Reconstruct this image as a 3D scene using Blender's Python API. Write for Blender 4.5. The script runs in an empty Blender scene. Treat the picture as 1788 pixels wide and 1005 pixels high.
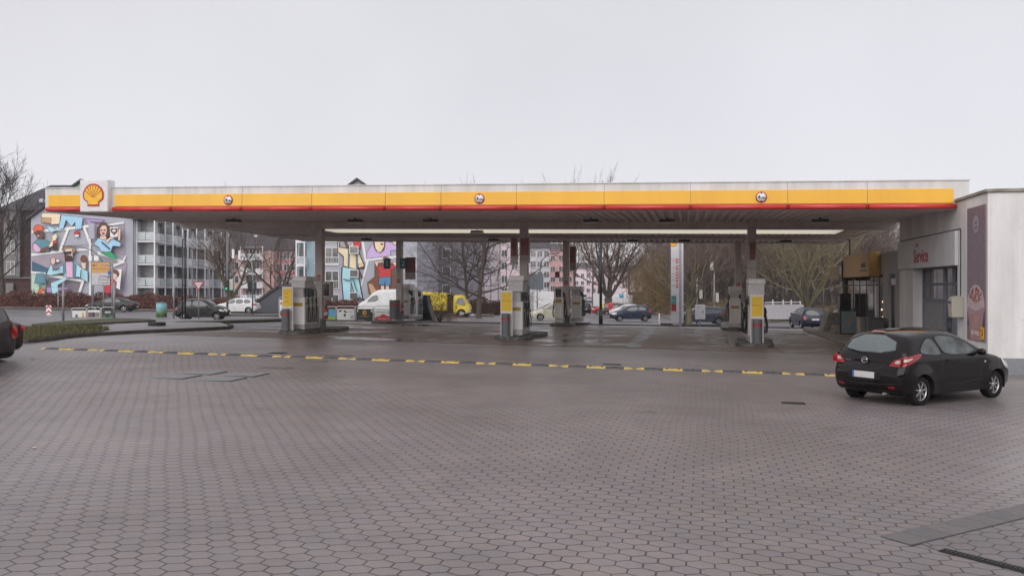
import bpy, bmesh, math, random
from math import sin, cos, pi, radians, sqrt, atan2
from mathutils import Vector, Matrix
SC = bpy.context.scene
COL = SC.collection
# ------------------------------------------------------------ camera, sky, sun
CAMZ = 2.08
cam = bpy.data.cameras.new('camera'); cam.sensor_width = 36; cam.lens = 36*1500/1788
cam.shift_y = -2.5/1788; cam.clip_end = 3000; cam.clip_start = 0.05
camo = bpy.data.objects.new('camera', cam); camo.location = (0, 0, CAMZ); camo.rotation_euler = (pi/2, 0, 0)
COL.objects.link(camo); SC.camera = camo
W = bpy.data.worlds.new('World'); SC.world = W; W.use_nodes = True
nt = W.node_tree; nt.nodes.clear()
out = nt.nodes.new('ShaderNodeOutputWorld'); bg = nt.nodes.new('ShaderNodeBackground')
bgs = nt.nodes.new('ShaderNodeBackground'); add = nt.nodes.new('ShaderNodeAddShader')
sky = nt.nodes.new('ShaderNodeTexSky'); sky.sky_type = 'NISHITA'; sky.sun_disc = False
sky.sun_elevation = radians(25); sky.sun_rotation = radians(200)
nt.links.new(sky.outputs[0], bgs.inputs[0]); bgs.inputs[1].default_value = 0.008
tc = nt.nodes.new('ShaderNodeTexCoord'); sp = nt.nodes.new('ShaderNodeSeparateXYZ')
rp = nt.nodes.new('ShaderNodeValToRGB'); ns = nt.nodes.new('ShaderNodeTexNoise'); ns.inputs['Scale'].default_value = 2.2; ns.inputs['Detail'].default_value = 5
mx = nt.nodes.new('ShaderNodeMix'); mx.data_type = 'RGBA'; mx.blend_type = 'MULTIPLY'; mx.inputs[0].default_value = 0.27
nt.links.new(tc.outputs['Generated'], sp.inputs[0]); nt.links.new(sp.outputs['Z'], rp.inputs[0])
nt.links.new(tc.outputs['Generated'], ns.inputs['Vector'])
e = rp.color_ramp.elements
e[0].position = 0.0; e[0].color = (.80, .788, .825, 1); e[1].position = 0.9; e[1].color = (.83, .81, .85, 1)
e2 = rp.color_ramp.elements.new(0.12); e2.color = (.785, .77, .81, 1)
e3 = rp.color_ramp.elements.new(0.35); e3.color = (.705, .69, .722, 1)
nt.links.new(rp.outputs[0], mx.inputs[6]); nt.links.new(ns.outputs[0], mx.inputs[7])
nt.links.new(mx.outputs[2], bg.inputs[0]); bg.inputs[1].default_value = .755
nt.links.new(bg.outputs[0], add.inputs[0]); nt.links.new(bgs.outputs[0], add.inputs[1]); nt.links.new(add.outputs[0], out.inputs[0])
sl = bpy.data.lights.new('sun', 'SUN'); sl.energy = 1.5; sl.angle = radians(75); sl.color = (1, .97, .93)
so = bpy.data.objects.new('sun', sl); so.rotation_euler = (radians(65), 0, radians(-15)); COL.objects.link(so)
vs = SC.view_settings; vs.view_transform = 'Standard'; vs.look = 'None'; vs.exposure = 0.60; vs.gamma = 1
SC.cycles.max_bounces = 6; SC.cycles.diffuse_bounces = 5; SC.cycles.glossy_bounces = 3; SC.cycles.transmission_bounces = 4
SC.cycles.caustics_reflective = False; SC.cycles.caustics_refractive = False

# ------------------------------------------------------------ terrain
K = 0.0155
AT = [(-60, 2.08), (48, 2.08), (62, 2.75), (80, 3.05), (100, 3.35), (130, 3.9), (300, 4.2), (1500, 4.2)]
def hA(y):
    for (a, b), (c, d) in zip(AT, AT[1:]):
        if y <= c: return b + (d-b)*(y-a)/(c-a)
    return AT[-1][1]
def zg(x, y): return CAMZ - hA(y) - K*x
def gp(px, py):
    t = (px-894)/1500.0; s = (py-500)/1500.0
    y = 2.0
    while y < 800:
        if CAMZ - s*y <= zg(t*y, y): break
        y += 0.02 if y < 70 else 0.2
    return (t*y, y)
TH = math.atan(306/1500); CT, ST = cos(TH), sin(TH)
def uv(u, v): return (u*CT + v*ST, 27.5 - u*ST + v*CT)
def inv(x, y): return (x*CT - (y-27.5)*ST, x*ST + (y-27.5)*CT)
def X(px, Y): return (px-894)/1500.0*Y
def Z(py, Y): return CAMZ + (500-py)/1500.0*Y

# ------------------------------------------------------------ materials
MATS = {}
def mat(name, col, rough=.6, metal=0, var=.08, scale=6, bump=0, bscale=40, coat=0, spec=.5, col2=None, streak=False, emit=0, rvar=0):
    if name in MATS: return MATS[name]
    m = bpy.data.materials.new(name); m.use_nodes = True; n = m.node_tree; b = n.nodes['Principled BSDF']
    b.inputs['Roughness'].default_value = rough; b.inputs['Metallic'].default_value = metal
    b.inputs['Coat Weight'].default_value = coat; b.inputs['Coat Roughness'].default_value = .05
    b.inputs['Specular IOR Level'].default_value = spec
    c2 = col2 or tuple(max(0, c*(1-2*var)) for c in col); c1 = col if col2 else tuple(min(1, c*(1+var*.6)) for c in col)
    t = n.nodes.new('ShaderNodeTexCoord'); no = n.nodes.new('ShaderNodeTexNoise')
    no.inputs['Scale'].default_value = scale; no.inputs['Detail'].default_value = 5; no.inputs['Roughness'].default_value = .65
    if streak:
        mp = n.nodes.new('ShaderNodeMapping'); mp.inputs['Scale'].default_value = (1, 1, .12)
        n.links.new(t.outputs['Object'], mp.inputs[0]); n.links.new(mp.outputs[0], no.inputs['Vector'])
    else: n.links.new(t.outputs['Object'], no.inputs['Vector'])
    r = n.nodes.new('ShaderNodeValToRGB'); r.color_ramp.elements[0].position = .35; r.color_ramp.elements[1].position = .65
    r.color_ramp.elements[0].color = (*c2, 1); r.color_ramp.elements[1].color = (*c1, 1)
    n.links.new(no.outputs[0], r.inputs[0]); n.links.new(r.outputs[0], b.inputs['Base Color'])
    if rvar:
        mr = n.nodes.new('ShaderNodeMapRange'); mr.inputs[1].default_value = .35; mr.inputs[2].default_value = .65
        mr.inputs[3].default_value = rough-rvar; mr.inputs[4].default_value = rough+rvar
        n.links.new(no.outputs[0], mr.inputs[0]); n.links.new(mr.outputs[0], b.inputs['Roughness'])
    if bump:
        bn = n.nodes.new('ShaderNodeTexNoise'); bn.inputs['Scale'].default_value = bscale
        n.links.new(t.outputs['Object'], bn.inputs['Vector'])
        bp = n.nodes.new('ShaderNodeBump'); bp.inputs['Strength'].default_value = bump; bp.inputs['Distance'].default_value = .02
        n.links.new(bn.outputs[0], bp.inputs['Height']); n.links.new(bp.outputs[0], b.inputs['Normal'])
    if emit:
        b.inputs['Emission Color'].default_value = (*col, 1); b.inputs['Emission Strength'].default_value = emit
    MATS[name] = m; return m

# ------------------------------------------------------------ mesh builder
class MB:
    def __init__(s): s.v = []; s.f = []; s.m = []; s.sm = []
    def add(s, vs_, fs, mi=0, smooth=False):
        o = len(s.v); s.v += [tuple(p) for p in vs_]
        for f in fs: s.f.append([i+o for i in f]); s.m.append(mi); s.sm.append(smooth)
        return s
    def box(s, x0, x1, y0, y1, z0, z1, mi=0, rot=0, piv=None):
        p = [(x, y, z) for z in (z0, z1) for y in (y0, y1) for x in (x0, x1)]
        if rot:
            c = piv or ((x0+x1)/2, (y0+y1)/2)
            p = [(c[0]+(x-c[0])*cos(rot)-(y-c[1])*sin(rot), c[1]+(x-c[0])*sin(rot)+(y-c[1])*cos(rot), z) for x, y, z in p]
        return s.add(p, [(0,2,3,1), (4,5,7,6), (0,1,5,4), (2,6,7,3), (0,4,6,2), (1,3,7,5)], mi)
    def prism(s, poly, z0, z1, mi=0, zf=None):          # poly in xy
        n = len(poly)
        z0f = (lambda x, y: z0) if zf is None else (lambda x, y: zf(x, y)+z0)
        z1f = (lambda x, y: z1) if zf is None else (lambda x, y: zf(x, y)+z1)
        p = [(x, y, z0f(x, y)) for x, y in poly] + [(x, y, z1f(x, y)) for x, y in poly]
        return s.add(p, [list(range(n))[::-1], list(range(n, 2*n))] + [(i, (i+1) % n, (i+1) % n+n, i+n) for i in range(n)], mi)
    def xz(s, poly, y0, y1, mi=0):                      # poly in xz, extruded along y
        n = len(poly); p = [(x, y0, z) for x, z in poly] + [(x, y1, z) for x, z in poly]
        return s.add(p, [list(range(n)), list(range(n, 2*n))[::-1]] + [((i+1) % n, i, i+n, (i+1) % n+n) for i in range(n)], mi)
    def yz(s, poly, x0, x1, mi=0):
        n = len(poly); p = [(x0, y, z) for y, z in poly] + [(x1, y, z) for y, z in poly]
        return s.add(p, [list(range(n))[::-1], list(range(n, 2*n))] + [(i, (i+1) % n, (i+1) % n+n, i+n) for i in range(n)], mi)
    def tube(s, pts, rad, n=8, mi=0, cap=True, smooth=True):
        pts = [Vector(p) for p in pts]; R = rad if isinstance(rad, (list, tuple)) else [rad]*len(pts)
        vv = []; ref = None
        for i, p in enumerate(pts):
            d = (pts[min(i+1, len(pts)-1)] - pts[max(i-1, 0)])
            if d.length < 1e-9: d = Vector((0, 0, 1))
            d.normalize()
            if ref is None:
                ref = Vector((1, 0, 0)) if abs(d.x) < .8 else Vector((0, 1, 0))
            a = (ref - d*ref.dot(d)).normalized(); b = d.cross(a); ref = a
            for k in range(n):
                t = 2*pi*k/n; vv.append(p + a*(R[i]*cos(t)) + b*(R[i]*sin(t)))
        fs = [(i*n+k, i*n+(k+1) % n, (i+1)*n+(k+1) % n, (i+1)*n+k) for i in range(len(pts)-1) for k in range(n)]
        s.add(vv, fs, mi, smooth)
        if cap:
            o = len(s.v)-len(vv)
            s.f += [[o+k for k in range(n)][::-1], [o+(len(pts)-1)*n+k for k in range(n)]]; s.m += [mi, mi]; s.sm += [False, False]
        return s
    def cyl(s, x, y, z0, z1, r, n=16, mi=0, r1=None):
        return s.tube([(x, y, z0), (x, y, z1)], [r, r if r1 is None else r1], n, mi)
    def lathe(s, prof, n=24, axis='z', c=(0, 0, 0), mi=0, smooth=True):
        vv = []
        for r, h in prof:
            for k in range(n):
                a = 2*pi*k/n; q = {'z': (r*cos(a), r*sin(a), h), 'y': (r*cos(a), h, r*sin(a)), 'x': (h, r*cos(a), r*sin(a))}[axis]
                vv.append((c[0]+q[0], c[1]+q[1], c[2]+q[2]))
        fs = [(i*n+k, i*n+(k+1) % n, (i+1)*n+(k+1) % n, (i+1)*n+k) for i in range(len(prof)-1) for k in range(n)]
        return s.add(vv, fs, mi, smooth)
    def build(s, name, mats, parent=None, loc=None, rotz=0, rot=None, tris=False):
        me = bpy.data.meshes.new(name); me.from_pydata(s.v, [], s.f)
        if not isinstance(mats, (list, tuple)): mats = [mats]
        for m in mats: me.materials.append(m)
        me.polygons.foreach_set('material_index', s.m); me.polygons.foreach_set('use_smooth', s.sm); me.update()
        o = bpy.data.objects.new(name, me); COL.objects.link(o)
        if parent: o.parent = parent
        if loc: o.location = loc
        if rotz: o.rotation_euler = (0, 0, rotz)
        if rot: o.rotation_euler = rot
        return o
def fixn(o, ang=None):
    bm = bmesh.new(); bm.from_mesh(o.data); bmesh.ops.recalc_face_normals(bm, faces=bm.faces[:])
    if ang: 
        for e_ in bm.edges:
            if len(e_.link_faces) == 2 and e_.calc_face_angle(0) > ang: e_.smooth = False
        for f in bm.faces: f.smooth = True
    bm.to_mesh(o.data); bm.free(); return o
def bevel(o, w=.02, seg=2):
    md = o.modifiers.new('bevel', 'BEVEL'); md.width = w; md.segments = seg; md.limit_method = 'ANGLE'; md.angle_limit = radians(40); return o
def thing(name, label, cat, loc=(0, 0, 0), rotz=0, group=None):
    o = bpy.data.objects.new(name, None); COL.objects.link(o); o.location = loc; o.rotation_euler = (0, 0, rotz)
    o.empty_display_size = .2
    o['label'] = label; o['category'] = cat
    if group: o['group'] = group
    return o
def tag(o, label, cat, group=None):
    o['label'] = label; o['category'] = cat
    if group: o['group'] = group
    return o
def struct(o, kind='structure'): o['kind'] = kind; return o
def copy_tree(o, parent=None):
    c = o.copy(); COL.objects.link(c); c.parent = parent
    for ch in list(o.children): copy_tree(ch, c)
    return c
def text(name, s, size, m, parent=None, loc=(0, 0, 0), rot=(pi/2, 0, 0), depth=.004, sx=1, bold=0, align='CENTER'):
    cu = bpy.data.curves.new(name, 'FONT'); cu.body = s; cu.size = size; cu.extrude = depth; cu.align_x = align; cu.align_y = 'CENTER'
    cu.offset = bold; cu.resolution_u = 3
    t = bpy.data.objects.new('tmp', cu); COL.objects.link(t); bpy.context.view_layer.update()
    me = bpy.data.meshes.new_from_object(t.evaluated_get(bpy.context.evaluated_depsgraph_get()))
    bpy.data.objects.remove(t); me.materials.clear(); me.materials.append(m)
    o = bpy.data.objects.new(name, me); COL.objects.link(o); o.parent = parent; o.location = loc; o.rotation_euler = rot; o.scale = (sx, 1, 1)
    return o
def sheet(name, poly, off, m, kind='structure', cuts=None):
    bm = bmesh.new(); f = bm.faces.new([bm.verts.new((x, y, 0)) for x, y in poly])
    for yy, _ in AT[1:-1] + [(c, 0) for c in (cuts or [])]:
        bmesh.ops.bisect_plane(bm, geom=bm.verts[:]+bm.edges[:]+bm.faces[:], plane_co=(0, yy, 0), plane_no=(0, 1, 0))
    for v in bm.verts: v.co.z = zg(v.co.x, v.co.y) + off
    bmesh.ops.recalc_face_normals(bm, faces=bm.faces[:])
    for f in bm.faces:
        if f.normal.z < 0: f.normal_flip()
    bmesh.ops.triangulate(bm, faces=bm.faces[:])
    me = bpy.data.meshes.new(name); bm.to_mesh(me); bm.free(); me.materials.append(m)
    o = bpy.data.objects.new(name, me); COL.objects.link(o); o['kind'] = kind; return o
def kerb(name, pts, w, h, m, label, cat='kerb', closed=False, struct_=True):
    """kerb stone strip following ground; pts on ground, width to the left side"""
    b = MB(); n = len(pts); L = []
    for i, p in enumerate(pts):
        a = Vector(pts[max(i-1, 0)]); c = Vector(pts[min(i+1, n-1)]); d = (c-a).normalized(); nn = Vector((-d.y, d.x))
        q = Vector(p)+nn*w; z = zg(*p); z2 = zg(q.x, q.y)
        L += [(p[0], p[1], z-.05), (p[0], p[1], z+h), (q.x, q.y, z2+h), (q.x, q.y, z2-.05)]
    fs = []
    for i in range(n-1):
        for k in range(4): fs.append((i*4+k, i*4+(k+1) % 4, i*4+4+(k+1) % 4, i*4+4+k))
    fs += [(0, 1, 2, 3), (n*4-1, n*4-2, n*4-3, n*4-4)]
    b.add(L, fs); o = b.build(name, m); fixn(o); bevel(o, .02, 1)
    if struct_: o['kind'] = 'structure'
    return o
# ------------------------------------------------------------ ground materials
def N(n, t, **k):
    x = n.nodes.new(t)
    for a, b in k.items(): setattr(x, a, b)
    return x
def M_(n, op, a, b=None, c=None, clamp=False):
    x = n.nodes.new('ShaderNodeMath'); x.operation = op; x.use_clamp = clamp
    for i, q in enumerate((a, b, c)):
        if q is None: continue
        if isinstance(q, (int, float)): x.inputs[i].default_value = q
        else: n.links.new(q, x.inputs[i])
    return x.outputs[0]
def paver_mat(name, rotz, a=.212, base=(.205, .174, .172), dark=1.0):
    m = bpy.data.materials.new(name); m.use_nodes = True; n = m.node_tree; bs = n.nodes['Principled BSDF']
    tc = N(n, 'ShaderNodeTexCoord'); mp = N(n, 'ShaderNodeMapping', vector_type='TEXTURE')
    mp.inputs['Rotation'].default_value = (0, 0, rotz); n.links.new(tc.outputs['Object'], mp.inputs[0])
    # slight waviness of the laid rows
    wn = N(n, 'ShaderNodeTexNoise'); wn.inputs['Scale'].default_value = .35; wn.inputs['Detail'].default_value = 1; n.links.new(mp.outputs[0], wn.inputs['Vector'])
    wm = N(n, 'ShaderNodeVectorMath', operation='MULTIPLY_ADD'); n.links.new(wn.outputs['Color'], wm.inputs[0]); wm.inputs[1].default_value = (.16, .16, 0); n.links.new(mp.outputs[0], wm.inputs[2])
    sp = N(n, 'ShaderNodeSeparateXYZ'); n.links.new(wm.outputs[0], sp.inputs[0]); U = sp.outputs[0]; V = M_(n, 'MULTIPLY', sp.outputs[1], 1/.83)
    rx, ry = a, a*sqrt(3)
    def cell(ox, oy):
        fx = M_(n, 'FLOOR', M_(n, 'DIVIDE', M_(n, 'ADD', U, ox), rx)); fy = M_(n, 'FLOOR', M_(n, 'DIVIDE', M_(n, 'ADD', V, oy), ry))
        gx = M_(n, 'SUBTRACT', M_(n, 'SUBTRACT', M_(n, 'ADD', U, ox), M_(n, 'MULTIPLY', fx, rx)), rx/2)
        gy = M_(n, 'SUBTRACT', M_(n, 'SUBTRACT', M_(n, 'ADD', V, oy), M_(n, 'MULTIPLY', fy, ry)), ry/2)
        return gx, gy
    ax, ay = cell(1000*rx, 1000*ry); bx, by = cell(1000.5*rx, 1000.5*ry)
    la = M_(n, 'ADD', M_(n, 'MULTIPLY', ax, ax), M_(n, 'MULTIPLY', ay, ay)); lb = M_(n, 'ADD', M_(n, 'MULTIPLY', bx, bx), M_(n, 'MULTIPLY', by, by))
    sel = M_(n, 'LESS_THAN', lb, la)
    def mixf(p, q): return M_(n, 'ADD', M_(n, 'MULTIPLY', M_(n, 'SUBTRACT', q, p), sel), p)
    gx, gy = mixf(ax, bx), mixf(ay, by)
    dx = M_(n, 'ABSOLUTE', gx); dy = M_(n, 'ABSOLUTE', gy)
    d = M_(n, 'MAXIMUM', dx, M_(n, 'ADD', M_(n, 'MULTIPLY', dx, .5), M_(n, 'MULTIPLY', dy, .8660254)))
    edge = M_(n, 'SUBTRACT', a/2, d)                       # distance to the joint
    jn = N(n, 'ShaderNodeTexNoise'); jn.inputs['Scale'].default_value = 2.2; jn.inputs['Detail'].default_value = 3; n.links.new(tc.outputs['Object'], jn.inputs['Vector'])
    jw = M_(n, 'MULTIPLY_ADD', jn.outputs[0], .010, .0012)
    mr = N(n, 'ShaderNodeMapRange', interpolation_type='SMOOTHSTEP'); n.links.new(edge, mr.inputs[0])
    n.links.new(M_(n, 'MULTIPLY', jw, .5), mr.inputs[1]); n.links.new(M_(n, 'MULTIPLY', jw, 1.7), mr.inputs[2])
    cx = M_(n, 'SUBTRACT', U, gx); cy = M_(n, 'SUBTRACT', V, gy)
    cb = N(n, 'ShaderNodeCombineXYZ'); n.links.new(M_(n, 'ROUND', M_(n, 'MULTIPLY', cx, 2/a)), cb.inputs[0]); n.links.new(M_(n, 'ROUND', M_(n, 'MULTIPLY', cy, 2/ry)), cb.inputs[1])
    wh = N(n, 'ShaderNodeTexWhiteNoise'); n.links.new(cb.outputs[0], wh.inputs[0])
    r1 = N(n, 'ShaderNodeValToRGB'); n.links.new(wh.outputs['Value'], r1.inputs[0])
    E = r1.color_ramp.elements
    br, bgc, bb = base
    E[0].color = (br*.93, bgc*.94, bb*.97, 1); E[0].position = 0; E[1].color = (br*1.06, bgc*1.02, bb*1.0, 1); E[1].position = 1
    q = E.new(.35); q.color = (br*.97, bgc*.97, bb*.98, 1); q = E.new(.9); q.color = (br*1.02, bgc, bb*.97, 1)
    q = E.new(.12); q.color = (br*.93, bgc*.97, bb*1.02, 1)
    # large stains + fine grain
    ln = N(n, 'ShaderNodeTexNoise'); ln.inputs['Scale'].default_value = .22; ln.inputs['Detail'].default_value = 5; n.links.new(tc.outputs['Object'], ln.inputs['Vector'])
    lr = N(n, 'ShaderNodeMapRange'); lr.inputs[1].default_value = .3; lr.inputs[2].default_value = .7; lr.inputs[3].default_value = .78*dark; lr.inputs[4].default_value = 1.16*dark; n.links.new(ln.outputs[0], lr.inputs[0])
    fn = N(n, 'ShaderNodeTexNoise'); fn.inputs['Scale'].default_value = 160; fn.inputs['Detail'].default_value = 2; n.links.new(tc.outputs['Object'], fn.inputs['Vector'])
    fr = N(n, 'ShaderNodeMapRange'); fr.inputs[1].default_value = .3; fr.inputs[2].default_value = .7; fr.inputs[3].default_value = .8; fr.inputs[4].default_value = 1.2; n.links.new(fn.outputs[0], fr.inputs[0])
    md = N(n, 'ShaderNodeTexNoise'); md.inputs['Scale'].default_value = 1.3; md.inputs['Detail'].default_value = 6; md.inputs['Roughness'].default_value = .7; n.links.new(tc.outputs['Object'], md.inputs['Vector'])
    mdr = N(n, 'ShaderNodeMapRange'); mdr.inputs[1].default_value = .35; mdr.inputs[2].default_value = .65; mdr.inputs[3].default_value = .88; mdr.inputs[4].default_value = 1.1; n.links.new(md.outputs[0], mdr.inputs[0])
    ov = N(n, 'ShaderNodeTexVoronoi', feature='SMOOTH_F1'); ov.inputs['Scale'].default_value = .42; ov.inputs['Smoothness'].default_value = .3; n.links.new(wm.outputs[0], ov.inputs['Vector'])
    oa = M_(n, 'ADD', ov.outputs['Distance'], M_(n, 'MULTIPLY', M_(n, 'SUBTRACT', md.outputs[0], .5), .35))
    orr = N(n, 'ShaderNodeMapRange', interpolation_type='SMOOTHSTEP'); orr.inputs[1].default_value = .02; orr.inputs[2].default_value = .13; orr.inputs[3].default_value = .72; orr.inputs[4].default_value = 1.0; n.links.new(oa, orr.inputs[0])
    mm = M_(n, 'MULTIPLY', M_(n, 'MULTIPLY', lr.outputs[0], fr.outputs[0]), M_(n, 'MULTIPLY', mdr.outputs[0], orr.outputs[0]))
    sc = N(n, 'ShaderNodeVectorMath', operation='SCALE'); n.links.new(r1.outputs[0], sc.inputs[0]); n.links.new(mm, sc.inputs['Scale'])
    mx = N(n, 'ShaderNodeMix', data_type='RGBA'); n.links.new(mr.outputs[0], mx.inputs[0]); mx.inputs[6].default_value = (.03, .022, .021, 1); n.links.new(sc.outputs[0], mx.inputs[7])
    # chewing gum and litter specks
    vo = N(n, 'ShaderNodeTexVoronoi'); vo.inputs['Scale'].default_value = 1.1; n.links.new(tc.outputs['Object'], vo.inputs['Vector'])
    gum = M_(n, 'LESS_THAN', vo.outputs['Distance'], .016)
    mx2 = N(n, 'ShaderNodeMix', data_type='RGBA'); n.links.new(gum, mx2.inputs[0]); n.links.new(mx.outputs[2], mx2.inputs[6]); mx2.inputs[7].default_value = (.55, .54, .52, 1)
    n.links.new(mx2.outputs[2], bs.inputs['Base Color'])
    rn = N(n, 'ShaderNodeTexNoise'); rn.inputs['Scale'].default_value = .16; rn.inputs['Detail'].default_value = 4; n.links.new(tc.outputs['Object'], rn.inputs['Vector'])
    rr = N(n, 'ShaderNodeMapRange'); rr.inputs[1].default_value = .35; rr.inputs[2].default_value = .65; rr.inputs[3].default_value = .27; rr.inputs[4].default_value = .47; n.links.new(rn.outputs[0], rr.inputs[0]); n.links.new(rr.outputs[0], bs.inputs['Roughness'])
    bs.inputs['Specular IOR Level'].default_value = .45
    bp = N(n, 'ShaderNodeBump'); bp.inputs['Strength'].default_value = .8; bp.inputs['Distance'].default_value = .004
    tl = M_(n, 'MULTIPLY', wh.outputs['Value'], .5)
    n.links.new(M_(n, 'ADD', M_(n, 'ADD', mr.outputs[0], tl), M_(n, 'MULTIPLY', fn.outputs[0], .5)), bp.inputs['Height']); n.links.new(bp.outputs[0], bs.inputs['Normal'])
    return m
def wet_mat(name, dry, wet, scale, rd, rw, lo=.45, hi=.6, stretch=(1, 1, 1), joint=None, rotz=0):
    m = bpy.data.materials.new(name); m.use_nodes = True; n = m.node_tree; bs = n.nodes['Principled BSDF']
    tc = N(n, 'ShaderNodeTexCoord'); mp = N(n, 'ShaderNodeMapping'); mp.inputs['Scale'].default_value = stretch; mp.inputs['Rotation'].default_value = (0, 0, rotz)
    n.links.new(tc.outputs['Object'], mp.inputs[0])
    a = N(n, 'ShaderNodeTexNoise'); a.inputs['Scale'].default_value = scale; a.inputs['Detail'].default_value = 6; a.inputs['Roughness'].default_value = .6; n.links.new(mp.outputs[0], a.inputs['Vector'])
    r = N(n, 'ShaderNodeMapRange', interpolation_type='SMOOTHSTEP'); r.inputs[1].default_value = lo; r.inputs[2].default_value = hi; n.links.new(a.outputs[0], r.inputs[0])
    mx = N(n, 'ShaderNodeMix', data_type='RGBA'); n.links.new(r.outputs[0], mx.inputs[0]); mx.inputs[6].default_value = (*dry, 1); mx.inputs[7].default_value = (*wet, 1)
    f = N(n, 'ShaderNodeTexNoise'); f.inputs['Scale'].default_value = 30; f.inputs['Detail'].default_value = 6; n.links.new(tc.outputs['Object'], f.inputs['Vector'])
    fr = N(n, 'ShaderNodeMapRange'); fr.inputs[1].default_value = .3; fr.inputs[2].default_value = .7; fr.inputs[3].default_value = .78; fr.inputs[4].default_value = 1.2; n.links.new(f.outputs[0], fr.inputs[0])
    sc = N(n, 'ShaderNodeVectorMath', operation='SCALE'); n.links.new(mx.outputs[2], sc.inputs[0]); n.links.new(fr.outputs[0], sc.inputs['Scale'])
    n.links.new(sc.outputs[0], bs.inputs['Base Color'])
    rr = N(n, 'ShaderNodeMapRange'); rr.inputs[3].default_value = rd; rr.inputs[4].default_value = rw; n.links.new(r.outputs[0], rr.inputs[0]); n.links.new(rr.outputs[0], bs.inputs['Roughness'])
    bp = N(n, 'ShaderNodeBump'); bp.inputs['Strength'].default_value = .4; bp.inputs['Distance'].default_value = .006; n.links.new(f.outputs[0], bp.inputs['Height']); n.links.new(bp.outputs[0], bs.inputs['Normal'])
    return m
m_pav = paver_mat('hexagon_pavers', -TH-radians(1.5))
m_pav2 = paver_mat('hexagon_pavers_turned', -TH+radians(30), base=(.165, .145, .144))
m_asph = wet_mat('wet_asphalt', (.15, .14, .15), (.11, .103, .11), .12, .5, .28, .42, .6)
m_conc = wet_mat('oily_concrete', (.20, .138, .11), (.07, .047, .037), .26, .55, .13, .47, .60, (1, 1.6, 1))
m_sheen = wet_mat('damp_patch', (.16, .15, .15), (.085, .07, .065), .5, .36, .22, .4, .6)
m_side = wet_mat('pavement_slabs', (.27, .25, .26), (.2, .185, .19), .4, .6, .42)
m_kerb = mat('kerb_stone', (.10, .085, .075), .8, var=.3, scale=3, bump=.5, col2=(.05, .045, .035))
m_grass = mat('grass_ground', (.07, .085, .03), .9, var=.3, scale=7, bump=1, bscale=60, col2=(.06, .045, .03))
# base: road asphalt everywhere
sheet('ground', [(-700, -60), (900, -60), (900, 1400), (-700, 1400)], -.012, m_asph)
yard = [(-60, -20), (60, -20), (60, 24)] + [uv(18, 8), uv(13, 3.2), uv(-9.2, 2.9), uv(-9.6, 2.3), gp(340, 596), gp(60, 597), gp(-150, 590), (-60, 30)]
sheet('yard_paving', yard, 0, m_pav)
slab = [gp(60, 597), gp(340, 596), uv(-9.6, 2.3), uv(-9.2, 2.9), uv(13, 3.2), uv(18, 8), uv(18, 23), uv(5, 22.5), uv(-13.5, 22.5), gp(401, 574), gp(300, 578), gp(172, 585)]
sheet('lane', slab, -.004, wet_mat('lane_asphalt', (.27, .25, .255), (.18, .17, .175), .3, .45, .25))
sheet('forecourt_slab', [uv(-14.8, 3.0), uv(14.5, 3.3), uv(19, 8), uv(19, 20.0), uv(-13.0, 20.0)], .004, m_conc)
# lighter drain channel and slab joints on the forecourt
b = MB()
def strip(b, u0, v0, u1, v1, w, off=.008, mi=0):
    a = Vector(uv(u0, v0)); c = Vector(uv(u1, v1)); d = (c-a).normalized(); nn = Vector((-d.y, d.x))*w/2
    k = max(1, int((c-a).length/2)); prev = None
    for i in range(k+1):
        p = a+(c-a)*i/k; cur = [(q.x, q.y, zg(q.x, q.y)+off) for q in (p-nn, p+nn)]
        if prev: b.add([prev[0], cur[0], cur[1], prev[1]], [(0, 1, 2, 3)], mi)
        prev = cur
strip(b, 3.6, 3.4, 3.6, 19.9, .55)
struct(b.build('forecourt_gutter', wet_mat('gutter_concrete', (.17, .16, .155), (.12, .11, .11), 1.5, .5, .3)))
b = MB()
for u in (-9.4, -5.2, -1.1, 7.9, 12): strip(b, u+.7, 3.2, u+.7, 19.9, .035, .009)
for v in (3.25, 9.2, 14.4): strip(b, -14.5, v, 14.5, v, .04, .0095)
struct(b.build('slab_joints', mat('joint_tar', (.02, .016, .014), .5)))
# near slabs at bottom right
pts = [gp(1537, 937), gp(1590, 951.5), gp(1788, 904), gp(2050, 858), gp(2050, 835), gp(1720, 893)]
b = MB(); a0 = Vector(gp(1590, 951.5)); d = (Vector(gp(1788, 904))-a0).normalized(); nn = Vector((-d.y, d.x))
m_slab = [mat('grey_slab_%d' % i, c, .6, var=.1, scale=20, bump=.3, bscale=80) for i, c in enumerate([(.135, .125, .125), (.15, .132, .128), (.122, .118, .12)])]
for i in range(14):
    for j in range(1):
        q = [a0+d*(i*.3+.002)+nn*.0, a0+d*(i*.3+.298), a0+d*(i*.3+.298)+nn*.29, a0+d*(i*.3+.002)+nn*.29]
        b.add([(p.x, p.y, zg(p.x, p.y)+.006) for p in q], [(0, 1, 2, 3)], [0, 2, 1, 0, 0, 2, 1][i % 7])
struct(b.build('slab_strip', m_slab))
b = MB(); q = [a0-nn*.022-d*.02, a0+d*4.2-nn*.022, a0+d*4.2, a0-d*.02]
b.add([(p.x, p.y, zg(p.x, p.y)+.005) for p in q], [(0, 1, 2, 3)])
struct(b.build('slab_joint', MATS['joint_tar']))
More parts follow.
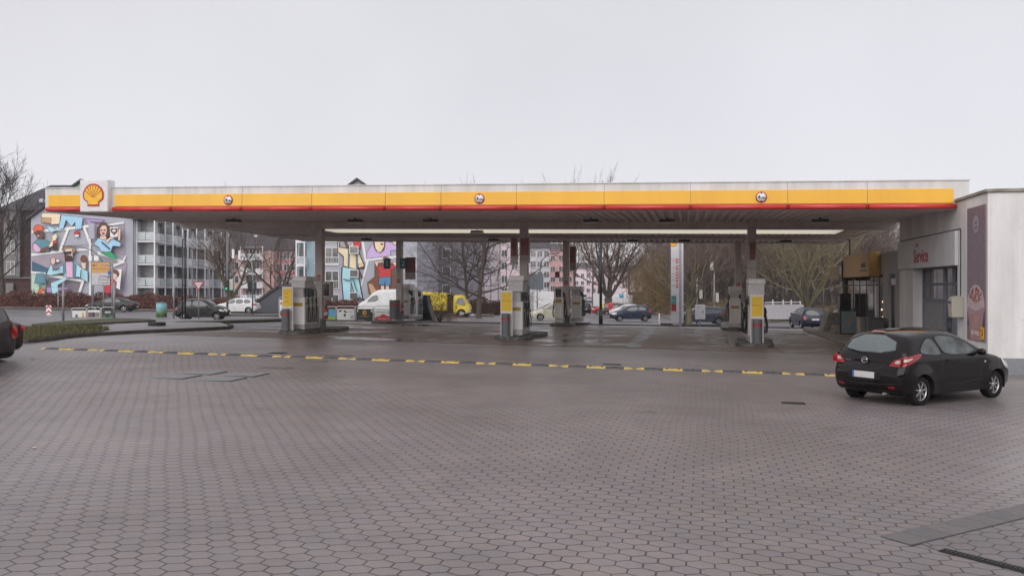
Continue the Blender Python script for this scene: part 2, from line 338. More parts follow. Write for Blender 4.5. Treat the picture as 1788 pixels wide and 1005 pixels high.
# turned pavers to the right of the slab strip
p0 = a0+d*.12-nn*.022
wd = Vector(gp(1639, 962))
sheet('side_paving', [tuple(p0), gp(1639, 962), gp(1788, 996), (8, 5.4), (9.5, 9.5), tuple(a0+d*4.2-nn*.022)], .004, m_pav2)
gr = MB(); g0 = Vector(gp(1639, 962)); g1 = Vector(gp(1800, 1002)); dd = (g1-g0).normalized(); n2 = Vector((-dd.y, dd.x))
for i in range(34):
    for j in range(2):
        c = g0+dd*(i*.034+.02)+n2*(.03+j*.04); gr.box(c.x-.009, c.x+.009, c.y-.017, c.y+.017, zg(c.x, c.y)+.002, zg(c.x, c.y)+.012, 0, rot=atan2(dd.y, dd.x)+.4)
t = thing('drain_grate', 'narrow cast iron drain channel set in the paving at the bottom right corner', 'drain', (0, 0, 0))
gr.build('bars', mat('cast_iron', (.035, .033, .032), .5, .6), t)
b = MB(); q = [g0-n2*.015, g0+dd*1.3-n2*.015, g0+dd*1.3+n2*.11, g0+n2*.11]
b.add([(p.x, p.y, zg(p.x, p.y)+.006) for p in q], [(0, 1, 2, 3)]); b.build('channel', mat('drain_dark', (.012, .011, .01), .8), t)
# steel covers
m_steel = mat('galvanised_cover', (.22, .22, .23), .48, .25, var=.12, scale=14, bump=.15)
labs = ['near left of the four steel covers set in the paving', 'near right of the four steel covers set in the paving', 'far left of the four steel covers set in the paving', 'far right of the four steel covers set in the paving']
for (u, v), lb in zip([(-5.95, -10.4), (-4.8, -10.5), (-5.86, -9.45), (-4.78, -9.5)], labs):
    x, y = uv(u+.45, v+.34); t = thing('manhole_cover', lb, 'manhole cover', (x, y, zg(x, y)), -TH, 'steel covers in the yard')
    MB().box(-.47, .47, -.37, .37, -.03, .005).build('rim', MATS['cast_iron'], t)
    bevel(MB().box(-.445, .445, -.335, .345, -.03, .012).build('plate', m_steel, t), .004, 1)
for k, (px, py, w, dpt, lb) in enumerate([(1385, 703.5, .42, .3, 'small square drain grate in the yard left of the black hatchback'), (1068, 636, .5, .3, 'square drain grate between the speed bump line and the forecourt'), (484, 616, .5, .4, 'small grate beyond the left part of the speed bump line'), (585, 621, .9, .5, 'worn metal cover just beyond the speed bump line'), (480, 642, .8, .5, 'flat worn cover between the speed bumps and the four steel covers'), (545, 630, .8, .35, 'worn metal cover just in front of the speed bump line')]):
    x, y = gp(px, py); t = thing('drain_grate', lb, 'drain', (x, y, zg(x, y)), -TH)
    MB().box(-w/2, w/2, -dpt/2, dpt/2, -.03, .004).build('pit', MATS['drain_dark'] if k < 3 else mat('rusty_plate', (.12, .1, .095), .7), t)
    b = MB(); nb = 7
    for i in range(nb): b.box(-w/2+.02+i*(w-.04)/nb, -w/2+.02+i*(w-.04)/nb+(w/nb)*(.5 if k < 3 else .95), -dpt/2+.02, dpt/2-.02, -.02, .009)
    b.build('bars', MATS['cast_iron'] if k < 3 else MATS['rusty_plate'], t)
# ------------------------------------------------------------ speed bumps
m_yel = mat('bump_yellow', (.66, .45, .045), .55, var=.2, scale=9, col2=(.42, .33, .14)); m_blk = mat('bump_rubber', (.075, .075, .08), .6, var=.2, scale=9)
def bump_mod():
    t = thing('speed_bump', 'x', 'speed bump', (0, 0, 0), -TH, 'yellow and black speed bumps across the yard')
    def seg(x0, x1, taper=0):
        b = MB(); pr = [(-.17, 0), (-.13, .02), (-.07, .036), (.07, .036), (.13, .02), (.17, 0)]
        n = 6; vv = []; xs = [x0+(x1-x0)*i/4 for i in range(5)]
        for i, xx in enumerate(xs):
            f = 1
            if taper < 0: f = sqrt(max(.02, 1-((x1-xx)/(x1-x0))**2))
            if taper > 0: f = sqrt(max(.02, 1-((xx-x0)/(x1-x0))**2))
            vv += [(xx, y*f, z*f) for y, z in pr]
        b.add(vv, [(i*n+k, (i+1)*n+k, (i+1)*n+k+1, i*n+k+1) for i in range(4) for k in range(n-1)]+[(0, 1, 2, 3, 4, 5), (24, 25, 26, 27, 28, 29)], smooth=False)
        return b
    c = seg(-.245, .245); c.build('yellow_segment', m_yel, t)
    seg(-.72, -.25).build('black_segment', m_blk, t); seg(.25, .72).build('black_segment', m_blk, t)
    seg(-.95, -.725, -1).build('end_cap', m_yel, t); seg(.725, .95, 1).build('end_cap', m_yel, t)
    for x in (-.5, -.15, .15, .5): MB().box(x-.03, x+.03, -.1, .09, .03, .0385).build('bolt_slot', mat('bolt_dark', (.015, .013, .01), .5), t)
    ch = MB(); ch.box(-.09, .09, -.03, .03, .03, .0375); ch.build('reflector', mat('worn_patch', (.1, .08, .04), .6), t)
    return t
proto = bump_mod(); NB = 12
ords = ['first', 'second', 'third', 'fourth', 'fifth', 'sixth', 'seventh', 'eighth', 'ninth', 'tenth', 'eleventh', 'twelfth']
for i in range(NB):
    o = proto if i == 0 else copy_tree(proto); u = -12.55+i*1.965; x, y = uv(u, -4.5+.03*sin(i*2.1))
    o.location = (x, y, zg(x, y)); o.rotation_euler = (0, math.atan(K), -TH+.006*sin(i*1.7))
    o['label'] = 'yellow and black rubber speed bump, %s from the left of the line' % ords[i]
# ------------------------------------------------------------ island and verges on the left
front = [gp(-60, 602), gp(49, 599), gp(86, 595.5), gp(123, 590), gp(172, 586), gp(240, 582), gp(320, 578.5), gp(401, 574.5)]
tip = [gp(408, 571.5), gp(398, 569.2)]
kerb('kerb', front+tip, .16, .13, m_kerb, '')
def ins(p, d): v = Vector(p); return (v.x-d*.6, v.y+d)
isl = [ins(p, .1) for p in front[3:]] + tip + [gp(360, 566.5), gp(300, 566), gp(200, 571), gp(150, 578)]
sheet('pavement', [gp(120, 588)]+[ins(p, .12) for p in front[4:]]+[gp(396, 570.5), gp(385, 567), gp(300, 566), gp(200, 569.5), gp(190, 576)], .12, m_side)
sheet('grass_verge', [ins(p, .12) for p in front[:5]]+[gp(192, 581), gp(186, 577), gp(165, 573.5), gp(100, 573), gp(46, 577), gp(-60, 577)], .14, m_grass)
# second verge with kerb behind the lane (px 310-495)
v2 = [gp(300, 567), gp(330, 566.5), gp(400, 563.8), gp(497, 560.8)]
kerb('kerb', v2, .15, .12, m_kerb, '')
sheet('grass_verge', [(p[0], p[1]+.12) for p in v2]+[(p[0], p[1]+1.6) for p in v2[::-1]], .13, m_grass)
# traffic islands on the far road
for P in ([(55, 568), (70, 571), (272, 561), (262, 558.5), (200, 557), (100, 563)], ):
    pp = [gp(*p) for p in P]; sheet('traffic_island', pp, .07, m_grass)
    kerb('kerb', [pp[0], pp[1], pp[2], pp[3]], .15, .08, m_kerb, '')
def band(name, x0, x1, y0, y1, off, m, n=10):
    return sheet(name, [(x0, y0), (x1, y0), (x1, y1), (x0, y1)], off, m)
# verge between forecourt and road; pavement; road islands; far pavement
band('grass_verge', -14, 11.5, 53.2, 57.5, .1, m_grass)
kerb('kerb', [(-14, 53.0), (11.5, 53.0)], .15, .1, m_kerb, '')
band('pavement', -14, 60, 50.6, 53.0, .03, m_side)
band('far_grass', -110, -2, 90.5, 95.5, .08, m_grass); band('far_pavement', -110, -2, 95.6, 99, .09, m_side)
kerb('kerb', [(-110, 90.3), (-2, 90.3)], .15, .12, m_kerb, '')
band('traffic_island', -30, -16, 76, 78.5, .1, m_grass); kerb('kerb', [(-30, 75.8), (-16, 75.8)], .15, .12, m_kerb, '')
# street going away: pavements either side
sheet('far_pavement', [(7.5, 112), (-1, 100), (-8, 100), (4, 400), (34, 400)], .06, m_side)
sheet('street', [(10, 108), (23, 95), (31, 400), (36, 400)][:0] or [(4, 96), (19, 96), (46, 420), (34, 420)], .02, m_asph)
sheet('grass_bank', [(27, 92), (60, 84), (120, 100), (120, 420), (55, 420)], .1, m_grass)
sheet('path', [(17, 92), (27, 86), (56, 420), (47, 420)], .05, m_side)
b = MB(); k = [(18.3, 98), (43, 400)]
kerb('kerb', [(18.3, 98), (26, 180), (43, 400)], .3, .14, mat('red_kerb', (.22, .12, .11), .8), '')
# right side bank under the forest
sheet('grass_bank', [(12.5, 57.2), (30, 57.2), (30, 62), (12.5, 61)], .09, m_grass)
# ------------------------------------------------------------ canopy
m_white = mat('fascia_white', (.72, .70, .71), .5, var=.12, scale=2.2, streak=True, col2=(.56, .545, .53))
m_yb = mat('fascia_yellow', (.86, .46, .016), .28, var=.05, scale=1.0, coat=.15, streak=True, col2=(.79, .40, .014)); m_rb = mat('fascia_red', (.62, .035, .03), .3, var=.08, scale=2, coat=.3)
m_sof = mat('soffit_metal', (.84, .77, .73), .5, .0, var=.12, scale=.8, col2=(.74, .67, .64)); m_beam = mat('beam_paint', (.68, .62, .59), .6, var=.1, scale=2)
def zc(u, v): return CAMZ + 2.425 - .0150*u + (.0265*v if v < 8.33 else .2207-.0135*(v-8.33))       # canopy plane (fascia bottom)
CU0, CU1, CV = -17.15, 13.47, 21.0
can = thing('station_canopy', 'long flat petrol station canopy with yellow band and red tube on a white fascia', 'canopy', (0, 0, 0))
def P3(u, v, dz): x, y = uv(u, v); return (x, y, zc(u, v)+dz)
def cbox(b, u0, u1, v0, v1, d0, d1, mi=0):
    b.add([P3(u, v, d) for d in (d0, d1) for v in (v0, v1) for u in (u0, u1)], [(0,2,3,1), (4,5,7,6), (0,1,5,4), (2,6,7,3), (0,4,6,2), (1,3,7,5)], mi)
b = MB(); cbox(b, CU0, CU1, 0, .18, 0, .84); cbox(b, CU0, CU0+.15, .18, 8.33, 0, .84); cbox(b, CU1-.15, CU1, .18, 8.33, .0, .84); cbox(b, CU0, CU0+.15, 8.33, CV, 0, .84); cbox(b, CU1-.15, CU1, 8.33, CV, .0, .84)
b.build('fascia', m_white, can)
b = MB(); cbox(b, CU0, CU1, CV-.15, CV, -.03, .6); b.build('rear_edge', m_beam, can)
def panel(u0, u1):
    b = MB(); v = -.045
    b.add([P3(u0, 0, .17), P3(u1, 0, .17), P3(u1, v, .19), P3(u0, v, .19), P3(u0, v, .59), P3(u1, v, .59), P3(u1, 0, .61), P3(u0, 0, .61)],
          [(0, 1, 2, 3), (3, 2, 5, 4), (4, 5, 6, 7), (0, 3, 4, 7), (1, 6, 5, 2)]); b.build('yellow_band', m_yb, can)
    b = MB(); b.tube([P3(u0-.06, -.05, .085), P3(u1+.06, -.05, .085)], .075, 12); b.build('red_tube', m_rb, can)
joints = [CU0+.2, -15.55, None, -14.15, -11.6, -8.9, -6.2, -3.55, -.9, 1.75, 4.4, 7.1, 9.3, 11.2, CU1-.55]
# seams measured in the photograph
seams = [-14.32, -12.05, -9.4, -6.85, -4.25, -2.35, .15, 2.95, 5.6, 8.45, 10.7, CU1-.42]
panel(CU0+.16, -15.62)
for a, c in zip(seams, seams[1:]): panel(a+.008, c-.008)
b = MB()
for s in seams[1:-1]: cbox(b, s-.006, s+.006, -.003, .0, .62, .84)
b.build('seam', mat('seam_dark', (.25, .24, .23), .8), can)
# capping
b = MB(); cbox(b, CU0-.03, CU1+.03, -.03, .22, .84, .87); cbox(b, CU0-.03, CU0+.2, .22, CV, .84, .87); b.build('capping', m_white, can)
# corrugated soffit, with the skylight slot left open
SK0, SK1, SU0, SU1 = 11.0, 14.3, -12.1, 12.1
def corr(b, u0, u1, v0, v1, d=.03):
    p = .30; n = int((u1-u0)/p); xs = []
    for i in range(n+1):
        u = u0+i*p
        for du, dz in ((0, 0), (.10, 0), (.14, .12), (.26, .12)):
            if u+du < u1: xs.append((u+du, dz))
    xs.append((u1, 0)); vv = []
    for u, dz in xs: vv += [P3(u, v0, d+dz), P3(u, v1, d+dz)]
    b.add(vv, [(2*i, 2*i+1, 2*i+3, 2*i+2) for i in range(len(xs)-1)])
b = MB(); corr(b, CU0+.15, CU1-.15, .18, 8.33); corr(b, CU0+.15, CU1-.15, 8.33, SK0); corr(b, CU0+.15, CU1-.15, SK1, CV-.15); corr(b, CU0+.15, SU0, SK0, SK1); corr(b, SU1, CU1-.15, SK0, SK1)
b.build('soffit', m_sof, can)
b = MB(); cbox(b, CU0, CU1, .18, 8.33, .30, .34); cbox(b, CU0, CU1, 8.33, SK0, .30, .34); cbox(b, CU0, CU1, SK1, CV, .30, .34); cbox(b, CU0, SU0, SK0, SK1, .30, .34); cbox(b, SU1, CU1, SK0, SK1, .30, .34)
b.build('roof_deck', m_beam, can)
ms = bpy.data.materials.new('skylight_sheet'); ms.use_nodes = True; n = ms.node_tree; bs = n.nodes['Principled BSDF']; bs.inputs['Base Color'].default_value = (.8, .77, .69, 1)
tr = n.nodes.new('ShaderNodeBsdfTranslucent'); tr.inputs[0].default_value = (.88, .85, .76, 1); mxs = n.nodes.new('ShaderNodeMixShader'); mxs.inputs[0].default_value = .85
n.links.new(bs.outputs[0], mxs.inputs[1]); n.links.new(tr.outputs[0], mxs.inputs[2]); n.links.new(mxs.outputs[0], n.nodes['Material Output'].inputs[0])
b = MB(); cbox(b, SU0, SU1, SK0+.1, SK1, .0, .006); b.build('skylight', ms, can)
b = MB(); cbox(b, SU0-.03, SU0, SK0, SK1, .0, .34); cbox(b, SU1, SU1+.03, SK0, SK1, .0, .34); cbox(b, SU0, SU1, SK0+.05, SK0+.1, .0, .34); cbox(b, SU0, SU1, SK1, SK1+.04, .0, .34); b.build('skylight_frame', m_beam, can)
b = MB()
for v, d0, w in ((8.33, -.27, .3), (16.4, -.09, .2)): cbox(b, CU0+.15, CU1-.15, v-w/2, v+w/2, d0, .028)
cbox(b, CU0+.15, CU1-.15, .19, .3, .005, .028)
b.build('girder', m_beam, can)
# logo box
lb = MB(); cbox(lb, -15.57, -14.45, -.22, .2, -.02, 1.12); lo = lb.build('logo_box', mat('logo_box_white', (.72, .70, .72), .35, var=.05), can); bevel(lo, .04, 3)
def shell(parent, o3, ux, uz, R, dn, mats, names=('shell_outline', 'shell_emblem', 'shell_groove')):
    """scallop emblem; o3 = centre, ux/uz = axes, dn = outward normal"""
    o3, ux, uz, dn = map(Vector, (o3, ux, uz, dn))
    def outl(s, bot):
        pts = []
        for i in range(29):
            a = radians(-22) + radians(224)*i/28; sc_ = 1+.018*abs(sin(7.0*(a)))*1
            pts.append((s*sc_*cos(a), s*sc_*sin(a)*.98))
        pts += [(-.56*s, -.62*s), (-.58*s, bot), (0, bot-.03*s), (.58*s, bot), (.56*s, -.62*s)]
        return pts
    def plate(poly, off, th, m, nm):
        b = MB(); n_ = len(poly); q = [o3+ux*x*R+uz*y*R+dn*off for x, y in poly]; q2 = [p+dn*th for p in q]
        b.add(q+q2, [list(range(n_))[::-1], list(range(n_, 2*n_))]+[(i, (i+1) % n_, (i+1) % n_+n_, i+n_) for i in range(n_)])
        o = b.build(nm, m, parent); fixn(o); return o
    plate(outl(1.0, -.93), .0, .02, mats[0], names[0]); plate(outl(.86, -.78), .021, .006, mats[1], names[1])
    b = MB(); base = Vector((0, -.62))
    for a in (28, 50, 70, 90, 110, 130, 152):
        e_ = Vector((cos(radians(a)), sin(radians(a))))*.84; s_ = base*.25+e_*.12+Vector((0, -.12)); d_ = (e_-s_).normalized(); nn_ = Vector((-d_.y, d_.x))
        q = [s_-nn_*.014, s_+nn_*.014, e_+nn_*.04, e_-nn_*.04]; b.add([o3+ux*p.x*R+uz*p.y*R+dn*.0285 for p in q], [(0, 1, 2, 3)])
    b.build(names[2], mats[0], parent)
m_sred = mat('shell_red', (.42, .03, .02), .4, var=.05); m_syel = mat('shell_yellow', (.88, .50, .03), .4, var=.05)
U3 = Vector((CT, -ST, -K)).normalized(); V3 = Vector((ST, CT, 0)).normalized(); Z3 = Vector((0, 0, 1))
c = Vector(P3(-15.01, -.22, .57)); shell(lo, c-V3*.002, U3, Z3, .41, -V3, (m_sred, m_syel))
# height limit signs (4,10m) on the fascia
m_sw = mat('sign_white', (.78, .77, .77), .45, var=.04); m_sr = mat('sign_red', (.45, .03, .035), .45, var=.05); m_sk = mat('sign_black', (.02, .02, .022), .5, var=.05)
for px, lbx in ((400, 'round red edged height limit sign near the shell emblem'), (838, 'round red edged height limit sign in the middle of the canopy fascia'), (1329, 'round red edged height limit sign on the right part of the canopy fascia')):
    tt = (px-894)/1500; u = tt*27.5/(CT+tt*ST); c = Vector(P3(u, -.075, .385))
    t = thing('height_limit_sign', lbx, 'sign', c, -TH, 'height limit signs on the canopy')
    MB().lathe([(0, .02), (.165, .02), (.165, 0), (.0, 0)], 28, 'y').build('red_ring', m_sr, t)
    MB().lathe([(0, -.004), (.135, -.004), (.135, .003)], 28, 'y').build('white_disc', m_sw, t)
    b = MB()
    for s in (1, -1): b.add([(-.035, -.007, s*.135), (.035, -.007, s*.135), (0, -.007, s*.09)], [(0, 1, 2)])
    b.build('arrow', m_sk, t)
    text('lettering', '4', .15, m_sk, t, (-.065, -.008, 0), bold=.004); text('lettering', ',10m', .085, m_sk, t, (.045, -.008, -.025), bold=.002)
# soffit lamps
m_lamp = mat('lamp_dark', (.06, .055, .05), .5); m_lens = mat('lamp_lens', (.42, .40, .38), .3)
lamps = [(408, 5.0), (620, 5.0), (752, 5.0), (1032, 5.0), (1165, 5.0), (1432, 5.0), (640, 18.2), (862, 18.2), (1105, 18.2), (1195, 18.2), (1372, 18.2), (833, 12.2)]
for i, (px, v) in enumerate(lamps):
    tt = (px-894)/1500; u = (tt*(27.5+v*CT)-v*ST)/(CT+tt*ST); c = P3(u, v, .03)
    t = thing('soffit_lamp', 'flat floodlight under the %s part of the canopy, %s from the left in its row' % ('front' if v < 8 else 'rear' if v > 15 else 'middle', ords[i if i < 6 else i-6 if i < 11 else 0]), 'lamp', c, -TH, 'floodlights under the canopy')
    b = MB(); b.box(-.28, .28, -.16, .16, -.16, -.06); b.box(-.03, .03, -.03, .03, -.07, .02); bevel(b.build('housing', m_lamp, t), .02, 1)
    MB().box(-.30, .30, -.2, .2, -.185, -.165).build('lens', m_lens, t)
# ------------------------------------------------------------ islands, posts, dispensers
m_isl = mat('island_kerb', (.045, .042, .042), .6, var=.4, scale=5, bump=.4, col2=(.16, .155, .15)); m_post = mat('post_paint', (.60, .555, .535), .55, var=.08, scale=3)
m_pg = mat('plinth_grey', (.16, .16, .165), .5); m_pw = mat('pump_white', (.80, .78, .78), .42, var=.08, scale=4, streak=True); m_pl = mat('pump_light_grey', (.62, .605, .605), .45, var=.06)
m_py = mat('advert_yellow', (.86, .56, .02), .35, var=.03); m_ps = mat('pump_steel', (.45, .43, .42), .35, .5, var=.15, scale=5); m_rub = mat('hose_rubber', (.015, .015, .016), .45)
m_disp = mat('display_dark', (.03, .04, .045), .2); m_bing = mat('bin_grey', (.13, .135, .15), .45, var=.1); m_bred = mat('bin_red', (.36, .05, .06), .5, var=.1)
m_sgrn = mat('nozzle_green', (.02, .10, .05), .4)
def isle(u, v0, v1, w, lab):
    b = MB(); pts = []
    for k in range(13): a = pi+pi*k/12; pts.append((u+w/2*cos(a), v0+w/2+w/2*sin(a)*1.0))
    for k in range(13): a = pi*k/12; pts.append((u+w/2*cos(a), v1-w/2+w/2*sin(a)))
    b.prism([uv(*p) for p in pts], -.05, .15, zf=zg); o = b.build('pump_island', m_isl); fixn(o); bevel(o, .03, 2); tag(o, lab, 'kerb island', 'dark kerb islands under the canopy'); return o
ui = [-10.3, -1.18, 8.0]
nm = ['left', 'middle', 'right']
for k, u in enumerate(ui):
    isle(u-.05, 5.35, 7.6, 1.35, 'dark rounded kerb island under the %s front fuel dispenser' % nm[k])
    isle(u+.15, 7.75, 10.2, 1.3, 'dark rounded kerb island at the foot of the %s front post' % nm[k])
isle(ui[0]-.15, 16.2, 24.2, 1.35, 'long dark kerb island under the rear left bin and dispensers')
isle(ui[1]+.1, 18.0, 20.2, 1.3, 'dark kerb island under the rear middle dispenser')
isle(ui[1]+.7, 20.4, 22.6, 1.2, 'dark kerb island behind the rear middle post')
isle(ui[2]-.1, 18.0, 21.6, 1.3, 'dark kerb island under the rear right dispenser')
def post(u, v, lab, price=None):
    x, y = uv(u, v); z = zg(x, y)+.12; top = zc(u, v)+.0-z
    t = thing('canopy_post', lab, 'post', (x, y, z), -TH, 'posts holding up the canopy'); w = .165
    bevel(MB().box(-w, w, -w, w, 0, top).build('shaft', m_post, t), .01, 1)
    bevel(MB().box(-w-.035, w+.035, -w-.035, w+.035, 0, .42).build('plinth', m_pg, t), .01, 1)
    b = MB(); b.box(-.09, .09, -w-.012, -w-.002, 2.12, 2.34); b.build('number_plate', m_sr, t)
    text('lettering', 'T', .2, m_sw, t, (0, -w-.016, 2.23), depth=.001) if price else text('lettering', 'E5', .12, m_sw, t, (0, -w-.016, 2.23), depth=.001)
    b = MB(); b.box(w+.01, w+.07, -.05, .05, 1.0, 2.0); b.build('conduit', m_post, t)
    return t, top
def board(u, v, z0, z1, w, off, lab):
    x, y = uv(u, v); t = thing('price_board', lab, 'sign', (x, y, zg(x, y)), -TH)
    h = z1-z0
    bevel(MB().box(off-w/2, off+w/2, -.06, .06, z0, z1).build('frame', m_post, t), .01, 1)
    MB().box(off-w/2+.04, off+w/2-.04, -.068, -.061, z0+h*.3, z1-.03).build('red_panel', mat('board_red', (.34, .13, .125), .5, var=.3, scale=6, col2=(.2, .075, .08)), t)
    MB().box(off-w/2+.04, off+w/2-.04, -.068, -.061, z0+.04, z0+h*.28).build('grey_panel', mat('board_grey', (.33, .3, .29), .5), t)
    return t
posts = []
for k, u in enumerate(ui):
    t, top = post(u, 8.33, 'square canopy post behind the %s front dispenser' % nm[k], k == 1)
    t2, _ = post(u+(-.28, .18, .12)[k], 19.8, 'square rear canopy post of the %s island row' % nm[k])
# cabinets hung on front posts
def cabinet(u, v, du, dv, z0, z1, sx, sy, lab, dark=True):
    x, y = uv(u+du, v+dv); t = thing('wall_cabinet', lab, 'cabinet', (x, y, zg(x, y)+.12), -TH)
    bevel(MB().box(-sx, sx, -sy, sy, z0, z1).build('housing', m_post, t), .015, 1)
    if dark: MB().box(-sx+.03, sx-.03, -sy-.006, -sy, z0+.08, z1-.1).build('window', mat('cabinet_glass', (.07, .06, .055), .25), t)
    return t
cabinet(ui[0], 8.33, .35, .05, 1.35, 2.05, .17, .2, 'glazed cabinet on the right side of the left front post')
cabinet(ui[0], 8.33, -.30, .05, 1.2, 1.95, .09, .16, 'narrow dark cabinet on the left side of the left front post')
board(ui[1], 7.95, 3.05, 4.1, .42, .1, 'tall red hanging board on the middle front post')
board(ui[1], 8.3, 3.02, 4.15, .3, -.42, 'grey hanging board left of the middle front post').children[1].data.materials[0] = MATS['post_paint']
board(ui[2], 7.95, 2.95, 4.0, .3, .0, 'grey hanging board on the right front post').children[1].data.materials[0] = MATS['board_grey'] if 0 else MATS['post_paint']
board(ui[1]+.15, 19.4, 3.0, 4.3, .36, .45, 'red hanging board on the rear middle post')
board(ui[1], 19.7, 2.6, 2.95, .25, -.3, 'small red board left of the rear middle post')
x, y = uv(ui[0]-.28, 19.3); t = thing('direction_signs', 'two teal signs and a dark red sign fixed to the rear left post', 'sign', (x, y, zg(x, y)), -TH)
m_teal = mat('teal_sign', (.0, .12, .16), .45, var=.1)
MB().box(-.75, -.35, -.08, -.05, 3.0, 3.6).build('teal_panel', m_teal, t); MB().box(.2, .6, -.08, -.05, 3.0, 3.6).build('teal_panel', m_teal, t)
MB().box(.5, 1.1, -.02, .02, 2.4, 3.65).build('red_panel', mat('dull_red_sign', (.2, .045, .05), .5), t); MB().box(.5, 1.1, -.03, -.02, 2.4, 2.8).build('grey_panel', MATS['board_grey'], t)
for xo in (-.55, .4): text('lettering', '1' if xo < 0 else '2', .4, m_sw, t, (xo, -.085, 3.3), depth=.001)
def extinguisher(u, v, du, dv, z, lab):
    x, y = uv(u+du, v+dv); t = thing('fire_extinguisher', lab, 'fire extinguisher', (x, y, zg(x, y)+z), -TH)
    m = mat('extinguisher_red', (.5, .02, .025), .3, coat=.4)
    MB().lathe([(0, 0), (.08, 0), (.085, .03), (.085, .42), (.06, .49), (.03, .52), (0, .52)], 16).build('cylinder', m, t)
    b = MB(); b.cyl(0, 0, .52, .58, .02, 8); b.box(-.02, .09, -.015, .015, .57, .60); b.build('valve', m_sk, t)
    MB().tube([(.02, 0, .56), (.1, 0, .5), (.11, 0, .3), (.1, 0, .12)], .012, 6).build('hose', m_rub, t)
    MB().lathe([(.0862, .15), (.0862, .3)], 16).build('label', m_sw, t)
extinguisher(ui[0], 8.33, .33, -.12, .55, 'red fire extinguisher on the left front post')
extinguisher(ui[0], 19.8, .05, -.5, .5, 'red fire extinguisher beside the rear left post')
def bin_(u, v, w, h, lab):
    x, y = uv(u, v); t = thing('litter_bin', lab, 'bin', (x, y, zg(x, y)+.15), -TH)
    n_ = 20; pr = [(w/2*cos(a), w/2*.8*sin(a)) for a in [2*pi*i/n_ for i in range(n_)]]
    o = MB().prism(pr, 0, h).build('body', m_bing, t); fixn(o, radians(50))
    o = MB().prism([(p[0]*1.02, p[1]*1.02) for p in pr], h*.72, h*.86).build('red_band', m_bred, t); fixn(o, radians(50))
    o = MB().prism([(p[0]*1.04, p[1]*1.04) for p in pr], h, h+.03).build('lid', m_bing, t); fixn(o, radians(50)); return t
def advert(u, v, words, lab):
    x, y = uv(u, v); t = thing('advert_panel', lab, 'sign', (x, y, zg(x, y)+.15), -TH)
    b = MB(); b.box(-.24, .24, -.03, .05, .88, 1.78); b.box(-.24, -.185, -.03, .08, 0, .88); b.box(.185, .24, -.03, .08, 0, .88); b.box(-.185, .185, .04, .08, 0, .88)
    bevel(b.build('frame', m_pw, t), .012, 1)
    MB().box(-.19, .19, -.045, -.029, .98, 1.70).build('yellow_panel', m_py, t)
    for k, w in enumerate(words): text('lettering', w, .062, mat('advert_letters', (.30, .13, .01), .5), t, (-.02 if len(words) > 1 else 0, -.0475, 1.52-.17*k if len(words) > 1 else 1.38), depth=.001)
    return t
def dispenser(u, v, L, lab, side=1, head=True, h=1.35, wd=.28, top=2.2, proto=None):
    x, y = uv(u, v); t = thing('fuel_dispenser', lab, 'fuel pump', (x, y, zg(x, y)+.15), -TH, 'fuel dispensers under the canopy')
    bevel(MB().box(-wd, wd, 0, L, .02, .22).build('base', m_ps, t), .01, 1)
    b = MB(); b.box(-wd, wd, 0, L, .22, h); bevel(b.build('cabinet', m_pw, t), .03, 2)
    b = MB()
    for s in (-1, 1):
        b.box(s*wd-.008, s*wd+.008, .12, L-.12, .3, .95)
    b.build('steel_door', m_ps, t)
    bevel(MB().box(-wd+.03, wd-.09, .08, L-.08, h, 1.72).build('column', m_pl, t), .02, 1)
    if head:
        bevel(MB().box(-wd-.02, wd+.02, -.02, L*.6, 1.72, top-.14).build('head', m_pl, t), .02, 1)
        bevel(MB().box(-wd+.0, wd+.06, .02, L*.9, top-.138, top+.06).build('head_cap', m_pw, t), .02, 1)
    for s in (-1, 1):
        d = MB(); d.box(s*(wd-.08), s*(wd+.015), L*.15, L*.6, 1.4, 1.68); d.build('display', m_disp, t)
        for q in range(3):
            yy = .2+q*(L-.35)/3
            b = MB(); b.tube([(s*(wd+.05), yy, 1.28), (s*(wd+.10), yy, 1.12), (s*(wd+.09), yy, 1.02)], [.035, .03, .012], 8); b.build('nozzle', m_sgrn if q == 1 else m_rub, t)
            b = MB(); b.tube([(s*(wd+.09), yy, 1.04), (s*(wd+.16), yy+.03, .62), (s*(wd+.14), yy+.08, .34), (s*(wd+.05), yy+.12, .30), (s*(wd+.02), yy+.15, .8), (s*(wd+.03), yy+.16, 1.55), (s*(wd-.05), yy+.16, 1.7)], .016, 6); b.build('hose', m_rub, t)
    b = MB(); b.box(wd+.004, wd+.012, .1, .42, 1.02, 1.16); b.build('label_plate', mat('label_gold', (.45, .28, .05), .4), t)
    b = MB(); b.box(-.2, .2, -.01, .0, .98, 1.12); b.build('front_plate', MATS['label_gold'], t)
    return t
W1 = [['Shell', 'FuelSave', 'Diesel']]
W1 = [['Bitte', 'Benzin', 'Diesel'], ['Shell V-Power'], ['Shell V-Power']]
for k, u in enumerate(ui):
    v = 6.1 if k else 6.0
    advert(u-.2 if k < 2 else u, v-.38, W1[k], 'yellow panel in a white frame on the front end of the %s dispenser' % nm[k])
    bin_(u-.2 if k < 2 else u, v-.58, .33, .84, 'grey bin with a red band under the %s yellow panel' % nm[k])
    dispenser(u+(.08 if k < 2 else 0), v, 1.5, 'white fuel dispenser with black hoses on the %s front island' % nm[k], top=2.15 if k == 0 else 2.3)
bin_(ui[0]-.25, 18.9, .62, 1.05, 'wide grey bin with a red band in front of the rear left post')
dispenser(ui[0]-.2, 20.4, 1.1, 'rear left fuel dispenser just behind the post', h=1.5, top=2.0)
dispenser(ui[0]-.3, 22.2, 1.2, 'rearmost left fuel dispenser beside the vacuum', h=1.7, top=1.9)
dispenser(ui[1]-.05, 18.6, .7, 'rear middle fuel dispenser in front of its post', h=1.3, top=1.9, head=False, wd=.22)
t = dispenser(ui[1]+.6, 20.7, 1.3, 'rear middle fuel dispenser behind its post', h=1.5, top=1.95)
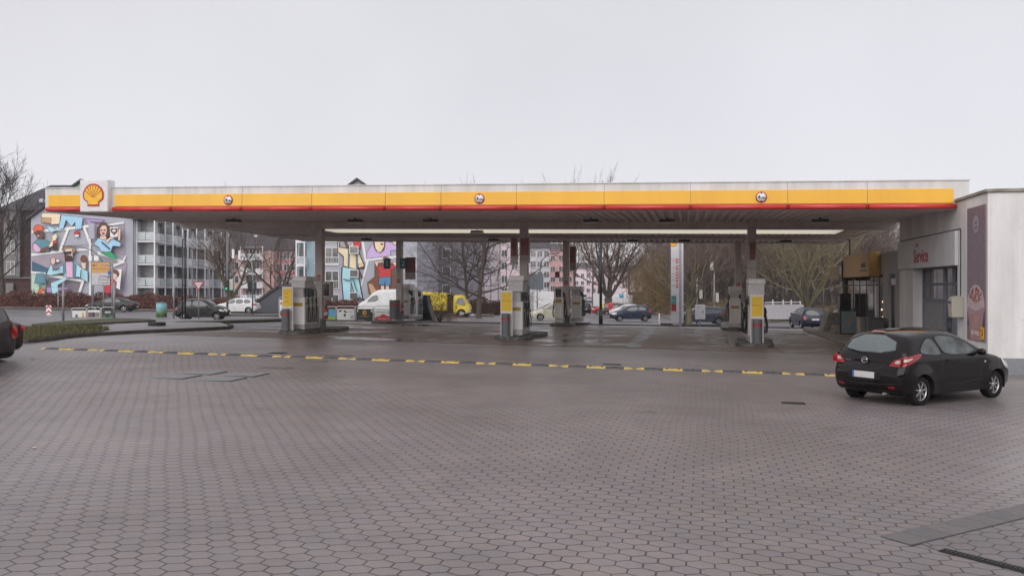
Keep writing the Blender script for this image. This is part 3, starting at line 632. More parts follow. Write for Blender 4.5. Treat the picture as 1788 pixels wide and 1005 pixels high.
dispenser(ui[2]-.1, 18.4, 1.2, 'rear right fuel dispenser behind the right front island', h=1.5, top=2.05)
x, y = uv(ui[1]-.05, 18.5); t = thing('info_terminal', 'dark screen on a light stand in front of the rear middle post', 'terminal', (x, y, zg(x, y)+.15), -TH)
bevel(MB().box(-.22, .22, -.08, .03, .3, 1.95).build('stand', m_pw, t), .015, 1); MB().box(-.15, .15, -.09, -.08, 1.4, 1.85).build('screen', m_disp, t); MB().box(-.15, .15, -.09, -.08, 1.1, 1.3).build('label_plate', MATS['label_gold'], t)
# blue vacuum station at the rear left
x, y = uv(ui[0]-.15, 23.9); t = thing('vacuum_station', 'dark blue self service vacuum cleaner with a sloping side', 'vacuum station', (x, y, zg(x, y)), -TH)
m_bl = mat('vacuum_blue', (.02, .045, .1), .4, var=.15); o = MB().xz([(-.42, 0), (.75, 0), (.4, 1.1), (.32, 1.72), (-.42, 1.72)], -.4, .4).build('housing', mat('vacuum_dark', (.03, .032, .038), .5), t); fixn(o); bevel(o, .03, 1)
MB().box(-.34, .24, -.42, -.4, .3, 1.6).build('door_panel', m_bl, t)
MB().tube([(-.2, -.45, 1.2), (.1, -.5, .8), (.3, -.48, .4), (.0, -.46, .25)], .03, 8).build('hose', m_rub, t)
# ------------------------------------------------------------ service building on the right
m_wall = mat('painted_brick', (.84, .82, .82), .75, var=.06, scale=1.1, streak=True, bump=.25, bscale=14, col2=(.60, .585, .575)); m_wall2 = mat('shaded_paint', (.50, .48, .48), .75, var=.06)
m_coping = mat('mossy_coping', (.36, .34, .31), .85, var=.3, scale=3, col2=(.20, .19, .15)); m_gd = mat('garage_grey', (.30, .295, .31), .55, var=.08); m_bf = mat('blue_grey_frame', (.19, .21, .255), .5)
# brick pattern in the bump of the wall
n = m_wall.node_tree; tcn = n.nodes.new('ShaderNodeTexCoord'); bt = n.nodes.new('ShaderNodeTexBrick'); bt.inputs['Scale'].default_value = 3.2; bt.inputs['Mortar Size'].default_value = .012
bt.inputs['Color1'].default_value = (1, 1, 1, 1); bt.inputs['Color2'].default_value = (.93, .93, .93, 1); bt.inputs['Mortar'].default_value = (.3, .3, .3, 1)
mpn = n.nodes.new('ShaderNodeMapping'); mpn.inputs['Rotation'].default_value = (radians(90), 0, 0); sx_ = n.nodes.new('ShaderNodeSeparateXYZ'); cb_ = n.nodes.new('ShaderNodeCombineXYZ')
n.links.new(tcn.outputs['Object'], sx_.inputs[0]); n.links.new(M_(n, 'ADD', sx_.outputs[0], sx_.outputs[1]), cb_.inputs[0]); n.links.new(sx_.outputs[2], cb_.inputs[1]); n.links.new(cb_.outputs[0], bt.inputs['Vector'])
bpn = n.nodes.new('ShaderNodeBump'); bpn.inputs['Strength'].default_value = .5; bpn.inputs['Distance'].default_value = .008; n.links.new(bt.outputs['Color'], bpn.inputs['Height'])
for l in list(n.links):
    if l.to_socket.name == 'Normal' and l.to_node.type == 'BSDF_PRINCIPLED': old = l.from_socket; n.links.remove(l); n.links.new(old, bpn.inputs['Normal'])
n.links.new(bpn.outputs[0], n.nodes['Principled BSDF'].inputs['Normal'])
vo_ = n.nodes.new('ShaderNodeTexVoronoi'); vo_.inputs['Scale'].default_value = 2.6; n.links.new(tcn.outputs['Object'], vo_.inputs['Vector']); n2_ = n.nodes.new('ShaderNodeTexNoise'); n2_.inputs['Scale'].default_value = 30; n.links.new(tcn.outputs['Object'], n2_.inputs['Vector'])
sp_ = M_(n, 'LESS_THAN', M_(n, 'ADD', vo_.outputs['Distance'], M_(n, 'MULTIPLY', n2_.outputs[0], .12)), .105)
cr_ = n.nodes.new('ShaderNodeTexNoise'); cr_.inputs['Scale'].default_value = 1.1; cr_.inputs['Detail'].default_value = 8; n.links.new(cb_.outputs[0], cr_.inputs['Vector'])
mort = M_(n, 'MULTIPLY', M_(n, 'SUBTRACT', 1.0, bt.outputs['Fac'] if False else M_(n, 'SUBTRACT', 1.0, bt.outputs['Fac'])), M_(n, 'MULTIPLY', M_(n, 'GREATER_THAN', cr_.outputs[0], .56), .28))
mk_ = n.nodes.new('ShaderNodeMix'); mk_.data_type = 'RGBA'; bc_ = [l for l in n.links if l.to_socket.name == 'Base Color'][0]; src_ = bc_.from_socket; n.links.remove(bc_)
n.links.new(M_(n, 'MAXIMUM', M_(n, 'MULTIPLY', sp_, .45), mort), mk_.inputs[0]); n.links.new(src_, mk_.inputs[6]); mk_.inputs[7].default_value = (.22, .2, .18, 1); n.links.new(mk_.outputs[2], n.nodes['Principled BSDF'].inputs['Base Color'])
bx, by = uv(13.14, -2.63); z0 = zg(bx, by)-.1; HT = CAMZ+2.44-z0
sb = thing('service_building', 'white painted flat roofed service building with a garage bay and shop', 'building', (bx, by, z0), -TH)
# local: x=u (into building +), y=v ; garage opening y 2.6..7.6
GD0, GD1, GZ = 2.55, 7.55, 3.05
b = MB(); T = .3
b.box(0, 16, 0, T, 0, HT); b.box(0, T, T, GD0, 0, HT); b.box(0, T, GD0, GD1, GZ, HT); b.box(0, T, GD1, 9.45, 0, HT)
b.box(T, 16, 9.15, 9.45, 0, HT)
b.build('wall', m_wall, sb)
MB().box(T, 16, T, 9.15, HT-.4, HT-.3).build('roof', m_coping, sb)
MB().box(T, 6, T, 9.1, 0, .098).build('floor', m_gd, sb)
b = MB(); b.box(-.06, 16, -.06, T+.03, HT, HT+.09); b.box(-.06, T+.03, T+.03, 9.5, HT, HT+.09); bevel(b.build('coping', m_coping, sb), .015, 1)
b = MB(); b.box(-.02, 16, -.02, 0, 0, .52); b.build('plinth', mat('plinth_blue_grey', (.24, .25, .27), .7), sb)
# garage doors recessed
g = MB(); g.box(.35, .4, GD0, GD1, .1, GZ); gd = g.build('garage_door', m_gd, sb)
b = MB()
for y in (GD0, GD0+1.35, GD0+1.5, GD0+2.3, GD0+2.45, GD1-.1): b.box(.30, .349, y, y+.1, .1, GZ)
for zz in (1.9, 2.42, 2.95):
    b.box(.30, .349, GD0, GD1, zz, zz+.07)
b.build('door_frame', m_bf, gd)
m_gl = mat('window_dark', (.045, .045, .045), .08, var=.3, scale=3, spec=.8)
for y0, y1, k in ((GD0+.1, GD0+1.35, 2), (GD0+1.6, GD0+2.3, 1), (GD0+2.55, GD1-.1, 3)):
    for j in range(k):
        a = y0+(y1-y0)*j/k+.03; c = y0+(y1-y0)*(j+1)/k-.03
        for za, zb in ((1.98, 2.4), (2.5, 2.93)): MB().box(.335, .348, a, c, za, zb).build('window_pane', m_gl, gd)
MB().box(.33, .348, GD0+1.62, GD0+2.28, .6, 1.85).build('window_pane', m_gl, gd)
# service sign
sg = thing('service_sign', 'white sign board above the garage bay reading Service in red', 'sign', (0, 0, 0)); sg.location = Vector((bx, by, z0))+Vector((CT*0-.0, 0, 0)); sg.rotation_euler = (0, 0, -TH)
bevel(MB().box(-.1, -.003, 2.45, 9.3, 2.98, 3.98).build('board', mat('sign_board', (.62, .605, .615), .5, var=.05, scale=2), sg), .01, 1)
m_sred2 = mat('letter_red', (.42, .03, .04), .45, var=.05)
text('lettering', 'Service', .62, m_sred2, sg, (-.105, 6.15, 3.36), rot=(pi/2, 0, -pi/2), bold=.012); text('lettering', 'Car', .2, m_sred2, sg, (-.105, 6.6, 3.76), rot=(pi/2, 0, -pi/2))
b = MB(); b.box(-.02, -.003, 2.2, 2.24, 1.6, 4.0); b.box(-.02, -.003, 2.24, 9.3, 4.0, 4.03); b.build('cable', m_sk, sg)
# coffee poster
ps = thing('coffee_poster', 'tall mauve poster of a milky coffee cup on the white wall', 'poster', (bx, by, z0), -TH)
m_mau = mat('poster_mauve', (.24, .185, .22), .4, var=.06)
MB().box(-.03, -.002, .1, 1.58, .92, 4.52).build('sheet', m_mau, ps)
def yzp(poly, off, m, nm):
    b = MB(); n_ = len(poly); b.add([(-.03-off, y, z) for y, z in poly], [list(range(n_))]); o = b.build(nm, m, ps); fixn(o); return o
# mirrored: image left = larger y
def pc(cx, cz, rx, rz, a0=0, a1=360, n_=28): return [(cx-rx*cos(radians(a0+(a1-a0)*i/n_)), cz+rz*sin(radians(a0+(a1-a0)*i/n_))) for i in range(n_+1)]
yzp(pc(.83, 4.05, .24, .24), .004, mat('poster_badge', (.42, .36, .42), .4), 'badge')
for i, w in enumerate(['deli', 'cafe']): text('lettering', w, .17, mat('badge_ink', (.2, .14, .18), .5), ps, (-.0365, .83, 4.1-.14*i), rot=(pi/2, 0, -pi/2), depth=.001)
cup = [(1.5, 1.72), (.2, 1.72), (.42, .93), (1.26, .93)]
yzp([(1.57, 1.68), (.11, 1.68), (.11, 1.3), (1.57, 1.3)], .003, mat('poster_shade', (.12, .08, .14), .4), 'shade')
yzp(cup, .005, mat('poster_cup', (.50, .29, .28), .4, var=.1, scale=2), 'cup')
yzp([(1.56, 1.78), (1.5, 2.05), (1.3, 2.3), (.95, 2.42), (.6, 2.4), (.28, 2.22), (.14, 2.0), (.12, 1.76), (.4, 1.66), (.9, 1.62), (1.35, 1.66)], .007, mat('poster_milk', (.62, .48, .50), .4, var=.1, scale=5), 'milk_foam')
yzp([(1.57, 1.84), (1.56, 1.72), (.85, 1.60), (.12, 1.72), (.12, 1.84), (.85, 1.72)], .009, mat('poster_rim', (.45, .30, .36), .4), 'cup_rim')
rnd = random.Random(5); b = MB()
for i in range(130):
    a = rnd.uniform(0, 2*pi); r = rnd.random()**.6; cy, cz = .85+.5*r*cos(a), 2.13+.2*r*sin(a); s = rnd.uniform(.02, .055)
    b.add([(-.0385, cy+s*cos(q+a), cz+s*sin(q+a)) for q in (0, 2.1, 4.2)], [(0, 1, 2)])
b.build('cocoa', mat('poster_cocoa', (.42, .10, .08), .4), ps)
text('lettering', 'GO WELL', .15, m_sw, ps, (-.038, .88, 1.12), rot=(pi/2, 0, -pi/2), depth=.001, bold=.004)
b = MB(); b.box(-.041, -.032, .2, .46, .98, 1.3); b.build('logo_field', m_py, ps)
shell(ps, Vector((-.041, .33, 1.16)), Vector((0, -1, 0)), Z3, .09, Vector((-1, 0, 0)), (m_sred, m_syel))
# letter box
lx = thing('letter_box', 'cream letter box on the wall between the garage door and the poster', 'letter box', (bx, by, z0), -TH)
o = MB().xz([(-.32, 1.5), (-.003, 1.5), (-.003, 2.1), (-.24, 2.1), (-.32, 2.0)], 1.95, 2.3).build('box', mat('cream_paint', (.45, .43, .36), .5), lx); fixn(o); bevel(o, .015, 2)
MB().box(-.325, -.32, 2.0, 2.25, 1.9, 1.94).build('slot', m_sk, lx)
# ------------------------------------------------------------ shop (lower part further back)
sh = thing('station_shop', 'glazed petrol station shop with a yellow fascia sign under the canopy end', 'shop', (bx, by, z0), -TH)
SH = 3.72
m_shw = mat('shop_wall', (.40, .38, .375), .7, var=.08)
b = MB(); b.box(.0, .3, 9.46, 10.2, 0, SH); b.box(.0, .3, 10.2, 11.2, 2.85, SH); b.box(.0, .3, 11.2, 12.2, 0, SH); b.box(0, .3, 12.2, 21.5, 2.85, SH); b.box(0, .3, 21.2, 21.5, 0, 2.85); b.box(.3, 9, 21.2, 21.5, 0, SH)
b.build('wall', m_shw, sh)
MB().box(.3, 9, 9.46, 21.2, SH-.3, SH-.2).build('roof', m_coping, sh)
MB().box(.1, .14, 10.2, 11.2, 0, 2.85).build('door', mat('shop_door_dark', (.025, .03, .045), .4), sh)
MB().box(.12, .15, 12.2, 21.2, .9, 2.85).build('shop_glass', mat('shop_glass', (.06, .055, .05), .06, var=.3, scale=2, spec=.9), sh)
MB().box(.08, .15, 12.2, 21.2, .0, .9).build('window_base', mat('shop_base', (.12, .115, .11), .5), sh)
b = MB()
for y in (12.2, 13.4, 14.5, 16, 17.5, 19, 20.5, 21.1): b.box(.105, .119, y, y+.06, 0, 2.85)
b.box(.106, .1185, 12.2, 21.2, .9, .94); b.box(.106, .1185, 12.2, 21.2, 2.4, 2.45)
b.build('window_frame', mat('frame_grey', (.10, .09, .085), .5), sh)
# inside: a glimpse of lit shop through the door
MB().box(.16, .2, 12.3, 13.4, .2, 2.3).build('interior', mat('shop_interior', (.05, .03, .025), .6, var=.5, scale=8), sh)
for q in ((12.6, 1.72, .22), (12.9, 1.4, .12), (12.7, 1.1, .1)): MB().box(.105, .118, q[0], q[0]+q[2], q[1], q[1]+.07).build('lit_shelf_lamp', mat('warm_glow', (1, .62, .3), .5, emit=1.5), sh)
MB().box(.0, .1, 13.42, 13.7, .0, 2.4).build('door_leaf', m_pl, sh)
sf = thing('shop_fascia_sign', 'yellow shop fascia sign with a small dark emblem', 'sign', (bx, by, z0), -TH)
bevel(MB().box(-.45, -.003, 12.6, 18.5, 2.78, 3.78).build('box', mat('sign_ochre', (.46, .27, .06), .45, var=.06), sf), .02, 1)
bevel(MB().box(-.45, -.003, 19.3, 22.5, 2.72, 3.4).build('box_end', MATS['sign_ochre'], sf), .02, 1)
MB().box(-.5, -.003, 18.5, 19.3, 2.65, 3.55).build('clock_box', mat('clock_dark', (.1, .085, .06), .5), sf)
text('lettering', 'select', .36, mat('ink_brown', (.10, .06, .05), .5), sf, (-.456, 13.7, 3.28), rot=(pi/2, 0, -pi/2), bold=.01); MB().box(-.456, -.451, 13.1, 14.4, 3.0, 3.06).build('underline', MATS['ink_brown'], sf)
MB().lathe([(0, -.55), (.24, -.55), (.26, -.5)], 24, 'x', (0.04, 18.9, 3.1)).build('clock_face', m_sw, sf)
# lattice window strip between canopy and shop
dp = MB(); dp.tube([P3(12.6, 17.5, .0), P3(12.9, 17.3, .05), P3(13.2, 17.0, -.1), P3(13.2, 17.0, -1.0)], .045, 8); tag(dp.build('rain_pipe', m_lamp), 'curved dark rain pipe from the canopy end down to the shop roof', 'pipe')
gp_ = MB(); gp_.box(-.002, .06, 9.5, 9.56, HT-1.1, HT); 
# vertical objects in front of the shop
def shopthing(name, lab, cat, y0): 
    x, y = uv(13.14, -2.63+y0); return thing(name, lab, cat, (x, y, zg(x, y)), -TH)
t = shopthing('pillar', 'tall black vending column beside the shop window', 'vending machine', 19.2); bevel(MB().box(-.5, -.02, -.3, .3, 0, 2.0).build('housing', mat('black_column', (.012, .012, .014), .5), t), .01, 1); MB().box(-.52, -.5, -.25, .25, 1.2, 1.9).build('panel', m_disp, t)
t.name = 'vending_column'
t = shopthing('poster_stand', 'black framed poster stand with blue and orange advert by the shop window', 'poster stand', 17.2)
bevel(MB().box(-.8, -.05, -.04, .04, .15, 1.25).build('frame', m_sk, t), .02, 1); MB().box(-.74, -.11, -.05, -.041, .2, 1.2).build('poster', mat('poster_blue', (.07, .28, .42), .4, var=.5, scale=3, col2=(.45, .27, .12)), t)
b = MB(); b.box(-.75, -.7, -.3, .3, 0, .15); b.box(-.15, -.1, -.3, .3, 0, .15); b.build('foot', m_sk, t)
for i, (yy, lab, c) in enumerate([(13.2, 'beige box cabinet left of the shop door', (.36, .31, .26)), (12.1, 'dark grey metal box beside the shop door', (.06, .06, .065)), (11.3, 'second dark grey box nearer the black door', (.07, .07, .075))]):
    t = shopthing('storage_box', lab, 'box', yy); bevel(MB().box(-.75, -.2, -.35, .35, 0, 1.0+.03*i).build('body', mat('storage_%d' % i, c, .5), t), .02, 1); bevel(MB().box(-.78, -.17, -.38, .38, 1.0+.03*i, 1.05+.03*i).build('lid', mat('storage_%d' % i, c, .5), t), .01, 1)
m_cb = mat('rough_concrete', (.36, .32, .29), .9, var=.2, scale=4, bump=.5, col2=(.22, .19, .17))
t = shopthing('concrete_ramp_wall', 'sloping concrete slab leaning by the far shop corner', 'concrete block', 21.6); o = MB().xz([(-1.15, 0), (-.25, 0), (-.35, 1.05), (-.75, 1.1)], -1.2, .2).build('block', m_cb, t); fixn(o); bevel(o, .02, 1)
t = shopthing('concrete_block', 'low concrete block in front of the sloping slab', 'concrete block', 18.2); bevel(MB().box(-1.0, -.55, -.8, .4, 0, .5).build('block', m_cb, t), .02, 1)
t = shopthing('shop_kerb', 'low kerb step along the shop front', 'kerb step', 16); bevel(MB().box(-1.7, -.05, -3.8, 7, -.05, .14).build('step', m_cb, t), .02, 1)
t = shopthing('wall_lamp', 'small wall lamp beside the black door', 'lamp', 10.0); bevel(MB().box(-.16, -.003, -.07, .07, 2.35, 2.6).build('housing', m_pl, t), .02, 1)
# ------------------------------------------------------------ vehicles
def chaik(p, n=2, closed=False):
    for _ in range(n):
        q = [] if closed else [p[0]]
        for a, b in (zip(p, p[1:]+p[:1]) if closed else zip(p, p[1:])):
            q += [tuple(.75*x+.25*y for x, y in zip(a, b)), tuple(.25*x+.75*y for x, y in zip(a, b))]
        if not closed: q.append(p[-1])
        p = q
    return p
def grid_fill(poly, gx, gz):
    """2D polygon filled with a grid; returns bmesh with xy coords (x, z)"""
    bm = bmesh.new(); bm.faces.new([bm.verts.new((x, z, 0)) for x, z in poly])
    xs = [p[0] for p in poly]; zs = [p[1] for p in poly]
    k = math.floor(min(xs)/gx)+1
    while k*gx < max(xs): bmesh.ops.bisect_plane(bm, geom=bm.verts[:]+bm.edges[:]+bm.faces[:], plane_co=(k*gx, 0, 0), plane_no=(1, 0, 0)); k += 1
    k = math.floor(min(zs)/gz)+1
    while k*gz < max(zs): bmesh.ops.bisect_plane(bm, geom=bm.verts[:]+bm.edges[:]+bm.faces[:], plane_co=(0, k*gz, 0), plane_no=(0, 1, 0)); k += 1
    bmesh.ops.triangulate(bm, faces=[f for f in bm.faces if len(f.verts) > 4])
    return bm
class Body:
    def __init__(s, top, L, Wd, wx, r, zb, belt, roof, g=.08, tumble=.27, er=.09, crf=.16, crr=.07, crt=.05, ar=1.18, nose=.16, tail=.07):
        s.top = chaik(top, 2); s.L, s.W2, s.belt, s.roof, s.g = L, Wd/2, belt, roof, g
        s.tum, s.er, s.crf, s.crr, s.crt, s.nose, s.tail, s.r, s.wx, s.zb = tumble, er, crf, crr, crt, nose, tail, r, wx, zb
        bot = []
        for x in sorted(wx, reverse=True):
            R = r*ar; dz = zb-r; a0 = math.asin(max(-1, min(1, dz/R))); n = 12 if g < .06 else 8
            bot += [(x+R*cos(a0+(pi-2*a0)*i/n), r+R*sin(a0+(pi-2*a0)*i/n)) for i in range(n+1)]
        s.bot = bot
    def dist(s, x, z):
        best = 9
        for (a, b), (c, d) in zip(s.top, s.top[1:]):
            ux, uz = c-a, d-b; l = ux*ux+uz*uz
            t = 0 if l == 0 else max(0, min(1, ((x-a)*ux+(z-b)*uz)/l)); q = (x-a-t*ux)**2+(z-b-t*uz)**2
            if q < best: best = q
        return sqrt(best)
    def Wb(s, x, z):
        w = s.W2
        f = 1
        if x > s.L-.75: f -= s.nose*((x-(s.L-.75))/.75)**2.2
        if x < .5: f -= s.tail*((.5-x)/.5)**2
        if z > s.belt: 
            q = (z-s.belt)/(s.roof-s.belt); f -= s.tum*(.8*q+.2*q*q)
        else:
            q = (s.belt-z)/s.belt; f += .012*sin(pi*min(1, q*1.6))-.05*max(0, q-.45)**1.0
            for x0 in s.wx:
                d = sqrt((x-x0)**2+(z-s.r)**2)
                if d < s.r*1.75 and z > s.r*.4: f += .018*(1-(max(0, d-s.r*1.15))/(s.r*.6))
        return w*f
    def Wf(s, x, z):
        d = s.dist(x, z); w = s.Wb(x, z)
        if d < s.er: w -= s.er*(1-sqrt(max(0, 1-(1-d/s.er)**2)))
        return w
    def build(s, parent, m, name='body'):
        poly = s.top + s.bot if s.top[-1] != s.bot[0] else s.top+s.bot[1:]
        bm = grid_fill(poly, s.g, s.g)
        b = MB(); bm.verts.ensure_lookup_table(); n = len(bm.verts)
        co = [(v.co.x, v.co.y) for v in bm.verts]; wd = [s.Wf(x, z) for x, z in co]
        fs = [[v.index for v in f.verts] for f in bm.faces]
        b.add([(x, w, z) for (x, z), w in zip(co, wd)], fs, smooth=True)
        b.add([(x, -w, z) for (x, z), w in zip(co, wd)], [f[::-1] for f in fs], smooth=True)
        # rim
        NL = 10
        be = [e_ for e_ in bm.edges if len(e_.link_faces) == 1]
        idx = {}; 
        for e_ in be:
            for v in e_.verts: idx.setdefault(v.index, []).append(e_)
        rv = {}
        def nrm(vi):
            x, z = co[vi]; nn = Vector((0, 0))
            for e_ in idx[vi]:
                a, c = co[e_.verts[0].index], co[e_.verts[1].index]; f = e_.link_faces[0]; fc = f.calc_center_median()
                q = Vector((c[1]-a[1], -(c[0]-a[0]))); 
                if q.dot(Vector((a[0]-fc.x, a[1]-fc.y))) < 0: q = -q
                if q.length > 0: nn += q.normalized()
            return nn.normalized() if nn.length > 0 else Vector((0, 1))
        base = len(b.v)
        order = list(idx)
        for vi in order:
            x, z = co[vi]; q = nrm(vi); arch = s.dist(x, z) > .005; c = 0 if arch else s.crown(x, z, q)
            rv[vi] = len(b.v)
            for k in range(NL+1):
                f = 1-2*k/NL; dz = c*(1-abs(f)**2.2); b.v.append((x+q.x*dz, f*wd[vi], z+q.y*dz))
        for e_ in be:
            a, c = rv[e_.verts[0].index], rv[e_.verts[1].index]
            arch = all(s.dist(*co[v.index]) > .005 for v in e_.verts)
            for k in range(NL): b.f.append([a+k, a+k+1, c+k+1, c+k]); b.m.append(1 if arch else 0); b.sm.append(True)
        bm.free(); o = b.build(name, [m, MATS['hose_rubber']], parent)
        bm = bmesh.new(); bm.from_mesh(o.data); bmesh.ops.remove_doubles(bm, verts=bm.verts[:], dist=.0015); bmesh.ops.recalc_face_normals(bm, faces=bm.faces[:])
        for e_ in bm.edges:
            if len(e_.link_faces) == 2 and e_.calc_face_angle(0) > radians(48): e_.smooth = False
        bm.to_mesh(o.data); bm.free(); return o
    def crown(s, x, z, q):
        if q.y < -.3: return 0
        side = s.crf if q.x > 0 else s.crr
        return s.crt*max(0, q.y)+side*abs(q.x)
    def side(s, poly, off, m, name, parent, sides=(1, -1), sm=1, closed=True):
        p = chaik(list(poly), sm, True) if sm else list(poly)
        bm = grid_fill(p, s.g, s.g); co = [(v.co.x, v.co.y) for v in bm.verts]; fs = [[v.index for v in f.verts] for f in bm.faces]; bm.free(); r = []
        for k in sides:
            b = MB(); b.add([(x, k*(s.Wf(x, z)+off), z) for x, z in co], fs if k > 0 else [f[::-1] for f in fs], smooth=True)
            o = b.build(name, m, parent); fixn(o); 
            bm2 = bmesh.new(); bm2.from_mesh(o.data)
            for f in bm2.faces:
                if f.normal.y*k < 0: f.normal_flip()
            bm2.to_mesh(o.data); bm2.free(); r.append(o)
        return r
    def line(s, pts, w, off, m, name, parent, sides=(1, -1)):
        for k in sides:
            b = MB(); q = []
            for (a, c) in zip(pts, pts[1:]):
                n_ = max(1, int(math.dist(a, c)/.06))
                q += [(a[0]+(c[0]-a[0])*i/n_, a[1]+(c[1]-a[1])*i/n_) for i in range(n_)]
            q.append(pts[-1]); b.tube([(x, k*(s.Wf(x, z)+off), z) for x, z in q], w, 4, smooth=False); b.build(name, m, parent)
    def rim(s, poly, off, m, name, parent, front, sm=1, wscale=True, g=.06):
        """poly of (z, y) on the front (front=True) or rear end; follows the crowned skin"""
        p = chaik(list(poly), sm, True) if sm else list(poly)
        xm = s.L*.5; half = [q for q in s.top if (q[0] > xm) == front]
        half = sorted(half, key=lambda q: q[1])
        zs = [q[1] for q in half]
        def at(z):
            if front: seq = [q for q in s.top if q[0] > xm][::-1]
            else: seq = [q for q in s.top if q[0] < xm]
            for a, c in zip(seq, seq[1:]):
                if min(a[1], c[1])-1e-6 <= z <= max(a[1], c[1])+1e-6 and abs(c[1]-a[1]) > 1e-6:
                    t = (z-a[1])/(c[1]-a[1]); x = a[0]+(c[0]-a[0])*t; d = Vector((c[0]-a[0], c[1]-a[1])).normalized(); nn = Vector((-d.y, d.x))
                    if (nn.x < 0) == front: nn = -nn
                    return x, nn
            q = seq[-1]; return q[0], Vector((1 if front else -1, .3)).normalized()
        bm = grid_fill(p, g, g); b = MB(); vv = []
        for v in bm.verts:
            z, y = v.co.x, v.co.y; x, nn = at(z); w = s.Wf(x, z); f = max(-1, min(1, y/w)); c = s.crown(x, z, nn); dz = c*(1-abs(f)**2.2)+off
            vv.append((x+nn.x*dz, y, z+nn.y*dz))
        fs = [[v.index for v in f.verts] for f in bm.faces]; bm.free(); b.add(vv, fs, smooth=True); o = b.build(name, m, parent)
        bm = bmesh.new(); bm.from_mesh(o.data); bmesh.ops.recalc_face_normals(bm, faces=bm.faces[:])
        sx = sum(f.normal.x for f in bm.faces)
        if (sx < 0) == front:
            for f in bm.faces: f.normal_flip()
        bm.to_mesh(o.data); bm.free(); return o
def paint(name, col, rough=.28, flake=.2): return mat(name, col, rough, flake*.5, var=.06, scale=2.5, coat=.1, rvar=.04, spec=.35)
m_glass = mat('car_glass', (.05, .055, .055), .03, var=.1, spec=.9); m_tyre = mat('tyre_rubber', (.016, .015, .015), .8, var=.15, spec=.25); m_rim = mat('alloy', (.50, .49, .49), .3, .75, var=.1)
m_tail = mat('tail_red', (.33, .008, .012), .12, var=.2, scale=30, coat=.5); m_tailc = mat('tail_clear', (.62, .45, .45), .1, coat=.8); m_head = mat('head_clear', (.6, .6, .58), .1, coat=.8); m_trim = mat('black_trim', (.012, .012, .013), .55, spec=.3)
m_plate = mat('number_plate', (.62, .61, .60), .5, var=.06, scale=40); m_pb = mat('plate_blue', (.03, .12, .45), .5)
def wheel(parent, x, y, r, w, side, rimr=None, spokes=7, hi=False, m=None):
    rr = rimr or r*.66; n = 32 if hi else 16; s = side
    t = MB().lathe([(rr, -w/2), (r*.93, -w/2), (r*.985, -w/2+.02), (r, -w/2+.05), (r, w/2-.05), (r*.985, w/2-.02), (r*.93, w/2), (rr*1.02, w/2-.01), (rr, w/2-.03)], n, 'y', (0, 0, 0))
    wt = t.build('wheel', m_tyre, parent, (x, y, r)); fixn(wt)
    b = MB(); yo = s*(w/2-.03)
    b.lathe([(rr*1.0, yo), (rr*.99, yo+s*.012), (rr*.91, yo+s*.012), (rr*.89, yo-s*.02)], n, 'y'); 
    for k in range(spokes):
        a = 2*pi*k/spokes+.2; wd = .17 if spokes > 5 else .2
        p = []
        for rad, ww, dy in ((.16*rr, wd*rr*.55, 0.005), (rr*.93, wd*rr, .0)):
            for sg in (-1, 1): p.append((rad*cos(a)-sg*ww*sin(a)*.55, yo+s*dy, rad*sin(a)+sg*ww*cos(a)*.55))
        p2 = [(q[0], q[1]-s*.03, q[2]) for q in p]
        b.add(p+p2, [(0, 1, 3, 2), (4, 6, 7, 5), (0, 2, 6, 4), (1, 5, 7, 3)])
    b.lathe([(0, yo+s*.008), (.2*rr, yo+s*.008), (.23*rr, yo-s*.02)], 12, 'y')
    o = b.build('rim', m or m_rim, wt); fixn(o)
    MB().lathe([(0, yo-s*.05), (rr*.9, yo-s*.05), (rr*.9, yo-s*.02)], 16, 'y').build('disc', m_sk, wt)
    return wt
def mirror(body, parent, x, z, m, k):
    w = body.Wf(x, z); b = MB(); b.lathe([(0, -.09), (.06, -.085), (.085, -.04), (.09, .03), (.06, .08), (0, .09)], 12, 'y')
    o = b.build('mirror', m, parent, (x, k*(w+.11), z+.03)); o.scale = (.6, 1, .8); fixn(o)
    MB().tube([(0, 0, 0), (.0, -k*.14, -.04)], .02, 6).build('mirror_foot', m_trim, o)
def finish(root, body, heading, loc, off_x):
    root.location = loc; root.rotation_euler = (0, 0, heading)
    for ch in root.children:
        if ch.get('_c'): continue
        ch.location.x -= off_x
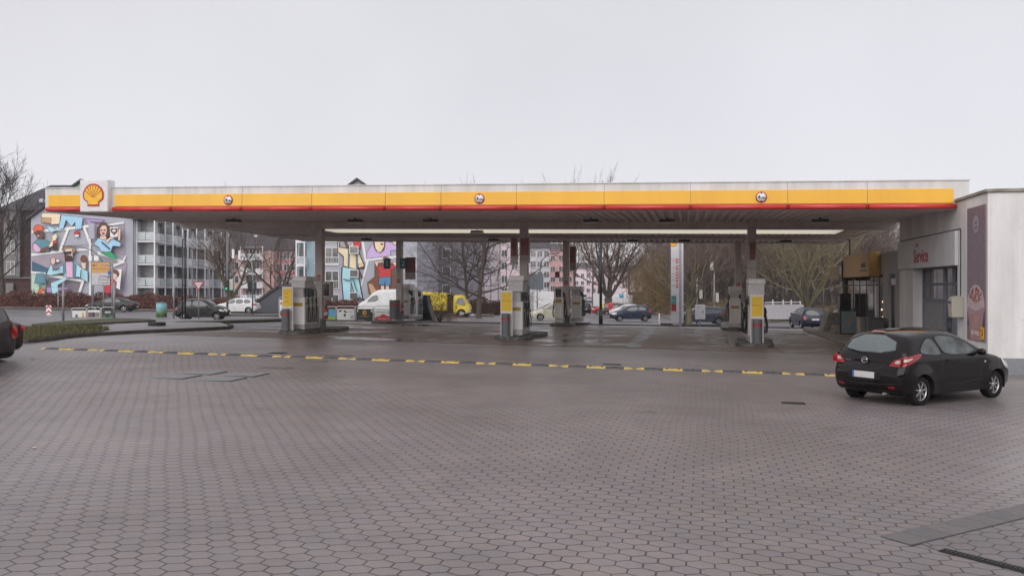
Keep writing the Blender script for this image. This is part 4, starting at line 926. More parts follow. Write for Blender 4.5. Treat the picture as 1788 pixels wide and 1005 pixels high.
def car(kind, name, label, cat, px, Y, heading, pm, L=None, hi=False, wheelm=None, group=None, xy=None):
    D = CARS[kind]; sL = (L or D['L'])/D['L']
    root = thing(name, label, cat, group=group)
    top = [(x*sL, z) for x, z in D['top']]; wx = [x*sL for x in D['wx']]
    B = Body(top, D['L']*sL, D['W'], wx, D['r'], D['zb'], D['belt'], D['H'], g=.05 if hi else .12, tumble=D.get('tum', .27), er=D.get('er', .09), crf=D.get('crf', .16), crr=D.get('crr', .07), nose=D.get('nose', .16))
    B.build(root, pm)
    for w in D['win']: B.side([(x*sL, z) for x, z in w], .008, m_glass, 'side_window', root)
    for ln in D.get('seam', []): B.line([(x*sL, z) for x, z in ln], .006, -.002, m_sk, 'door_seam', root)
    for hx, hz in D.get('hand', []):
        for k in (1, -1):
            w = B.Wf(hx*sL, hz); MB().tube([(hx*sL-.09, k*(w+.0), hz), (hx*sL-.07, k*(w+.03), hz), (hx*sL+.07, k*(w+.03), hz), (hx*sL+.09, k*w, hz)], .014, 6).build('door_handle', D.get('hm') or pm, root)
    for z0, z1, f0, f1 in [D['rear']]:
        B.rim([(z0, -f0), (z0, f0), (z1, f1), (z1, -f1)], .008, m_glass, 'rear_window', root, False)
    for z0, z1, f0, f1 in [D['wind']]:
        B.rim([(z0, -f0), (z0, f0), (z1, f1), (z1, -f1)], .008, m_glass, 'windscreen', root, True)
    if not hi:
        z0, z1 = D['tailz']; w = B.Wf(.08, z0)
        for k in (1, -1):
            B.rim([(z0, k*(w-.24)), (z0, k*(w-.02)), (z1, k*(w-.0)), (z1, k*(w-.14))], .012, m_tail, 'tail_light', root, False, sm=1)
            z2, z3 = D['headz']; wf = B.Wf(B.L-.12, z2)
            B.rim([(z2, k*(wf-.38)), (z2, k*(wf-.02)), (z3, k*wf), (z3, k*(wf-.2))], .012, m_head, 'headlight', root, True, sm=1)
        B.side([(.02*sL, z0), (D['tx']*sL, z0+.02), (D['tx']*sL, z1), (.08*sL, z1)], .01, m_tail, 'tail_light', root, sm=1)
        B.side([(L_ - .06 if (L_ := B.L) else 0, D['headz'][0]), (B.L-.42, D['headz'][0]+.04), (B.L-.5, D['headz'][1]), (B.L-.25, D['headz'][1])], .01, m_head, 'headlight', root, sm=1)
        B.rim([(D['pz'], -.26), (D['pz'], .26), (D['pz']+.11, .26), (D['pz']+.11, -.26)], .015, m_plate, 'number_plate', root, False, sm=0)
        B.rim([(.42, -.26), (.42, .26), (.52, .26), (.52, -.26)], .015, m_plate, 'number_plate', root, True, sm=0)
        B.rim([(.3, -.55), (.3, .55), (.62 if D['H'] < 1.9 else .8, .5), (.62 if D['H'] < 1.9 else .8, -.5)], .008, m_trim, 'grille', root, True, sm=1)
        B.rim([(.28, -.7), (.28, .7), (.38, .7), (.38, -.7)], .006, m_trim, 'rear_bumper_trim', root, False, sm=0)
    for k in (1, -1): mirror(B, root, D['mir'][0]*sL, D['mir'][1], D.get('mm') or pm, k)
    for x in wx:
        for k in (1, -1): wheel(root, x, k*(D['W']/2-.13), D['r'], .19, k, hi=hi, spokes=D.get('sp', 7 if hi else 6), m=wheelm)
    MB().box(.3*sL, B.L-.3, -D['W']/2+.28, D['W']/2-.28, .2, .32).build('underbody', m_trim, root)
    if xy: x, y = xy
    else: x, y = X(px, Y), Y
    for ch in root.children: ch.location.x -= B.L/2
    root.location = (x, y, zg(x, y)); root.rotation_euler = (0, 0, heading)
    return root, B
CARS = {
 'hatch3': dict(L=3.90, H=1.475, W=1.695, r=.298, zb=.22, wx=[.66, 3.15], belt=.96,
   top=[(.30, .22), (.12, .25), (.03, .36), (.0, .55), (.03, .72), (.09, .80), (.10, .93), (.15, 1.04), (.30, 1.26), (.40, 1.37), (.52, 1.41), (.9, 1.455), (1.35, 1.475), (1.75, 1.455), (2.1, 1.38), (2.45, 1.23), (2.85, 1.02), (3.0, .965), (3.3, .91), (3.6, .80), (3.8, .67), (3.89, .52), (3.9, .38), (3.84, .25), (3.6, .22)],
   win=[], rear=(1.02, 1.335, .60, .50), wind=(1.02, 1.40, .66, .50), tailz=(.78, 1.0), headz=(.62, .8), tx=.4, pz=.56, mir=(2.45, 1.0), er=.11, crr=.07, tum=.26, nose=.2, sp=7),
 'fiat': dict(L=3.55, H=1.49, W=1.63, r=.29, zb=.22, wx=[.62, 2.92], belt=.98,
   top=[(.3, .22), (.08, .28), (0, .45), (.02, .7), (.12, .92), (.3, 1.2), (.5, 1.38), (.8, 1.46), (1.3, 1.49), (1.8, 1.47), (2.15, 1.35), (2.5, 1.1), (2.65, 1.0), (3.0, .95), (3.3, .84), (3.5, .65), (3.55, .45), (3.5, .28), (3.3, .22)],
   win=[[(.62, 1.02), (1.15, 1.0), (1.15, 1.38), (.78, 1.36)], [(1.25, 1.0), (2.3, 1.0), (2.35, 1.06), (1.95, 1.34), (1.7, 1.39), (1.25, 1.39)]], seam=[[(1.2, .4), (1.2, 1.0)], [(2.3, .4), (2.4, .95)]], hand=[(1.4, .88)],
   rear=(1.02, 1.34, .6, .5), wind=(1.06, 1.38, .62, .5), tailz=(.72, .95), headz=(.6, .78), tx=.22, pz=.55, mir=(2.25, .98)),
 'mpv': dict(L=4.34, H=1.56, W=1.80, r=.32, zb=.22, wx=[.8, 3.47], belt=.98,
   top=[(.3, .22), (.08, .28), (0, .5), (.04, .8), (.12, 1.0), (.3, 1.28), (.45, 1.46), (.8, 1.53), (1.5, 1.56), (2.1, 1.54), (2.5, 1.44), (3.1, 1.12), (3.35, 1.02), (3.8, .93), (4.15, .78), (4.3, .6), (4.34, .45), (4.3, .28), (4.1, .22)],
   win=[[(.5, 1.08), (1.3, 1.02), (1.3, 1.43), (.75, 1.42)], [(1.36, 1.02), (2.12, 1.0), (2.12, 1.44), (1.36, 1.43)], [(2.18, 1.0), (3.1, 1.0), (2.95, 1.12), (2.45, 1.4), (2.18, 1.43)]], seam=[[(2.15, .35), (2.15, 1.0)], [(1.25, .45), (1.33, 1.0)], [(3.05, .35), (3.1, 1.0)]], hand=[(2.35, .88), (1.5, .9)],
   rear=(1.05, 1.4, .66, .55), wind=(1.1, 1.5, .68, .56), tailz=(.82, 1.02), headz=(.62, .8), tx=.36, pz=.62, mir=(2.95, 1.02)),
 'coupe': dict(L=4.80, H=1.42, W=1.86, r=.34, zb=.2, wx=[.95, 3.82], belt=.9,
   top=[(.3, .22), (.08, .28), (0, .45), (.03, .75), (.12, .92), (.45, .98), (.9, 1.14), (1.4, 1.33), (1.9, 1.41), (2.4, 1.42), (2.8, 1.36), (3.3, 1.1), (3.55, .98), (4.0, .92), (4.5, .78), (4.75, .6), (4.8, .42), (4.75, .27), (4.5, .2)],
   win=[[(1.15, .98), (1.9, .95), (1.9, 1.31), (1.5, 1.28)], [(1.96, .95), (3.25, .95), (3.2, 1.03), (2.75, 1.28), (2.4, 1.34), (1.96, 1.32)]], seam=[[(1.95, .35), (1.93, .95)], [(3.2, .35), (3.3, .95)]], hand=[(2.1, .82)],
   rear=(1.0, 1.3, .62, .55), wind=(1.0, 1.36, .68, .56), tailz=(.72, .86), headz=(.58, .72), tx=.3, pz=.45, mir=(3.05, .98), sp=5),
 'citroen': dict(L=4.28, H=1.64, W=1.75, r=.31, zb=.22, wx=[.75, 3.45], belt=1.02,
   top=[(.3, .22), (.06, .3), (0, .5), (.04, .95), (.16, 1.3), (.35, 1.52), (.8, 1.61), (1.6, 1.64), (2.2, 1.58), (2.7, 1.40), (3.3, 1.1), (3.6, .98), (3.95, .85), (4.2, .68), (4.28, .48), (4.25, .3), (4.05, .22)],
   win=[[(.35, 1.08), (.95, 1.04), (.95, 1.5), (.6, 1.48)], [(1.02, 1.04), (1.95, 1.02), (1.95, 1.5), (1.02, 1.5)], [(2.02, 1.02), (3.05, 1.0), (2.95, 1.12), (2.45, 1.42), (2.02, 1.5)], [(3.12, 1.0), (3.35, 1.0), (3.0, 1.18)]], seam=[[(2.0, .35), (2.0, 1.0)], [(1.0, .45), (1.0, 1.0)], [(3.1, .35), (3.1, 1.0)]], hand=[(2.2, .9), (1.2, .92)],
   rear=(1.1, 1.46, .66, .58), wind=(1.02, 1.5, .68, .56), tailz=(.85, 1.25), headz=(.66, .84), tx=.25, pz=.62, mir=(3.0, 1.04)),
 'hatch5': dict(L=3.70, H=1.45, W=1.60, r=.285, zb=.22, wx=[.58, 2.95], belt=.95,
   top=[(.3, .22), (.06, .28), (0, .48), (.03, .8), (.08, 1.0), (.3, 1.3), (.5, 1.41), (.9, 1.445), (1.4, 1.45), (1.9, 1.4), (2.3, 1.22), (2.7, 1.0), (3.0, .92), (3.35, .82), (3.62, .65), (3.7, .45), (3.66, .28), (3.45, .22)],
   win=[[(.42, 1.06), (1.2, 1.0), (1.2, 1.34), (.7, 1.33)], [(1.27, 1.0), (2.45, .98), (2.35, 1.08), (1.95, 1.3), (1.7, 1.35), (1.27, 1.35)]], seam=[[(1.24, .4), (1.24, 1.0)], [(2.4, .4), (2.45, .98)]], hand=[(1.45, .86)],
   rear=(1.04, 1.34, .58, .5), wind=(1.02, 1.36, .6, .5), tailz=(.84, 1.12), headz=(.62, .8), tx=.3, pz=.55, mir=(2.3, .98)),
 'wagon': dict(L=4.50, H=1.56, W=1.74, r=.31, zb=.24, wx=[.85, 3.60], belt=.98,
   top=[(.3, .25), (.08, .3), (0, .45), (.02, .75), (.06, .95), (.2, 1.32), (.3, 1.46), (.7, 1.52), (1.6, 1.55), (2.3, 1.54), (2.65, 1.45), (3.1, 1.18), (3.4, 1.0), (3.9, .92), (4.3, .78), (4.46, .6), (4.5, .42), (4.44, .28), (4.2, .24)],
   win=[[(.35, 1.06), (.98, 1.02), (.98, 1.42), (.5, 1.4)], [(1.06, 1.02), (1.98, 1.0), (1.98, 1.44), (1.06, 1.43)], [(2.06, 1.0), (3.15, 1.0), (3.0, 1.12), (2.6, 1.4), (2.06, 1.44)]], seam=[[(2.02, .35), (2.02, 1.0)], [(1.02, .45), (1.02, 1.0)]], hand=[(2.2, .88), (1.2, .9)],
   rear=(1.02, 1.4, .66, .56), wind=(1.06, 1.48, .66, .56), tailz=(.7, 1.0), headz=(.62, .8), tx=.2, pz=.68, mir=(3.0, 1.04)),
 'suv': dict(L=4.45, H=1.62, W=1.82, r=.35, zb=.26, wx=[.85, 3.52], belt=1.05,
   top=[(.3, .28), (.06, .36), (0, .55), (.03, .85), (.1, 1.05), (.35, 1.38), (.5, 1.52), (.9, 1.6), (1.6, 1.62), (2.3, 1.58), (2.7, 1.45), (3.15, 1.15), (3.4, 1.05), (3.9, .98), (4.3, .82), (4.43, .6), (4.45, .45), (4.4, .32), (4.15, .26)],
   win=[[(.55, 1.12), (1.1, 1.08), (1.1, 1.46), (.75, 1.44)], [(1.18, 1.08), (2.0, 1.06), (2.0, 1.5), (1.18, 1.49)], [(2.08, 1.06), (3.1, 1.06), (2.6, 1.42), (2.08, 1.5)]], seam=[[(2.04, .4), (2.04, 1.05)]], hand=[(2.2, .95)],
   rear=(1.1, 1.45, .66, .55), wind=(1.1, 1.52, .68, .58), tailz=(.85, 1.05), headz=(.7, .86), tx=.3, pz=.65, mir=(3.0, 1.1)),
 'van': dict(L=5.95, H=2.65, W=1.98, r=.34, zb=.3, wx=[1.05, 4.90], belt=1.35,
   top=[(.2, .3), (.04, .38), (0, .6), (.02, 1.6), (.06, 2.5), (.2, 2.62), (1.5, 2.65), (3.2, 2.65), (3.8, 2.58), (4.3, 2.36), (4.95, 1.78), (5.2, 1.5), (5.55, 1.35), (5.8, 1.15), (5.92, .85), (5.95, .5), (5.9, .35), (5.6, .3)],
   win=[[(3.85, 1.45), (4.9, 1.4), (4.95, 1.55), (4.5, 1.98), (4.25, 2.08), (3.85, 2.08)]], seam=[[(3.75, .45), (3.75, 2.2)], [(2.2, .45), (2.2, 2.3)]], hand=[(3.95, 1.25)],
   rear=(1.5, 2.1, .7, .66), wind=(1.55, 2.25, .82, .7), tailz=(.8, 1.4), headz=(.82, 1.02), tx=.1, pz=.55, mir=(4.9, 1.5), tum=.12, er=.14, nose=.14),
 'cab': dict(L=1.75, H=2.15, W=1.75, r=.38, zb=.42, wx=[.85], belt=1.2,
   top=[(.12, .42), (.0, .55), (.0, 1.4), (.04, 2.0), (.18, 2.12), (.6, 2.15), (.95, 2.12), (1.15, 2.0), (1.45, 1.45), (1.6, 1.2), (1.72, .95), (1.75, .6), (1.70, .42), (1.55, .40)],
   win=[[(.30, 1.3), (1.2, 1.12), (1.32, 1.3), (1.08, 1.85), (.9, 1.95), (.45, 1.9)]], seam=[[(.25, .6), (.25, 1.9)]], hand=[(.4, 1.12)],
   rear=(1.5, 1.9, .5, .5), wind=(1.25, 1.98, .72, .62), tailz=(.6, .7), headz=(.75, .95), tx=.06, pz=.5, mir=(1.45, 1.5), tum=.14, nose=.1, crf=.1, crr=.01),
}
# ---- the black hatchback in the foreground
m_blackp = mat('black_metallic', (.0075, .005, .0055), .10, .0, var=.15, scale=5, coat=.0, rvar=.03, spec=.33)
th = radians(30); rr_ = Vector((7.74, 16.25)); fd = Vector((cos(th), sin(th))); pr_ = Vector((-sin(th), cos(th)))
ctr = (rr_+pr_*.80+fd*(3.9/2-.66))*.972
CARS['hatch3']['hm'] = m_trim
mz, B = car('hatch3', 'parked_car', 'black three door hatchback parked by the white wall with its rear towards the camera', 'car', 0, 0, th, m_blackp, hi=True, xy=tuple(ctr))
def sub(o): o.location.x -= B.L/2; return o
mg = mat('hatch_glass', (.12, .145, .145), .03, var=.12, scale=1.5, spec=.9)
for o in mz.children:
    if o.name.startswith(('rear_window', 'windscreen')): o.data.materials[0] = mg
qw = [(.68, 1.04), (1.2, 1.0), (1.27, 1.04), (1.14, 1.30), (1.02, 1.34), (.88, 1.31), (.72, 1.2), (.62, 1.1)]
fw = [(1.36, 1.0), (2.38, 1.0), (2.45, 1.04), (2.40, 1.10), (2.08, 1.27), (1.75, 1.365), (1.42, 1.38), (1.2, 1.375), (1.27, 1.2)]
def gr_(p, d, c=None):
    cx = sum(q[0] for q in p)/len(p); cz = sum(q[1] for q in p)/len(p)
    return [(x+(x-cx)/max(.01, math.hypot(x-cx, z-cz))*d, z+(z-cz)/max(.01, math.hypot(x-cx, z-cz))*d) for x, z in p]
for p in (qw, fw):
    for o in B.side(gr_(p, .03), .003, m_trim, 'window_seal', mz, sm=2): sub(o)
    for o in B.side(p, .007, mat('side_glass', (.085, .10, .10), .03, var=.5, scale=2.2, spec=.8), 'side_window', mz, sm=2): sub(o)
B.rim([(.99, -.66), (.99, .66), (1.365, .545), (1.365, -.545)], .004, m_trim, 'rear_window_seal', mz, False, sm=2); sub(mz.children[-1]) if 0 else None
# (rim parts are shifted together below)
new = []
def R(*a, **k): o = B.rim(*a, **k); new.append(o); return o
for o in mz.children:
    if o.name.startswith('rear_window_seal'): new.append(o)
w_ = B.Wf(.12, .9)
for k in (1, -1):
    for s_ in B.side([(.0, .80), (.10, .80), (.36, .89), (.66, 1.03), (.60, 1.055), (.36, 1.025), (.0, .97)], .010, m_tail, 'tail_light', mz, sides=(k,), sm=1): new.append(s_)
    R([(.78, k*(w_-.26)), (.795, k*(w_-.05)), (.80, k*(w_+.04)), (.975, k*(w_+.04)), (.95, k*(w_-.1)), (.88, k*(w_-.2))], .011, m_tail, 'tail_light', mz, False, sm=1)
    R([(.855, k*(w_-.15)), (.865, k*(w_-.0)), (.93, k*(w_+.01)), (.92, k*(w_-.11))], .016, m_tailc, 'lamp_lens', mz, False, sm=2)
    for s_ in B.side([(.10, .885), (.24, .92), (.36, .98), (.10, .945)], .014, m_tailc, 'lamp_lens', mz, sides=(k,), sm=2): new.append(s_)
    R([(.36, k*.50), (.36, k*.66), (.42, k*.68), (.42, k*.52)], .008, m_tail, 'rear_reflector', mz, False, sm=1)
    for s_ in B.side([(3.42, .66), (3.80, .58), (3.82, .66), (3.5, .84), (3.28, .88)], .010, m_head, 'headlight', mz, sides=(k,), sm=2): new.append(s_)
    for s_ in B.side([(2.68, .80), (2.74, .80), (2.74, .83), (2.68, .83)], .012, mat('side_lamp', (.7, .68, .6), .2), 'side_indicator', mz, sides=(k,), sm=1): new.append(s_)
R([(.50, -.40), (.50, .40), (.68, .36), (.68, -.36)], .004, m_trim, 'plate_recess', mz, False, sm=1)
R([(.545, -.26), (.545, .26), (.655, .26), (.655, -.26)], .014, m_plate, 'number_plate', mz, False, sm=0)
R([(.547, .215), (.547, .258), (.653, .258), (.653, .215)], .017, m_pb, 'plate_band', mz, False, sm=0)
R([(.27, -.60), (.27, .60), (.335, .60), (.335, -.60)], .006, m_trim, 'bumper_insert', mz, False, sm=1)
R([(1.372, -.14), (1.372, .14), (1.395, .14), (1.395, -.14)], .02, m_tail, 'brake_light', mz, False, sm=0)
# seams: hatch shut line on the rear, doors on the sides
def rimline(pts, nm='shut_line', w=.005):
    q = []
    for a, c in zip(pts, pts[1:]):
        for i in range(6): q.append((a[0]+(c[0]-a[0])*i/6, a[1]+(c[1]-a[1])*i/6))
    q.append(pts[-1]); L_, R_ = [], []
    for i, p in enumerate(q):
        a = Vector(q[max(0, i-1)]); c = Vector(q[min(len(q)-1, i+1)]); d = (c-a).normalized(); nn = Vector((-d.y, d.x))*w; L_.append((p[0]+nn.x, p[1]+nn.y)); R_.append((p[0]-nn.x, p[1]-nn.y))
    R(L_+R_[::-1], .003, m_sk, nm, mz, False, sm=0)
rimline([(1.0, .73), (.84, .44), (.76, .40), (.715, .30), (.71, 0), (.715, -.30), (.76, -.40), (.84, -.44), (1.0, -.73)][1:-1])
def sline(pts): 
    n0 = set(mz.children); B.line(pts, .0055, -.003, m_sk, 'door_seam', mz)
    for o in set(mz.children)-n0: new.append(o)
sline([(1.30, .38), (1.24, .6), (1.30, .98)]); sline([(2.50, .36), (2.58, .62), (2.50, .98)]); sline([(1.30, .38), (2.50, .36)])
sline([(2.86, .84), (3.05, .93)]); sline([(3.50, .55), (3.35, .82)]); sline([(.45, .58), (.30, .70), (.10, .74)])
n0 = set(mz.children); B.line([(.98, .47), (1.8, .40), (2.75, .46)], .008, -.003, m_blackp, 'body_crease', mz); B.line([(.62, .985), (1.4, .95), (2.5, .92), (3.2, .86)], .007, -.003, m_blackp, 'body_crease', mz)
for o in set(mz.children)-n0: new.append(o)
rimline([(.47, -.74), (.45, -.4), (.445, 0), (.45, .4), (.47, .74)], 'bumper_line', .006)
for k in (1, -1):
    w = B.Wf(1.5, .9); o = MB().tube([(1.40, k*(w-.0), .885), (1.43, k*(w+.03), .89), (1.60, k*(w+.03), .895), (1.63, k*w, .895)], .015, 8).build('door_handle', m_blackp, mz); new.append(o)
# rocker and bumper crease highlights, wiper, badge, exhaust, spoiler
o = MB().tube([(.115, .02, 1.03), (.13, .2, 1.06), (.17, .42, 1.09)], .012, 6).build('wiper', m_trim, mz); new.append(o)
o.location = (-.085, 0, 0)
o = MB().tube([(.35, -.35, .25), (.1, -.35, .235)], .03, 10).build('exhaust', m_ps, mz); new.append(o)
xe = -.035
b = MB(); b.lathe([(.058, -.0), (.067, -.012), (.058, -.02), (.05, -.012), (.058, 0)], 24, 'x', (0, 0, 0))
b.tube([(-.012, -.05, .018), (-.015, -.02, .012), (-.016, 0, -.006), (-.015, .02, .012), (-.012, .05, .018)], .008, 6)
o = b.build('emblem', mat('chrome', (.7, .7, .7), .12, 1), mz); o.location = (xe+.02, 0, .90); o.scale = (1, 1.15, .95); new.append(o)
text('lettering', '2', .06, m_tail, mz, (0, .28, .88), rot=(pi/2, 0, -pi/2), depth=.003); o = [c for c in mz.children if c.name.startswith('lettering')][-1]; o.location.x = .012; new.append(o)
o = text('lettering', 'mazda', .05, MATS['chrome'], mz, (.005, .42, .88), rot=(pi/2, 0, -pi/2), depth=.003, sx=1.1); new.append(o); o.location.x = .02
for o in new: o.location.x -= B.L/2
mz.scale = (.925, .925, .925)
# ---- other vehicles
PI = pi
p_dark = paint('dark_grey_paint', (.035, .03, .032)); p_blk = paint('black_paint', (.018, .018, .02)); p_wht = paint('white_paint', (.66, .66, .67), .25, 0); p_bei = paint('beige_paint', (.44, .42, .33), .3, .2)
p_blue = paint('dark_blue_paint', (.018, .024, .05)); p_yel = paint('yellow_paint', (.78, .60, .04), .3, 0); p_red = paint('red_paint', (.42, .02, .025), .3, 0); p_sil = paint('silver_paint', (.42, .42, .44), .3, .4)
dim = paint('blue_grey_paint', (.04, .05, .065))
def rearcorner(kind, lab, px, Y, hd, pm, L):
    c, s_ = cos(hd), sin(hd); ctr = Vector((X(px, Y), Y)) + Vector((-s_, c))*(CARS[kind]['W']/2-.04) + Vector((c, s_))*L/2
    return car(kind, 'parked_car', lab, 'car', 0, 0, hd, pm, xy=tuple(ctr), L=L)
rearcorner('wagon', 'dark grey estate car cut off by the left edge, nearest to the camera', 33, 19.4, radians(163), p_dark, 4.5)
rearcorner('coupe', 'black saloon boot mostly hidden behind the estate at the left edge', 47, 22.0, radians(163), p_blk, 4.6)
car('coupe', 'parked_car', 'black coupe driving behind the banners on the far road at left', 'car', 196, 85.5, PI+.05, p_blk)
car('mpv', 'parked_car', 'white hatchback driving on the far road in front of the pink flats', 'car', 415, 88, PI, p_wht)
car('fiat', 'parked_car', 'small rounded black city car waiting behind the yield sign', 'car', 354, 62, .12, p_blk)
car('citroen', 'parked_car', 'beige people carrier passing behind the middle dispensers', 'car', 968, 79, PI, p_bei)
car('hatch5', 'parked_car', 'dark blue small hatchback on the road near the black lamp post', 'car', 1101, 80, PI, p_blue)
car('hatch3', 'parked_car', 'black car partly hidden behind the white cabinet', 'car', 1222, 72, PI, dim, L=4.2)
car('wagon', 'parked_car', 'dark blue estate car with roof rails leaving by the right exit', 'car', 1409, 64.5, radians(86), p_blue)
car('suv', 'parked_car', 'dark car seen from behind driving away up the street', 'car', 1019, 128, radians(92), p_blk)
car('van', 'delivery_van', 'white high roof delivery van behind the banners', 'van', 678, 87, PI, p_wht)
# sweeper truck: cab + yellow body
t = thing('sweeper_truck', 'yellow sweeper truck with a black gap between cab and body', 'truck')
x, y = X(778, 86), 86
cabt, CB = car('cab', 'cab', 'x', 'x', 0, 0, 0, p_yel, xy=(0, 0), wheelm=m_sw)
for ch in list(cabt.children):
    ch.parent = t; ch.location.x += 1.65
bpy.data.objects.remove(cabt)
o = MB().xz([(-2.75, .75), (.25, .62), (.25, 2.35), (-.2, 2.42), (-2.65, 2.5), (-2.8, 2.3)], -.85, .85).build('hopper', p_yel, t); fixn(o); bevel(o, .05, 2)
b = MB(); b.box(.28, .72, -.7, .7, .5, 2.25); b.build('engine_bay', m_trim, t)
b = MB(); b.box(-2.6, 2.2, -.5, .5, .45, .62); b.box(-1.6, .3, -.75, .75, .3, .6); b.build('chassis', m_trim, t)
for k in (1, -1): wheel(t, -1.75, k*.75, .38, .2, k, m=m_sw)
b = MB(); b.tube([(1.5, -.9, .25), (2.4, -.95, .5), (2.75, -.6, .5)], .04, 6); b.lathe([(0, .1), (.3, .1), (.32, .25), (0, .35)], 14, 'z', (2.75, -.5, 0)); b.build('brush_arm', mat('arm_grey', (.45, .45, .45), .5), t)
o = MB().lathe([(0, .1), (.05, .1), (.05, 0), (.06, 0)], 10).build('beacon', mat('beacon_orange', (.8, .25, .02), .3), t); o.location = (1.5, 0, 2.16)
t.location = (x, y, zg(x, y)); t['category'] = 'truck'
# white box truck and parked cars along the street on the right
def boxtruck(px, Y, h, lab, col=m_sw, w=2.3, hh=2.9, L=5.5):
    x = X(px, Y); t = thing('box_truck', lab, 'truck', (x, Y, zg(x, Y)), h)
    bevel(MB().box(-L/2, L/2-1.7, -w/2, w/2, .75, hh).build('box_body', col, t), .03, 1)
    o = MB().xz([(L/2-1.65, .5), (L/2, .5), (L/2, 1.2), (L/2-.25, 1.95), (L/2-.6, 2.15), (L/2-1.65, 2.15)], -w/2+.1, w/2-.1).build('cab', col, t); fixn(o); bevel(o, .05, 1)
    o = MB().xz([(L/2-1.2, 1.25), (L/2-.1, 1.25), (L/2-.35, 1.9), (L/2-1.2, 1.9)], -w/2+.085, w/2-.085).build('cab_window', m_glass, t); fixn(o)
    MB().box(-L/2+.1, L/2-.2, -.4, .4, .4, .74).build('chassis', m_trim, t)
    for xx in (-L/2+1.1, L/2-.9):
        for k in (1, -1): wheel(t, xx, k*(w/2-.15), .38, .2, k)
    for k in (1, -1): MB().box(-L/2-.02, -L/2, k*.9-.1, k*.9+.1, .5, .7).build('tail_light', m_tail, t)
    return t
boxtruck(1047, 150, radians(86), 'white box truck parked behind the black lamp post')
boxtruck(945, 100, radians(95), 'white camper van with a glazed rear standing behind the beige car', hh=2.8, L=5)
for px, Y, h, k, p, lab in [
  (1062, 118, 2.9, 'suv', p_red, 'red car parked nose out behind the person in the yellow vest'),
  (1078, 112, 3.0, 'wagon', p_dark, 'dark car parked between the red car and the white one'),
  (1090, 106, 3.05, 'hatch5', p_wht, 'white car parked just behind the dark blue hatchback'),
  (1072, 126, 2.9, 'mpv', p_wht, 'white car with red markings parked at the back of the group'),
  (1078, 160, 2.9, 'van', p_wht, 'white van parked beyond the round blue street sign'),
  (1088, 185, 2.8, 'hatch5', p_sil, 'silver car parked far back beside the dark green shed'),
  (976, 150, 1.57, 'suv', p_sil, 'nearest silver car in the row parked on the left of the street'),
  (983, 168, 1.57, 'mpv', p_dark, 'dark car second in the row parked on the left of the street'),
  (988, 186, 1.57, 'hatch5', p_wht, 'white car third in the row parked on the left of the street'),
  (993, 210, 1.57, 'mpv', p_sil, 'silver car at the far end of the row on the left of the street'),
  (1012, 215, 1.6, 'mpv', p_blk, 'dark car at the far end of the street'), (1018, 245, 1.6, 'van', p_wht, 'white van at the far end of the street'), (1028, 235, 1.6, 'suv', p_sil, 'silver car far away on the right of the street'),
  (1368, 95, 3.0, 'hatch5', p_wht, 'white car half hidden below the white wall on the right'),
  (1478, 96, 2.2, 'mpv', p_wht, 'white car far off seen between the concrete slab and the estate car')]:
    car(k, 'parked_car', lab, 'car', px, Y, h, p)
# ------------------------------------------------------------ people
def person(px, Y, lab, top, leg, h=1.75, face=0, arms='down'):
    x = X(px, Y); t = thing('person', lab, 'person', (x, Y, zg(x, Y)), face)
    vs_ = [(0, 0, .95), (0, 0, 1.15), (0, 0, 1.38), (0, 0, 1.50), (0, 0, 1.60), (0, -.01, 1.70),
           (.19, 0, 1.41), (.25, -.03, 1.13), (.24, -.12, .9), (.24, -.15, .81), (-.19, 0, 1.41), (-.26, -.02, 1.13), (-.25, -.1, .9), (-.25, -.13, .81),
           (.10, 0, .90), (.12, -.03, .5), (.12, .03, .09), (.13, -.13, .04), (-.10, 0, .90), (-.12, -.08, .5), (-.12, -.05, .09), (-.13, -.2, .04)]
    ed = [(0, 1), (1, 2), (2, 3), (3, 4), (4, 5), (2, 6), (6, 7), (7, 8), (8, 9), (2, 10), (10, 11), (11, 12), (12, 13), (0, 14), (14, 15), (15, 16), (16, 17), (0, 18), (18, 19), (19, 20), (20, 21)]
    rad = [.15, .13, .16, .065, .095, .075, .07, .05, .035, .035, .07, .05, .035, .035, .10, .065, .045, .04, .10, .065, .045, .04]
    me = bpy.data.meshes.new('body'); me.from_pydata(vs_, ed, []); o = bpy.data.objects.new('tmp', me); COL.objects.link(o)
    o.modifiers.new('s', 'SKIN'); 
    for v, r in zip(me.skin_vertices[0].data, rad): v.radius = (r, r)
    me.skin_vertices[0].data[0].use_root = True
    o.modifiers.new('ss', 'SUBSURF').levels = 1; bpy.context.view_layer.update()
    m2 = bpy.data.meshes.new_from_object(o.evaluated_get(bpy.context.evaluated_depsgraph_get())); bpy.data.objects.remove(o)
    for m in (mat('skin', (.5, .3, .22), .6), top, leg, mat('hair_brown', (.05, .03, .02), .8), m_trim): m2.materials.append(m)
    for f in m2.polygons:
        z = f.center.z; f.material_index = 4 if z < .1 else 2 if z < .93 and abs(f.center.x) < .2 else 0 if (z < .87) else 1 if z < 1.50 else (3 if z > 1.66 or (f.center.y > .03 and z > 1.56) else 0); f.use_smooth = True
    b = bpy.data.objects.new('body', m2); COL.objects.link(b); b.parent = t; b.scale = (h/1.75,)*3
    return t
m_hv = mat('hi_vis_yellow', (.72, .80, .04), .6); m_dk = mat('trousers_dark', (.02, .022, .03), .8); m_rj = mat('jacket_red', (.55, .03, .03), .6)
person(1050, 108, 'person in a yellow high visibility jacket walking by the black lamp post', m_hv, m_dk, 1.8, .3)
person(1066, 106, 'person in a red jacket standing in front of the parked red car', m_rj, m_rj, 1.8, -.5)
